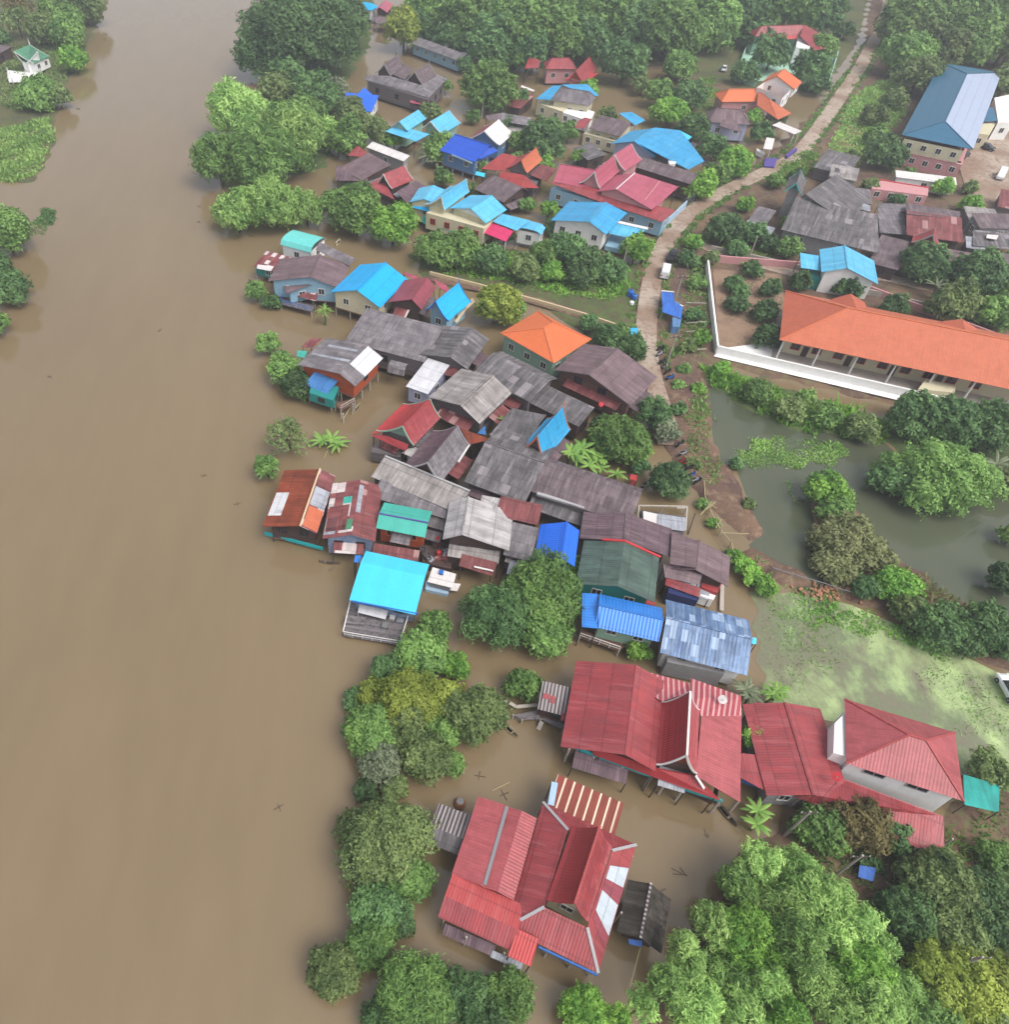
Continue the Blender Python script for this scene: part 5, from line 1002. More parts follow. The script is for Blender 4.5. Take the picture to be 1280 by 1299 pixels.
S.view_settings.view_transform='Standard'; S.view_settings.look='None'; S.view_settings.gamma=1; S.view_settings.exposure=EXPO if 'EXPO' in globals() else 0.0; S.view_settings.use_curve_mapping=False
# ======================================================= vegetation
def leafmat(name,dark,light,k=1.13,trans=.35):
    t=NT(name); f=attrn(t,'tint'); r=t.rnd(); p=t.coord('Object'); n=t.noise(p,.35,3)
    f=t.math('ADD',t.math('MULTIPLY',f,.75),t.math('MULTIPLY_ADD',n,.9,-.35),clamp=True)
    c=t.mix(f,rgba(dark,k),rgba(light,k)); w=t.math('MULTIPLY_ADD',r,.45,.8); c=t.mix(1.0,c,t.comb(w,w,t.math('MULTIPLY_ADD',r,.5,.75)),'MULTIPLY')
    m=t.bsdf(c,.55,.3); tr=t.n.new('ShaderNodeBsdfTranslucent'); t.l(c,tr.inputs[0]); mx=t.n.new('ShaderNodeMixShader'); mx.inputs[0].default_value=trans; t.l(t.b.outputs[0],mx.inputs[1]); t.l(tr.outputs[0],mx.inputs[2]); t.l(mx.outputs[0],t.out.inputs[0]); return m
LM={'D':leafmat('leaf_dark',(56,82,52),(100,130,78)),'M':leafmat('leaf_mid',(78,110,58),(134,168,92)),'L':leafmat('leaf_lime',(100,140,72),(176,206,124)),'Y':leafmat('leaf_yellow',(100,120,46),(160,172,80)),
 'O':leafmat('leaf_olive',(80,100,60),(134,152,94)),'G':leafmat('leaf_grey',(96,108,84),(146,154,124)),'T':leafmat('leaf_teal',(62,94,58),(112,146,88)),'R':leafmat('leaf_rust',(92,88,56),(134,122,78)),'P':leafmat('leaf_palm',(84,126,56),(144,178,92)),'B':leafmat('leaf_brush',(100,108,70),(144,148,104)),'C':leafmat('leaf_clear',(82,130,54),(148,188,86))}
def lobes_for(rx,ry,rz,k,rng,spread=.62,lr=(.3,.54)):
    L=[]; i=0
    for i in range(k):
        ph=i*2.399963+rng.random()*.8; zz=1-1.35*(i+.5)/k; rr=math.sqrt(max(0,1-zz*zz)); s=spread*(.82+.3*rng.random())
        L.append((rr*math.cos(ph)*rx*s,rr*math.sin(ph)*ry*s,zz*rz*s,(rx+ry)/2*(lr[0]+rng.random()*(lr[1]-lr[0])),.75+.4*rng.random(),min(1,max(0,.15+.5*rng.random()+.3*zz)) if False else rng.random()))
    L.append((0,0,0,(rx+ry)/2*.6,.8,.4)); return L
def leaves(L,leaf,cover,rng,feather=False,maxn=60000):
    Ps=[];Ns=[];Ts=[]
    for (x,y,zc,r,sq,tn) in L:
        area=4*math.pi*r*r*.8; n=int(min(maxn/len(L),cover*area/(leaf*leaf*.3)))+12
        d=rng.normal(size=(n,3)); d/=np.linalg.norm(d,axis=1)[:,None]; d[:,2]=np.where(d[:,2]<-.55,-d[:,2],d[:,2])
        ph=rng.random(6)*6; bump=.16*np.sin(d[:,0]*5+ph[0])*np.sin(d[:,1]*5+ph[1])+0.16*np.sin(d[:,2]*7+ph[2]+d[:,0]*6)
        rad=r*(.62+.5*rng.random(n)**.8+bump)
        p=d*rad[:,None]; p[:,2]*=sq; p+=np.array([x,y,zc]); keep=np.ones(n,bool)
        for (x2,y2,z2,r2,s2,_) in L:
            if (x2,y2,z2)==(x,y,zc): continue
            q=p-np.array([x2,y2,z2]); q[:,2]/=s2; keep&=(np.linalg.norm(q,axis=1)>r2*.66)
        p=p[keep]; d=d[keep]; m=len(p); nn=d+rng.normal(size=(m,3))*.55+np.array([0,0,.35]); nn/=np.linalg.norm(nn,axis=1)[:,None]
        Ps.append(p);Ns.append(nn);Ts.append(np.clip(.8*tn+.1+rng.normal(size=m)*.2,0,1))
    P_=np.concatenate(Ps);N=np.concatenate(Ns);T=np.concatenate(Ts); n=len(P_)
    a=rng.normal(size=(n,3)); 
    if feather: a[:,2]-=1.2
    t=np.cross(N,a); t=np.cross(t,N); t/=np.linalg.norm(t,axis=1)[:,None]+1e-9; b=np.cross(N,t)
    l=(leaf*(.6+.9*rng.random(n)))[:,None]; w=l*(.26 if feather else .5)*(.8+.4*rng.random(n))[:,None]
    v=np.stack([P_-t*l*.5,P_+b*w*.5,P_+t*l*.55-N*l*.18,P_-b*w*.5],1).reshape(-1,3); f=np.arange(4*n).reshape(n,4); return v,f,np.repeat(T,4)
ICO=None
def core(L,fac):
    global ICO
    if ICO is None:
        import bmesh
        bm=bmesh.new(); bmesh.ops.create_icosphere(bm,subdivisions=2,radius=1); ICO=(np.array([v.co[:] for v in bm.verts]),np.array([[v.index for v in f.verts] for f in bm.faces])); bm.free()
    V,Fa=[],[]
    for i,(x,y,z,r,s,_) in enumerate(L): V.append(ICO[0]*np.array([r,r,r*s])*fac+np.array([x,y,z])); Fa.append(ICO[1]+i*len(ICO[0]))
    return np.concatenate(V),np.concatenate(Fa)
def trunk_mesh(zc,rx,rng,r0,L):
    mb=MB(); zt=zc*1.0; pts=[V3((0,0,-1.3)),V3((rng.normal()*.1,rng.normal()*.1,zt*.4)),V3((rng.normal()*.2,rng.normal()*.2,zt))]; mb.path(pts,[r0*1.25,r0,r0*.7],7)
    for l in L[:5]: mb.path([pts[1].lerp(pts[2],rng.random()*.8),V3((l[0]*.5,l[1]*.5,zc+l[2]*.3)),V3((l[0]*.9,l[1]*.9,zc+l[2]*.8))],[r0*.5,r0*.35,r0*.15],5)
    return mb
NTREE=[0]
def tree(px,py,r,kind,label,group=None,name='tree',cat='tree',zc=None,flat=.85,wide=1.0,feather=False,cover=1.6,trunk=True,lobes=None,k=1.0,sparse=False,bark='bark'):
    NTREE[0]+=1; rng=np.random.default_rng(NTREE[0]*13+5); s0=scl((px,py),3); rm=r/s0; zc_=zc if zc is not None else max(.6,rm*flat*.72+(.5 if rm>1.5 else 0))
    c=at((px,py),zc_); s=scl((px,py),zc_); rm=r/s; root=empty(name,(c.x,c.y,0)); tag(root,label,cat,group)
    nl=lobes or ((22 if r>55 else 16 if r>32 else 11 if r>18 else 7)+(8 if feather and r>30 else 0)); L=lobes_for(rm*wide*.98,rm*.98,rm*flat*.98,nl,rng,.62 if not feather else .68,(.28,.52) if not feather else (.2,.4))
    leaf=min(1.6,max(.26,(5.8 if feather else 4.7 if r>24 else 4.2)/s))*k
    v,f,T=leaves(L,leaf,(cover if not sparse else .35),rng,feather); v=v+np.array([0,0,zc_]); v[:,2]=np.maximum(v[:,2],.03)
    me=npmesh('crown',v,f,LM[kind],{'tint':T}); o=bpy.data.objects.new('crown',me); COL.objects.link(o); o.parent=root
    if not sparse:
        cv,cf=core(L,.56); cv=cv+np.array([0,0,zc_]); cv[:,2]=np.maximum(cv[:,2],.02)
        bmz=bpy.data.meshes.new('tmp')
        # the leafy mass inside the crown joins the same crown mesh
        allv=np.concatenate([v,cv]); m=bpy.data.meshes.new('crown'); tri=cf; nq=len(f); m.vertices.add(len(allv)); m.vertices.foreach_set('co',allv.astype(np.float32).ravel()); nl_=f.size+tri.size; m.loops.add(nl_); m.loops.foreach_set('vertex_index',np.concatenate([f.ravel(),(tri+len(v)).ravel()]).astype(np.int32)); m.polygons.add(nq+len(tri)); m.polygons.foreach_set('loop_start',np.concatenate([np.arange(0,f.size,4),f.size+np.arange(0,tri.size,3)]).astype(np.int32)); m.update(calc_edges=True); m.materials.append(LM[kind]); a_=m.attributes.new('tint','FLOAT','POINT'); a_.data.foreach_set('value',np.concatenate([T,np.full(len(cv),.25)]).astype(np.float32)); old=o.data; o.data=m; bpy.data.meshes.remove(old); bpy.data.meshes.remove(bmz)
    if trunk: mk('trunk',trunk_mesh(zc_,rm,rng,max(.08,rm*.05),L),M[bark],root,(0,0,0))
    return root
def frond_plant(px,py,r,label,group=None,kind='P',n=11,z=2.0,wide=.24,droop=.55,name='banana_plant',cat='banana plant',clump=1,stem='stem_green'):
    NTREE[0]+=1; rng=np.random.default_rng(NTREE[0]*7+1); c=at((px,py),z); s=scl((px,py),z); R_=r/s; root=empty(name,(c.x,c.y,0)); tag(root,label,cat,group)
    V,Fc,T=[],[],[]; st=MB(); i0=0
    for q in range(clump):
        ox,oy=(rng.normal(size=2)*R_*.42 if q else (0,0)); zt=z*(.8+.4*rng.random()); st.path([V3((ox,oy,-1.2)),V3((ox+rng.normal()*.08,oy,zt*.6)),V3((ox,oy,zt))],[.16,.13,.08],6)
        for j in range(n):
            a=j*2.4+rng.random()*.5; el=.25+.75*rng.random(); ln=R_*(.75+.4*rng.random())*(1 if clump==1 else .75); segs=7; tv=.3+.6*rng.random()
            for g_ in range(segs+1):
                u=g_/segs; hx=ln*u*math.cos(el*.6); zz=zt+ln*(math.sin(el)*u-droop*u*u*(1.2-.4*el)); w=ln*wide*math.sin(math.pi*min(1,.12+u*.86))**.7
                dx,dy=math.cos(a),math.sin(a)
                for sg,dz in ((-1,.0),(0,w*.25),(1,.0)): V.append((ox+dx*hx-dy*w*.5*sg,oy+dy*hx+dx*w*.5*sg,zz-abs(sg)*w*.2)); T.append(tv)
                if g_<segs:
                    b=i0+g_*3; Fc+= [(b,b+1,b+4,b+3),(b+1,b+2,b+5,b+4)]
            i0+=(segs+1)*3
    me=npmesh('fronds',np.array(V),np.array(Fc),LM[kind],{'tint':np.array(T)}); o=bpy.data.objects.new('fronds',me); COL.objects.link(o); o.parent=root
    mk('stem',st,M[stem],root,(0,0,0)); return root
def reeds(name,polys,kind,label,cat,dens,hh,seed,kind2='stuff',bw=.6):
    rng=np.random.default_rng(seed); Vs=[];Ts=[]
    for poly in polys:
        q=W2(poly); lo,hi=q.min(0),q.max(0); n=int((hi-lo).prod()*dens/bw); p=lo+rng.random((n,2))*(hi-lo); d=sdist(p,q)+.9*np.sin(p[:,0]*1.1)*np.sin(p[:,1]*.9); p=p[d>rng.random(n)*.8]; m=len(p)
        zg=np.array([max(.0,ground_z(a,b)) for a,b in p]); a=rng.random(m)*6.28; sc=1500/np.maximum(60,np.hypot(p[:,0],p[:,1]))
        h=hh*(.4+.9*rng.random(m))*(.7+.5*np.sin(p[:,0]*.5)*np.sin(p[:,1]*.4)); w=bw*(.16+.14*rng.random(m))*np.clip(np.hypot(p[:,0],p[:,1]+72)/110,.8,2.2); lx,ly=rng.normal(size=m)*h*.5,rng.normal(size=m)*h*.5; cx,cy=np.cos(a)*w,np.sin(a)*w
        b=np.stack([p[:,0],p[:,1],zg-.05],1); t=b+np.stack([lx,ly,h+.05],1); mdl=b+np.stack([lx*.4,ly*.4,h*.55],1); o_=np.stack([cx,cy,np.zeros(m)],1)
        Vs.append(np.stack([b,mdl+o_,t,mdl-o_],1).reshape(-1,3)); Ts.append(np.repeat(np.clip(.5+rng.normal(size=m)*.25+.25*np.sin(p[:,0]*.33+1)*np.sin(p[:,1]*.29),0,1),4))
    v=np.concatenate(Vs); f=np.arange(len(v)).reshape(-1,4); o=bpy.data.objects.new(name,npmesh(name,v,f,LM[kind],{'tint':np.concatenate(Ts)})); COL.objects.link(o); tag(o,label,cat,kind=kind2); return o
reeds('reed_bank',[[(0,165),(60,152),(72,172),(52,218),(32,232),(-20,236),(-30,165)]],'L','bright green reeds at the water edge of the left bank','reeds',5,1.1,1)
reeds('floating_weed',[[(40,303),(42,288),(50,268),(64,264),(73,268),(70,282),(56,299)]],'T','oval mat of floating water weed near the left edge','water weed',12,.4,2,bw=.5)
reeds('canal_grass',[[(884,466),(925,474),(1000,500),(1130,537),(1126,566),(1060,556),(1000,546),(945,518),(900,492)]],'C','tall grass along the canal under the school wall','grass',4.5,1.4,3)
reeds('pond_weed',[[(932,580),(950,558),(1000,553),(1066,564),(1080,582),(1052,592),(1005,596),(950,598)],[(990,625),(1000,612),(1022,640),(1005,640)],[(1010,612),(1075,605),(1090,640),(1040,650)]],'L','bright green weed mats floating on the pond','pond weed',16,.4,4,bw=.45)
reeds('pond_bank_grass',[[(1035,640),(1080,640),(1110,690),(1200,750),(1300,800),(1300,840),(1190,800),(1080,745),(1030,720)]],'B','dry grass and brushwood on the pond spit','dry grass',4,1.0,14)
reeds('dam_grass',[[(880,480),(905,520),(900,560),(915,600),(905,640),(880,600),(865,560)],[(950,700),(985,735),(1070,752),(1060,765),(985,748),(948,722)]],'M','sparse grass on the brown embankment','grass',5,.55,15,bw=.4)
reeds('right_bank_weeds',[[(1005,1030),(1200,1050),(1290,1000),(1290,1290),(1150,1290),(1090,1130),(1000,1090)]],'M','weeds under the trees at the lower right','weeds',4,.8,16,bw=.5)
reeds('bank_grass',[[(535,330),(620,318),(700,330),(800,345),(800,375),(770,385),(700,378),(640,362),(560,350)]],'C','rough green grass on the bank above the earth path','grass',4.5,.7,5)
reeds('field_grass',[[(965,745),(1010,752),(1080,768),(1180,812),(1230,850),(1120,812),(1000,790),(968,775)]],'C','grass strip between embankment and duckweed field','grass',9,.5,6,bw=.45)
reeds('field_tufts',[[(958,770),(1010,760),(1080,780),(1120,830),(1060,850),(1010,890),(968,850)],[(1180,830),(1290,880),(1290,960),(1220,930),(1150,870)]],'L','scattered grass tufts standing in the flooded field','grass',3,.3,21,bw=.35)
reeds('verge_grass',[[(1075,125),(1140,95),(1150,150),(1110,190),(1060,215),(1045,205)]],'L','pale green grass beside the road near the wood','grass',4,.7,7,bw=.5)
reeds('hedge_grass',[[(850,455),(895,460),(900,330),(880,325),(858,400)]],'M','weeds between the road and the white school wall','weeds',3.0,.7,8)
reeds('shore_grass',[[(20,60),(110,60),(80,110),(70,140),(0,140),(0,90)]],'O','rough weeds on the left bank','weeds',4,.8,9,bw=.5)
WOOD='trees of the wood along the top edge'
def wood(lst,kind,lab):
    for (x,y,r) in lst: tree(x,y,r,kind,lab,WOOD)
wood([(545,20,36),(600,28,40),(655,40,46),(700,50,40),(770,25,46),(850,45,44),(900,30,42),(1000,8,46),(1042,62,20),(640,5,36),(730,5,42),(820,5,44)],'M','mid-green tree of the wood along the top edge')
wood([(625,60,34),(670,70,28),(745,55,34),(810,40,36),(935,20,40),(1035,18,36),(530,40,24),(570,50,22),(880,10,40),(965,50,22),(1040,110,16),(1145,88,20)],'T','dark green tree of the wood along the top edge')
WOOD='trees beyond the teal-roofed building'
wood([(1160,30,42),(1210,25,44),(1265,20,44),(1150,75,34),(1230,62,34),(1172,-8,34),(1190,0,40),(1250,-10,40)],'M','mid-green tree in the wood at the upper right')
wood([(1185,65,36),(1160,48,28),(1275,60,34),(1165,100,30),(1135,128,18),(1275,110,26),(1110,150,18)],'O','dull olive tree in the wood at the upper right')
TT=tree
# left bank
TT(75,28,30,'M','wide bush on the left bank near the top edge',cat='bush',name='bush'); TT(108,14,24,'O','dull bush at the top corner of the left bank',cat='bush',name='bush'); TT(60,40,24,'O','dark bush on the left bank behind the pavilion',cat='bush',name='bush'); TT(88,45,24,'M','bush at the water edge above the pavilion',cat='bush',name='bush')
TT(95,78,20,'C','small clear-green round bush standing in the river beside the pavilion',cat='bush',name='bush'); TT(52,124,32,'M','large bush directly below the green pavilion',flat=.45,cat='bush',name='bush'); TT(22,30,24,'O','sparse dry bush left of the top bushes',cat='bush',name='bush',sparse=True); TT(76,126,16,'O','olive bush at the river side below the pavilion',cat='bush',name='bush'); TT(2,52,14,'T','teal-green bush at the left edge above the pavilion',cat='bush',name='bush'); TT(20,10,20,'R','brown scrub in the top left corner',cat='bush',name='bush',sparse=True)
TT(8,298,34,'M','tree at the left edge beside the floating weed mat'); TT(14,368,26,'D','dark tree at the left edge below the weed mat'); TT(-6,412,20,'M','small tree at the left edge, lowest of three'); TT(-8,340,24,'T','teal-green tree squeezed between two at the left edge')
# main bank
TT(375,52,62,'D','giant dark tree on the river bank near the top edge',flat=.75,wide=1.15); TT(432,32,36,'D','dark tree joined to the giant dark tree'); TT(330,75,34,'D','dark tree leaning over the river below the giant tree'); TT(450,22,18,'M','mid-green tree beside the tiny cyan roof'); TT(512,40,24,'Y','yellow-green tall tree below the pink roof near the top edge',flat=1.2)
TT(362,102,28,'T','teal-green tree under the giant dark tree'); TT(402,122,32,'T','bushy tree left of the small blue roof'); TT(425,118,20,'G','pale green tree beside the small blue roof'); TT(352,118,26,'O','olive tree above the lime bamboo'); TT(385,148,28,'M','tree between lime bamboo and small blue roof')
for (x,y,r,l) in ((300,148,44,'bamboo clump at the top of the bright riverside grove'),(372,178,48,'broad bamboo clump at the land side of the riverside grove'),(335,205,50,'broad bamboo clump in the middle of the riverside grove'),(278,205,40,'dark-footed bamboo clump over the river edge of the grove'),(410,170,24,'small bamboo clump at the grove end near brown roofs')): TT(x,y,r,'L' if y<200 else 'M',l,feather=True,cat='bamboo',name='bamboo_clump',cover=1.7)
for (x,y,r,l) in ((300,272,34,'lime bamboo overhanging the river below the grove'),(345,262,40,'lime bamboo in the lower row beside the grove'),(388,265,30,'lime bamboo at the land end of the lower row')): TT(x,y,r,'L',l,feather=True,cat='bamboo',name='bamboo_clump',cover=1.7)
TT(445,148,22,'O','olive bush below the small blue roof'); TT(440,180,26,'M','bush beside the long white shed roof'); TT(475,168,22,'O','bush above the long white shed roof'); TT(452,270,36,'M','creeper-covered tree in front of the red concave gable',flat=.9); TT(498,288,32,'C','bright creeper-covered tree beside the long cream house'); TT(430,262,24,'M','tree at the river edge below the wide brown roofs')
TT(548,318,28,'M','bush in front of the long cream house, river end'); TT(585,322,30,'M','bush in the middle before the long cream house'); TT(622,332,24,'T','bush below the pink awning'); TT(665,342,22,'O','bush right of the barrel end of the cream house'); TT(692,322,20,'M','bush between cream house and white roadside house'); TT(718,318,26,'T','round bush before the white roadside house'); TT(748,338,26,'D','dark bush below the white roadside house'); TT(806,318,22,'C','bright tree at the roadside by the annex awning'); TT(775,345,22,'T','low dark bush by the road bank'); TT(700,348,16,'C','small lime bush on the bank'); TT(735,352,20,'D','dark low bush on the bank')
TT(630,388,32,'Y','round yellow-green tree beside the orange hip roof',k=.9); TT(655,392,14,'M','small bush between yellow-green tree and orange roof'); TT(748,412,15,'T','small bush at the top corner of the orange roof'); TT(770,428,20,'T','bush beside the orange hip roof, road side'); TT(802,442,20,'T','bush at the back corner of the plank house'); TT(785,422,14,'M','little bush near the blue roadside tank')
frond_plant(545,200,24,'clump of banana plants left of the royal blue roof',clump=3,kind='G'); TT(560,190,22,'M','tree between banana clump and royal blue roof'); 
TT(620,115,34,'M','round tree beside the flooded twin-gabled house'); TT(690,182,30,'D','dark tree above the salmon concave gable'); TT(662,185,18,'M','yellowish tree beside the striped maroon gable'); TT(720,170,16,'M','tree behind the pink-maroon mansion'); TT(590,85,12,'T','bush by the long low building'); TT(655,78,18,'M','tree by the pink-walled house')
TT(792,84,32,'T','round tree right of the steep red gable wing'); TT(838,120,22,'M','bush left of the orange house'); TT(848,145,22,'C','lime bush between sky-blue roof and orange house'); TT(875,125,22,'T','bush behind the orange house'); TT(860,88,22,'M','shrub by the black parked car'); TT(880,165,22,'T','bush beside the purple-brown roof')
TT(905,192,20,'T','greyish tree in front of the white two-window house'); TT(930,208,22,'C','lime-green tree by the road bend'); TT(888,238,22,'C','light green round tree at the mansion road corner'); TT(908,222,18,'M','tree between lime tree and light round tree'); TT(965,170,16,'T','dull tree beside the white canopy'); TT(985,150,14,'G','grey small tree by the orange house')
TT(978,72,26,'T','dark tree before the mint villa, left'); TT(1028,92,26,'T','dark tree before the mint villa, right'); TT(945,95,18,'T','dark bush inside the mint wall'); TT(1072,42,13,'D','dark tree at the road edge by the wood')
TT(1122,198,26,'D','dark tree in front of the cream and pink building'); TT(1195,240,15,'C','bright small tree before the pinkish low building'); TT(1232,262,14,'C','small bright bush by the concrete yard'); TT(1075,205,14,'O','olive bush beside the pale grey roof'); TT(1110,175,16,'M','bush beside the teal-roofed building')
TT(920,294,24,'D','dark round tree at the lane mouth beside the road'); TT(955,300,18,'T','bush along the lane'); TT(1000,318,18,'M','bush below the dark grey shingles'); TT(975,312,14,'D','dark bush below the dark grey shingles'); TT(880,310,14,'C','lime bush by the black pickup'); TT(872,330,14,'T','weedy bush by the black pickup')
YARD='trees in the brown school yard'
for (x,y,r,l) in ((930,362,14,'tree nearest the wall corner in the brown school yard'),(936,388,17,'tree by the left wall of the brown school yard'),(972,398,18,'middle tree of the brown school yard'),(975,428,20,'tree at the roof corner of the school yard'),(978,368,15,'tree at the back wall of the school yard'),(955,345,14,'pale tree by the back wall of the school yard'),(940,372,12,'small tree between two in the brown school yard')): TT(x,y,r,'D' if r>14 else 'T',l,YARD)
frond_plant(952,335,12,'young banana plant at the back wall of the school yard',kind='P',z=1.6)
TT(1015,360,17,'D','round dark tree behind the orange school roof, beside the cyan house'); TT(1075,368,18,'T','tree between cyan house and orange school roof'); TT(1135,392,18,'D','dark tree behind the middle of the orange roof'); TT(1172,338,32,'D','big dark round tree behind the orange roof'); TT(1240,352,36,'D','big dark tree at the right end behind the orange roof'); TT(1208,388,30,'O','olive tree touching the orange roof'); TT(1262,402,26,'M','tree at the right edge touching the orange roof'); frond_plant(1190,362,18,'pale palm among the trees behind the orange roof',kind='G',name='palm',cat='palm',wide=.15,z=3.5)
TT(1275,375,22,'M','mid-green tree in the right edge corner behind the school')
# pond side
TT(1190,608,52,'M','large spreading tree over the pond',flat=.6,wide=1.25,k=.9); TT(1160,530,34,'T','tree before the right end of the school wall'); TT(1205,540,38,'T','dense tree between school wall and pond tree'); TT(1255,548,38,'D','dark tree at the right edge below the school'); frond_plant(1268,585,26,'grey-green palm at the right edge near the pond',kind='G',name='palm',cat='palm',wide=.14,z=4); TT(1135,612,28,'T','shady lower tree at the pond side of the spreading tree')
TT(1285,610,24,'B','brown dry tree at the right edge by the pond'); TT(1048,622,28,'C','bright creeper bush standing in the pond'); TT(1058,648,20,'M','lower creeper bush on the pond spit'); TT(1075,690,40,'B','brown brushwood mass on the pond spit',flat=.45); TT(1060,718,30,'B','brown brushwood at the pond corner',flat=.4); TT(1110,705,26,'B','grey-brown brushwood on the spit',flat=.4); TT(1135,745,30,'C','bright green bush on the pond bank',flat=.6); TT(1100,748,18,'T','dark bush on the pond bank')
TT(1188,795,36,'T','dark bush between pond and duckweed field',flat=.6); TT(1255,800,36,'T','dark bush at the right edge by the duckweed field',flat=.7); TT(1155,775,26,'O','olive bush on the pond bank',flat=.6); TT(1225,815,24,'D','low dark bush beside the duckweed field',flat=.6); TT(1275,735,24,'D','tree at the right edge of the pond'); TT(1285,680,18,'M','tree leaning in at the right edge over the pond')
TT(1000,520,20,'O','reedy bush in the canal grass',flat=.7); TT(960,500,20,'M','grassy bush at the canal head',flat=.7); TT(1050,530,20,'M','bush in the middle of the canal grass',flat=.7); TT(1095,545,22,'O','bush at the right end of the canal grass',flat=.7); TT(1025,505,14,'L','pale fan bush by the school wall',flat=.7)
for (x,y,r,l) in ((942,718,16,'hedge bush at the upper end of the lane hedge'),(955,732,17,'second bush of the lane hedge'),(970,745,17,'third bush of the lane hedge'),(930,705,11,'small bush at the top of the lane hedge')): TT(x,y,r,'C',l,'lane hedge',cat='bush',name='bush',flat=.6)
# path side, cluster
TT(830,528,28,'T','blue-green feathery tree at the end of the road',feather=True); TT(845,550,18,'G','pale bush beside the blue-green feathery tree'); TT(848,612,26,'D','small round dark green tree by the parked motorbikes',cover=1.9); TT(785,562,36,'M','dense tree beside the banana grove in the cluster'); TT(805,575,20,'C','bright tree on the path side of the banana grove'); TT(765,545,20,'D','dark tree behind the banana grove'); TT(812,592,14,'T','bush by the red stall')
frond_plant(738,572,26,'tall banana plants next to the steep cyan gable',clump=4,z=3.2); frond_plant(762,592,22,'banana plants beside the long dark grey roof',clump=3,z=2.6); frond_plant(782,600,16,'small banana plant by the red stall',z=2); frond_plant(640,532,17,'small banana plant squeezed between grey roofs',clump=2,z=3,wide=.3)
frond_plant(412,395,17,'palm by the blue porch in the river row',kind='P',name='palm',cat='palm',wide=.12,z=3.2,n=14,clump=2); frond_plant(428,563,24,'banana plants standing alone in the river',clump=3,z=1.0); TT(365,555,30,'O','thin half-drowned tree in the river',sparse=True); TT(338,594,20,'M','leafy bush in the river beside the rusty orange roof',feather=True)
TT(342,438,18,'M','bush in the river before the hut on stilts'); TT(360,468,24,'M','broad bush in the river beside the hut on stilts'); TT(378,490,22,'D','dark bush touching the blue porch roof of the hut'); TT(325,372,16,'M','small bush in the river below the teal walls',sparse=False); TT(345,384,14,'T','low weed clump below the blue porch',flat=.5)
# round trees lower
TT(688,752,50,'M','big round tree before the narrow blue gable, land half',k=.9); TT(630,782,48,'T','big round tree in the flood, river half',feather=True); TT(720,700 if False else 722,22,'C','leafy top branch of the big round tree by the narrow blue gable'); TT(690,800,36,'M','lower skirt tree under the big round tree')
TT(552,798,24,'M','slim tree below the white houseboat',flat=1.1); TT(535,832,34,'M','tree below the floating raft'); TT(578,845,20,'C','lime round bush beside the tree below the raft'); TT(492,852,24,'T','low tree on the drowned bank, river side'); TT(520,888,42,'Y','yellow-green tree in the middle of the drowned bank',k=.85); TT(560,885,30,'Y','yellow-green tree at the land side of the drowned bank',k=.85); TT(475,880,24,'Y','paler yellow tree at the river side of the drowned bank'); TT(602,905,40,'O','olive spreading tree near the pier hut'); TT(450,888,16,'T','dark bush at the river edge of the drowned bank')
TT(470,930,36,'M','tree below the pale yellow tree on the drowned bank'); TT(512,925,34,'O','olive tree below the yellow-green tree'); TT(482,968,32,'G','grey-leaved tree on the drowned bank'); TT(540,962,34,'O','greyish olive tree at the lower drowned bank'); TT(572,970,20,'M','bush at the tip of the drowned bank'); TT(555,930,28,'M','mid-green tree on the drowned bank'); TT(465,1005,18,'D','dark bush at the foot of the grey-leaved tree'); TT(500,1000,20,'O','low olive bush at the foot of the drowned bank')
TT(490,1072,56,'O','large olive tree left of the lone red house'); TT(455,1055,30,'O','olive tree at the river side of the large olive tree'); TT(515,1110,36,'M','tree between large olive tree and lone red house'); TT(480,1150,38,'T','teal-green tree below the large olive tree'); TT(470,1195,34,'M','tree near the lone olive bush at the bottom'); TT(505,1165,26,'D','dark tree by the lone red house'); TT(425,1232,34,'O','rounded olive bush alone in the river near the bottom')
TT(665,870,24,'M','round bush behind the pier hut'); TT(810,825,17,'C','small bush before the bright blue hip roof'); TT(525,1262,56,'M','broad tree at the bottom below the lone red house',feather=True); TT(585,1265,40,'T','tree at the bottom edge, darker half',feather=True); TT(645,1262,32,'M','tree at the bottom before the lone red house'); TT(740,1288,34,'C','lime bush at the bottom edge under the lone red house'); TT(490,1295,34,'T','dark tree in the bottom edge under the broad tree'); TT(620,1298,28,'D','dark foliage at the bottom edge')
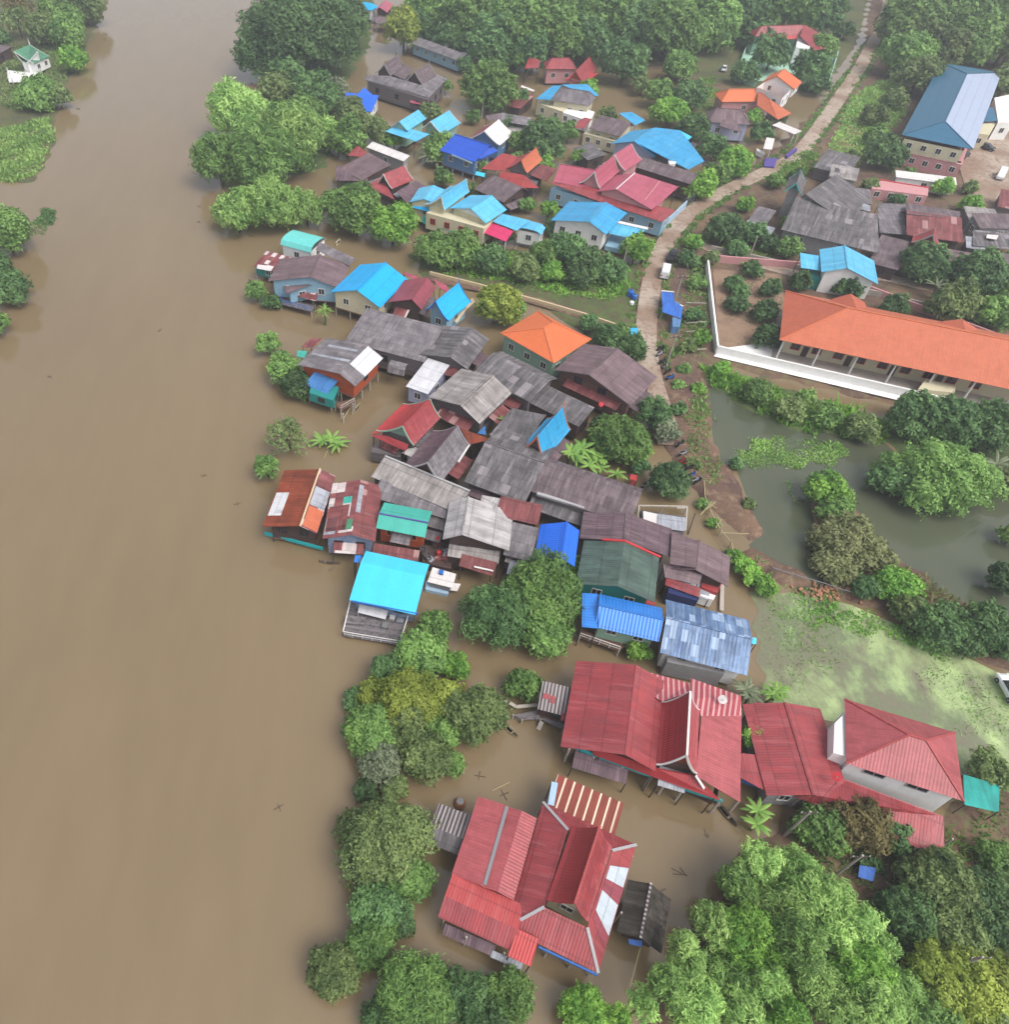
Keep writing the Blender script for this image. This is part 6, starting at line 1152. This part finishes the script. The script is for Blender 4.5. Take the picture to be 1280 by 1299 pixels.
for (x,y,r,k_,l) in ((965, 1095, 30, 'L', 'topmost bamboo plume of the big grove'), (1005, 1105, 34, 'L', 'bamboo plume right of the topmost one'), (935, 1125, 32, 'M', 'dark plume at the upper water side of the grove'), (985, 1150, 42, 'L', 'broad plume under the top of the grove'), (1040, 1140, 38, 'L', 'plume on the land side near the grove top'), (905, 1175, 36, 'L', 'plume on the water side of the grove, upper'), (950, 1190, 42, 'C', 'bright plume in the grove middle'), (1015, 1195, 40, 'M', 'shaded plume in the grove middle'), (1075, 1180, 42, 'L', 'wide plume on the land side of the grove'), (870, 1215, 36, 'L', 'plume on the water side of the grove, lower'), (915, 1235, 42, 'M', 'dark plume low on the water side'), (970, 1245, 40, 'L', 'plume low in the grove centre'), (1030, 1245, 44, 'L', 'large plume low in the grove, right of centre'), (1090, 1235, 42, 'C', 'bright plume at the lower land side of the grove'), (845, 1250, 32, 'M', 'plume at the water corner of the grove'), (880, 1275, 38, 'L', 'plume in the bottom edge, water side'), (940, 1285, 40, 'L', 'plume in the bottom edge, centre'), (1000, 1295, 40, 'C', 'plume in the bottom edge, right of centre'), (1060, 1285, 44, 'L', 'plume in the bottom edge, land side'), (815, 1275, 28, 'L', 'small plume near the mooring rope'), (785, 1292, 24, 'C', 'lowest small plume near the mooring rope'), (1105, 1200, 30, 'L', 'plume beside the power line'), (1115, 1275, 40, 'L', 'plume at the bottom right end of the grove')):
    TT(x,y,r*.95,k_,l,'bamboo plumes of the big grove at the bottom',feather=True,cat='bamboo',name='bamboo_clump',cover=1.3,wide=1.25 if r%4 else .8,flat=1.0,zc=(x*7+y*3)%6*1.3+2.2)
TT(1130,1285,54,'M','mid-green tree at the bottom right of the bamboo',feather=True); TT(1205,1260,54,'Y','yellow-flowered tree near the bottom right corner'); TT(1262,1245,40,'Y','yellow-flowered tree in the bottom right corner'); TT(1180,1295,44,'M','tree at the bottom right edge'); TT(1255,1295,40,'O','olive tree in the bottom right corner'); TT(1190,1125,48,'O','olive-yellow tree below the white villa'); TT(1250,1155,48,'D','dark tree at the right edge below the villa'); TT(1215,1185,40,'O','dull tree on the right below the blue canopy'); TT(1150,1160,34,'T','dark tree by the blue tarpaulin canopy'); TT(1265,1090,24,'M','tree at the right edge below the turquoise awning')
TT(1085,1045,40,'R','maroon-tinged round tree before the red veranda roof'); TT(1040,1052,34,'M','green tree left of the maroon-tinged tree'); TT(1130,1062,28,'T','dark bush under the red veranda roof'); TT(1255,980,28,'O','olive tree beside the turquoise awning'); TT(955,935,17,'C','bright bush in the notch of the red lower roof',zc=3.0)
frond_plant(962,1028,26,'banana plant at the water edge before the red lower roof',z=2.0,clump=2); frond_plant(945,875,24,'banana plants behind the red lower roof, left',z=2.6,clump=3,kind='G'); frond_plant(982,878,24,'banana plants behind the red lower roof, right',z=2.4,clump=3)
TT(1020,1012,16,'D','dark shrub by the red veranda corner'); TT(940,1115,26,'M','bush at the water edge above the bamboo grove'); TT(1100,1095,18,'T','shrub beside the blue tarpaulin canopy')

SH='shrubs in the flooded yards between the upper houses'
for i,(x,y,r) in enumerate(((606,212,11),(655,238,10),(697,268,12),(598,242,9),(562,228,11),(642,160,11),(735,200,9),(790,212,9),(668,262,10),(700,290,10),(515,262,9),(545,145,12),(600,150,9),(660,128,11),(745,115,12),(770,150,11),(860,205,11),(905,160,10),(955,150,10),(815,110,12),(560,110,10),(585,60,14),(500,180,10),(470,215,10),(655,205,9),(640,300,11),(690,210,10))): TT(x,y,r*1.25,'MTCO'[i%4],'leafy shrub in the flooded yards between the upper houses',SH,cat='shrub',name='shrub')
SH='shrubs between the sheds of the right-hand cluster'
for i,(x,y,r) in enumerate(((985,232,10),(1010,225,8),(945,262,10),(1105,238,10),(1120,285,8),(1140,255,8),(1205,300,10),(1230,240,9),(1180,315,10),(1265,295,9),(1000,285,9),(1040,215,9),(1150,225,9),(935,318,12),(1290,330,14),(900,330,10),(885,360,10),(880,400,11),(890,430,11),(872,440,9))): TT(x,y,r*1.25,'MTCO'[i%4],'leafy shrub between the sheds of the right-hand cluster',SH,cat='shrub',name='shrub')
SH='shrubs along the brown embankment'
for i,(x,y,r) in enumerate(((868,470,9),(885,495,9),(862,520,10),(878,590,10),(892,640,8),(905,665,8),(935,590,9),(950,640,8),(860,490,8),(915,470,11))): TT(x,y,r*1.2,'MCTO'[i%4],'small shrub on the brown embankment',SH,cat='shrub',name='shrub',flat=.6)
RP=[(826,475),(821,440),(821,400),(829,350),(843,312),(872,274),(915,246),(965,222),(1005,202),(1028,178),(1048,150),(1070,118),(1090,88),(1104,62)]
st=[]
for (x0,y0),(x1,y1) in zip(RP,RP[1:]):
    for sg in (-1,1):
        k0,k1=scl((x0,y0))*2.0,scl((x1,y1))*2.0; dx,dy=(x1-x0),(y1-y0); ll=math.hypot(dx,dy); nx_,ny_=-dy/ll*sg,dx/ll*sg*.6
        st.append([(x0+nx_*k0*1.05,y0+ny_*k0*1.05),(x1+nx_*k1*1.05,y1+ny_*k1*1.05),(x1+nx_*k1*1.9,y1+ny_*k1*1.9),(x0+nx_*k0*1.9,y0+ny_*k0*1.9)])
reeds('roadside_grass',st,'M','rough grass along both edges of the village road','grass',9,.6,31,bw=.5)
reeds('courtyard_grass',[[(912,360),(985,352),(995,432),(918,445)]],'O','thin dry grass over the brown school yard','grass',3,.35,33,bw=.4)
reeds('yard_grass',[[(925,300),(985,318),(985,345),(905,325)],[(985,205),(1040,190),(1030,225),(985,240)],[(850,120),(905,95),(915,140),(870,165)]],'C','patchy grass around the lane and road bend','grass',4,.5,32,bw=.5)
# ======================================================= vehicles, boats, poles, small things
def loft(mb,secs,top=.8):
    """sections (x, half width, z low, z high): rounded-shoulder tube along x"""
    def ring(x,w,a,b): h=b-a; return [V3((x,-w*.92,a)),V3((x,-w,a+h*.25)),V3((x,-w*.98,a+h*.7)),V3((x,-w*top,b)),V3((x,w*top,b)),V3((x,w*.98,a+h*.7)),V3((x,w,a+h*.25)),V3((x,w*.92,a))]
    R_=[ring(*s) for s in secs]
    for A,B in zip(R_,R_[1:]):
        for k in range(8): j=(k+1)%8; mb.poly([A[k],B[k],B[j],A[j]])
    mb.poly(R_[0]); mb.poly(R_[-1][::-1])
def place(root,p,toward,z):
    a=at(p,z); b=at(toward,z); root.location=(a.x,a.y,z); root.rotation_euler=(0,0,math.atan2(b.y-a.y,b.x-a.x))
def vehicle(name,label,cat,p,toward,z,paint,kind,group=None):
    root=empty(name,(0,0,0)); tag(root,label,cat,group); O=(0,0,0)
    b=MB(); c=MB(); rf=MB()
    if kind=='car':
        loft(b,[(-2.15,.72,.35,.72),(-2.0,.84,.25,.92),(-.9,.87,.22,.95),(.9,.87,.22,.93),(1.85,.84,.25,.82),(2.15,.7,.35,.66)]); loft(c,[(-1.85,.68,.9,.95),(-1.25,.74,.9,1.40),(.3,.74,.9,1.42),(1.05,.70,.88,.93)],.84); rf.box((-.5,0,1.43),(.72,0,0),(0,.56,0),(0,0,.02))
    elif kind=='pickup':
        loft(b,[(-2.5,.82,.45,.9),(-2.4,.88,.4,1.02),(-.7,.9,.38,1.02),(1.1,.9,.38,1.05),(2.2,.88,.4,.98),(2.5,.78,.45,.8)],.92); loft(c,[(-.75,.76,1.0,1.1),(-.55,.78,1.0,1.66),(.55,.78,1.0,1.68),(1.2,.74,1.0,1.06)],.84); rf.box((0,0,1.69),(.52,0,0),(0,.6,0),(0,0,.02))
    else:
        loft(b,[(-2.35,.82,.4,1.7),(-2.2,.88,.3,1.95),(1.0,.88,.3,1.98),(1.7,.87,.3,1.6),(2.3,.8,.35,1.05),(2.4,.7,.4,.9)],.86); loft(c,[(1.15,.885,1.15,1.7),(1.55,.88,1.1,1.64)],.86); rf.box((-.6,0,1.985),(1.4,0,0),(0,.6,0),(0,0,.02))
    mk('body',b,M[paint],root,O); mk('windows',c,M['glass'],root,O); mk('roof_panel',rf,M[paint],root,O)
    if kind=='pickup': t=MB(); t.box((-1.6,0,1.03),(.75,0,0),(0,.74,0),(0,0,.015)); mk('cargo_bed',t,M['metal_black'],root,O)
    wx=1.35 if kind=='car' else 1.5
    for x in (-wx,wx):
        for y in (-1,1):
            w=MB(); w.tube((x,y*.68,.33),(x,y*.9,.33),.33,.33,14); wo=mk('wheel',w,M['tyre'],root,O); r_=MB(); r_.tube((x,y*.9,.33),(x,y*.915,.33),.19,.19,10); mk('rim',r_,M['metal_grey'],wo,O)
    for y in (-.6,.6):
        l=MB(); fx=2.12 if kind=='car' else 2.42; l.box((fx,y,.68 if kind!='van' else .8),(.05,0,0),(0,.16,0),(0,0,.08)); mk('headlight',l,M['lens'],root,O); l=MB(); l.box((-fx,y,.75 if kind!='van' else 1.0),(.05,0,0),(0,.14,0),(0,0,.1)); mk('tail_light',l,M['lens_red'],root,O)
    place(root,p,toward,z); return root
vehicle('pickup_truck','dark grey pickup at the roadside above the white van','pickup',(852,328),(862,312),.56,'paint_black','pickup')
vehicle('van','white van parked on the road edge below the dark pickup','van',(843,349),(846,335),.56,'paint_white','van')
vehicle('car','white car parked in the clearing by the mint villa','car',(918,90),(921,78),.5,'paint_white','car')
vehicle('car','black car parked on bare earth beside the wood','car',(854,96),(880,97),.4,'paint_black','car')
vehicle('car','silver car parked behind the bright white flat-roofed house','car',(1258,165),(1285,172),.62,'paint_silver','car')
vehicle('car','dark car beside the cream and pink building','car',(1222,200),(1240,188),.62,'paint_black','car')
vehicle('van','white van in the concrete yard at the right edge','van',(1268,226),(1262,240),.62,'paint_white','van')
vehicle('car','white car at the right edge beside the duckweed field','car',(1279,878),(1270,862),.4,'paint_white','car')
vehicle('car','dark car on the wet ground at the right edge yard','car',(1250,190),(1272,196),.62,'paint_black','car')
# motorbikes
def motorbike(paint):
    root=empty('motorbike',(0,0,0)); O=(0,0,0); b=MB(); loft(b,[(-.75,.1,.62,.8),(-.3,.16,.4,.82),(.25,.12,.35,.62),(.5,.2,.4,1.0),(.62,.14,.6,1.02)]); mk('body',b,M[paint],root,O)
    s=MB(); s.box((-.32,0,.85),(.38,0,0),(0,.14,0),(0,0,.06)); mk('seat',s,M['metal_black'],root,O); h=MB(); h.bar((.45,-.34,1.08),(.45,.34,1.08),.06,.06); h.tube((.66,0,.35),(.5,0,1.05),.05); mk('handlebar',h,M['metal_black'],root,O)
    for x in (-.62,.66): w=MB(); w.tube((x,-.06,.29),(x,.06,.29),.29,.29,12); mk('wheel',w,M['tyre'],root,O)
    return root
BIKES={k:motorbike(k) for k in ('paint_black','paint_red','paint_blue','paint_silver')}; used=set()
BW={'paint_black':'black','paint_red':'red','paint_blue':'blue','paint_silver':'silver'}
BL=[((837,445),'paint_black','black motorbike at the roadside, nearest the blue shelter'),((836,452),'paint_silver','silver motorbike standing among plants at the road end'),((839,462),'paint_black','black motorbike beside the road end, above a silver one'),((843,468),'paint_silver','silver motorbike halfway along the parked row'),((846,475),'paint_black','black motorbike at the corner before the feathery tree'),((849,482),'paint_blue','blue motorbike by the bright roadside bush'),
 ((862,566),'paint_black','black motorbike at the top of the lower row'),((866,578),'paint_silver','silver motorbike near the top of the lower row'),((863,588),'paint_red','red motorbike beside the white cover'),((870,590),'paint_red','red motorbike nearest the bank in the lower row'),((873,597),'paint_black','black motorbike below the red ones'),((876,606),'paint_blue','blue motorbike beside the dark green tree'),((880,612),'paint_silver','silver motorbike at the bottom of the lower row'),((884,614),'paint_black','last black motorbike of the lower row, next to the bamboo fence'),((818,618),'paint_silver','silver motorbike parked alone by the row of dark roofs')]
for i,(p,c,l) in enumerate(BL):
    r=BIKES[c] if c not in used else copy_tree(BIKES[c]); used.add(c); z=max(.05,ground_z(*at(p,.4)[:2])); tag(r,l,'motorbike','motorbikes parked along the path'); place(r,p,(p[0]+14*(1 if i%2 else .8),p[1]-4-(i*3)%5),z)
# boats
def boat(label,p,toward,L,w,mat,inner='boat_wood',cat='boat'):
    root=empty('boat',(0,0,0)); tag(root,label,cat); h=MB(); ns=9; k=[]
    for i in range(ns):
        u=-1+2*i/(ns-1); ww=w/2*max(.06,(1-abs(u)**2.4)); zz=.28+.22*abs(u)**3; k.append([V3((u*L/2,-ww,zz)),V3((u*L/2,-ww*.6,-.12)),V3((u*L/2,ww*.6,-.12)),V3((u*L/2,ww,zz)),V3((u*L/2,ww*.82,zz-.01)),V3((u*L/2,ww*.5,-.0)),V3((u*L/2,-ww*.5,-.0)),V3((u*L/2,-ww*.82,zz-.01))])
    for A,B in zip(k,k[1:]):
        for j in range(8): q=(j+1)%8; h.poly([A[j],A[q],B[q],B[j]])
    h.poly(k[0][::-1]); h.poly(k[-1]); mk('hull',h,M[mat],root,(0,0,0))
    for x in (-.2,.2): s=MB(); s.box((x*L,0,.2),(.12,0,0),(0,w*.36,0),(0,0,.025)); mk('thwart',s,M[inner],root,(0,0,0))
    place(root,p,toward,0.0); return root
boat('pale sampan beside the flooded twin-gabled grey house',(566,113),(590,112),3.2,1.0,'paint_white'); boat('two-toned cream boat in the water behind the river row',(429,309),(436,300),2.6,.9,'paint_cream'); boat('slim dark canoe under the corner of the largest red house',(918,1030),(930,1045),3.6,.7,'boat_wood')
boat('yellowish broken boat frame floating by the olive tree',(646,926),(654,934),2.6,.7,'bamboo'); boat('thin dark canoe in the river left of the cyan roof',(418,715),(440,717),3.0,.55,'boat_wood'); boat('brown sampan tied under the stilt hut with orange walls',(452,520),(470,500),3.2,.6,'bamboo')
def lathe_thing(name,label,cat,p,prof,mat,z=0,lid=None,lidmat=None):
    root=empty(name,at(p,z)); tag(root,label,cat); b=MB(); b.lathe((0,0,0),prof,16); mk('body',b,M[mat],root,(0,0,0))
    if lid: l=MB(); l.lathe((0,0,0),lid,16); mk('lid',l,M[lidmat],root,(0,0,0))
    return root
lathe_thing('water_jar','dark clay water jar standing in the flood above the tin shed','jar',(583,1021),[(.3,-.3),(.55,0),(.66,.4),(.5,.8),(.36,.95),(.42,1.02)],'clay',0,[(.36,1.03),(.02,1.1)],'metal_grey')
lathe_thing('water_tank','round blue water drum beside the road','tank',(799,376),[(.55,0),(.6,.1),(.6,1.1),(.5,1.25),(.2,1.3)],'paint_blue',.4,[(.25,1.31),(.02,1.36)],'metal_black'); lathe_thing('water_tank','second blue drum, lying nearer the road','tank',(804,380),[(.5,0),(.55,.1),(.55,.9),(.45,1.0),(.2,1.05)],'paint_blue',.4,[(.25,1.06),(.02,1.1)],'metal_black'); lathe_thing('water_tank','white drum beside the blue drums at the road','tank',(801,387),[(.4,0),(.45,.1),(.45,.6),(.3,.7)],'paint_white',.4)
k=House('kiosk','light blue box kiosk with dark front at the road edge','kiosk',None,None,.4); k.box([dB(66,757),dB(125,757),dB(122,812),dB(68,812)],.4,2.2,'plastic_cyan','body'); k.box([dB(70,815),dB(120,815),dB(118,850),dB(66,850)],.35,1.3,'navy','counter')
def dish(label,p,z,mat,r=.9):
    q=at(p,z); root=empty('satellite_dish',q); tag(root,label,'satellite dish'); b=MB(); b.lathe((0,0,0),[(.05,0),(r*.5,.07),(r*.85,.2),(r,.32)],18); d=mk('bowl',b,M[mat],root,(0,0,0)); d.rotation_euler=(math.radians(35),math.radians(-30),0); a=MB(); a.tube((0,0,-.9),(0,0,0),.05); mk('mast',a,M['metal_grey'],root,(0,0,0)); f=MB(); f.tube((0,0,.02),(.0,0,.55),.03); f.lathe((0,0,.5),[(.07,0),(.07,.12)],8); fo=mk('feed_arm',f,M['metal_grey'],root,(0,0,0)); fo.rotation_euler=d.rotation_euler
dish('red satellite dish on the corner of the plank house',(763,514),4.4,'plastic_red',.4); dish('pale satellite dish on the striped rear roof of the largest red house',(917,887),5.9,'white_roof',.5); dish('small pale satellite dish on the ridge of the red lower roof by the villa',(918,883) if False else (1061,984),6.0,'paint_red',.5)
# poles, wires, fences, rails
def pole(label,base,top_z,arms=True,mat='concrete',r=.16):
    z=max(-.2,ground_z(*at(base,.3)[:2])); q=at(base,max(0,z)); root=empty('utility_pole',(q.x,q.y,0)); tag(root,label,'utility pole'); b=MB(); b.tube((0,0,-.8),(0,0,top_z),r,r*.65,8); mk('mast',b,M[mat],root,(0,0,0))
    if arms:
        c=MB(); c.bar((-.9,0,top_z-.4),(.9,0,top_z-.4),.12,.12); mk('crossarm',c,M['post_dark'],root,(0,0,0))
        for x in (-.8,0,.8): i=MB(); i.tube((x,0,top_z-.34),(x,0,top_z-.14),.05,.03); mk('insulator',i,M['paint_white'],root,(0,0,0))
    return V3((q.x,q.y,top_z-.15))
p1=pole('leaning grey utility pole before the red lower roof',(995,1060),7.0); p2=pole('utility pole beside the blue tarpaulin canopy',(1056,1113),7.0); p3=pole('thin pole beside the round tree by the twin-gabled house',(611,152),6.5,False); p4=pole('pale pole in the weeds between the road shelters and wall',(855,385),6.5,True); p5=pole('thin pole on the bank left of the road',(788,345),6.0,False); p6=pole('white pole by the banana plant behind the school yard wall',(949,332),6.0,False); p7=pole('utility pole beside the path end near the road',(846,462),6.5)
p8=V3(at((1230,1290),6)); p9=pole('utility pole among the trees at the bottom right',(1195,1235),7.0)
def wire(label,a,b,sag=.6,r=.022):
    m=MB(); pts=[a.lerp(b,i/10)-V3((0,0,sag*4*(i/10)*(1-i/10))) for i in range(11)]; m.path(pts,r,4); o=mk('power_line',m,M['metal_black']); tag(o,label,'cable')
wire('cable between the two leaning poles by the villa',p1,p2); wire('cable running from the blue canopy pole to the bottom right',p2,p9,.8); wire('cable from the leaning pole up to the villa roof',p1,at((1068,985),6.0),.3); wire('cable crossing the earth from the blue canopy pole toward the right trees',p2+V3((0,0,-.5)),at((1152,1140),4.5),.4); wire('cable between the road poles beside the shelter',p4,p7,.5)
f=House('bamboo_fence','crooked bamboo fence between flooded lane and brown embankment','fence',None,None,.2)
FP=[cP(460,690),cP(465,770),cP(490,840),cP(520,900),cP(545,945),cP(600,1010),cP(610,1050)]
for a,b in zip(FP,FP[1:]): f.beam((*a,1.3),(*b,1.3),'bamboo',.12,.12,'rail'); f.beam((*a,.7),(*b,.7),'bamboo',.1,.1,'rail'); f.post(at(a,1.2),1.6,'bamboo',-.3,.07)
for (a,b) in (((470,840),(520,800)),((470,800),(525,835)),((530,880),(555,930)),((520,935),(550,890)),((440,870),(500,800)),((540,960),(690,965))): f.beam((*cP(*a),1.2),(*cP(*b),1.4),'bamboo',.12,.12,'rail')
f=House('pipe_rail','thin white pipe railing on the pond dam','railing',None,None,.2)
FP=[cQ(80,882),cQ(200,920),cQ(340,960),cQ(440,995),cQ(520,1015)]
for a,b in zip(FP,FP[1:]): f.beam((*a,1.2),(*b,1.2),'metal_grey',.1,.1,'rail'); f.post(at(a,1.2),1.25,'metal_grey',-.3,.06)
f=House('bamboo_fence','row of pale concrete struts leaning on the white school wall','strut row',None,None,.2)
for y0,y1 in ((550,555),(640,630),(718,705),(790,778),(865,855),(940,930),(425,420)): f.beam((*dB(520 if y0>500 else 590,y0),.7),(*dB(690 if y0>500 else 650,y1),1.5),'post_pale',.16,.16,'strut')
f=House('rope_line','pale mooring rope and pole from the thatched hut to the bamboo grove','rope',None,None,.2); f.beam((*cV(1040,860),1.6),(*cV(992,1040),1.0),'bamboo',.08,.08,'rope')
f=House('rope_line','thin pole lying in the water above the lone red house','pole',None,None,.2); f.beam((*cV(370,155),.08),(*cV(450,115),.08),'bamboo',.1,.1,'bamboo_pole')
f=House('gangplank','bamboo walkway reaching into the river from the stilt hut','walkway',None,None,.2); f.beam((*cL(580,150),.6),(*cL(525,245),.3),'bamboo',.15,.1,'plank'); f.beam((*cL(440,410),.1),(*cL(415,470),.1),'bamboo',.12,.1,'plank')
f=House('floating_debris','long dark timber beam lying in the lane by the unfinished shed','beam',None,None,.2); f.beam((*dA(930,840),1.3),(*dA(850,1080),.1),'wood_dark',.16,.16,'plank')
f=House('pier','white plank walkway beside the brown roof at the end of the lane','walkway',None,None,.2); f.beam((*cO(1025,645),.5),(*cO(1022,780),.5),'post_pale',.5,.12,'plank')
# scrap in the yard beside the green roof: separate pieces
rs=random.Random(5)
SC=[('oil_drum','rusty drum','paint_red'),('scrap_sheet','bent grey tin sheet','zinc'),('crate','grey wooden crate','wood_grey'),('scrap_sheet','bent brown tin sheet','rust_red'),('crate','dark wooden crate','wood_dark')]
for i in range(14):
    x,y=530+rs.random()*150,400+rs.random()*110; n,l,m=SC[i%5]; q=at(cN(x,y),1.62); root=empty(n,q); tag(root,l+' among the scrap beside the green roof',n.replace('_',' '),'scrap beside the green roof'); b=MB()
    if n=='oil_drum': b.lathe((0,0,0),[(.28,0),(.3,.05),(.3,.4),(.28,.42),(.3,.45),(.3,.85),(.26,.88)],12)
    elif n=='crate':
        for k in range(3):
            b.box((0,-.3,.12+k*.22),(.4,0,0),(0,.02,0),(0,0,.08)); b.box((0,.3,.12+k*.22),(.4,0,0),(0,.02,0),(0,0,.08)); b.box((-.42,0,.12+k*.22),(.02,0,0),(0,.3,0),(0,0,.08)); b.box((.42,0,.12+k*.22),(.02,0,0),(0,.3,0),(0,0,.08))
        b.box((0,0,.03),(.4,0,0),(0,.3,0),(0,0,.03))
    else: b.slab([V3((-.6,-.4,.1)),V3((0,-.4,.25)),V3((0,.4,.25)),V3((-.6,.4,.1))],.03); b.slab([V3((0,-.4,.25)),V3((.6,-.4,.05)),V3((.6,.4,.05)),V3((0,.4,.25))],.03)
    o=mk('body',b,M[m],root,(0,0,0)); root.rotation_euler=(0,0,rs.random()*3)
# brick rubble on the dam
rg=np.random.default_rng(3); c0=at(cQ(350,1010),.0); mb=MB(); mb.box((0,0,0),(.18,0,0),(0,.11,0),(0,0,.08)); bm_=mb.mesh('brick_rubble'); bm_.materials.append(plain('brick',(164,120,92),.2,.9))
for i in range(70):
    x,y=c0.x+rg.normal()*1.9,c0.y+rg.normal()*.7; o=bpy.data.objects.new('brick_rubble',bm_); COL.objects.link(o); o.location=(x,y,max(.1,ground_z(x,y))+.06+.12*rg.random()); o.rotation_euler=(rg.normal()*.3,rg.normal()*.3,rg.random()*3); o.scale=[.8+.9*rg.random()]*3; tag(o,'broken orange brick lump on the pond dam bank','rubble','brick rubble on the dam')
dm=[]
for v in range(3):
    mb=MB(); r5=random.Random(v+40)
    for k in range(2+v): a=r5.random()*3; L_=.5+r5.random()*.9; c=V3((r5.random()*.5,r5.random()*.5,.04)); mb.tube(c-V3((math.cos(a),math.sin(a),0))*L_/2,c+V3((math.cos(a),math.sin(a),.05))*L_/2,.05,.03,5)
    me=mb.mesh('driftwood'); me.materials.append(M['boat_wood' if v else 'bark']); dm.append(me)
rd=random.Random(9)
for i,(x,y) in enumerate(((88,128),(98,140),(131,52),(62,150),(255,262),(250,283),(318,300),(258,602),(420,725),(405,690),(575,262),(450,500),(640,1010),(860,1100),(900,1060),(610,985),(570,1160),(835,1140),(300,640),(205,420),(60,480),(352,1025))):
    o=bpy.data.objects.new('driftwood',dm[i%3]); COL.objects.link(o); q=at((x,y),0); o.location=(q.x,q.y,0); o.rotation_euler=(0,0,rd.random()*6); o.scale=[.8+rd.random()*.8]*3; tag(o,'small bit of driftwood floating on the brown water','driftwood','driftwood on the brown water')
# humid air
if HAZE:
    mb=MB(); mb.box((0,170,43),(520,0,0),(0,400,0),(0,0,45.5)); hz=bpy.data.objects.new('haze',mb.mesh('haze')); COL.objects.link(hz); tag(hz,'thin humid haze over the river village','haze',kind='stuff'); hm=bpy.data.materials.new('haze'); hm.use_nodes=True; nt=hm.node_tree; nt.nodes.clear(); o_=nt.nodes.new('ShaderNodeOutputMaterial'); v_=nt.nodes.new('ShaderNodeVolumePrincipled'); v_.inputs['Color'].default_value=(.86,.9,.97,1); v_.inputs['Density'].default_value=HAZE; v_.inputs['Anisotropy'].default_value=.2; nt.links.new(v_.outputs[0],o_.inputs['Volume']); hz.data.materials.append(hm)
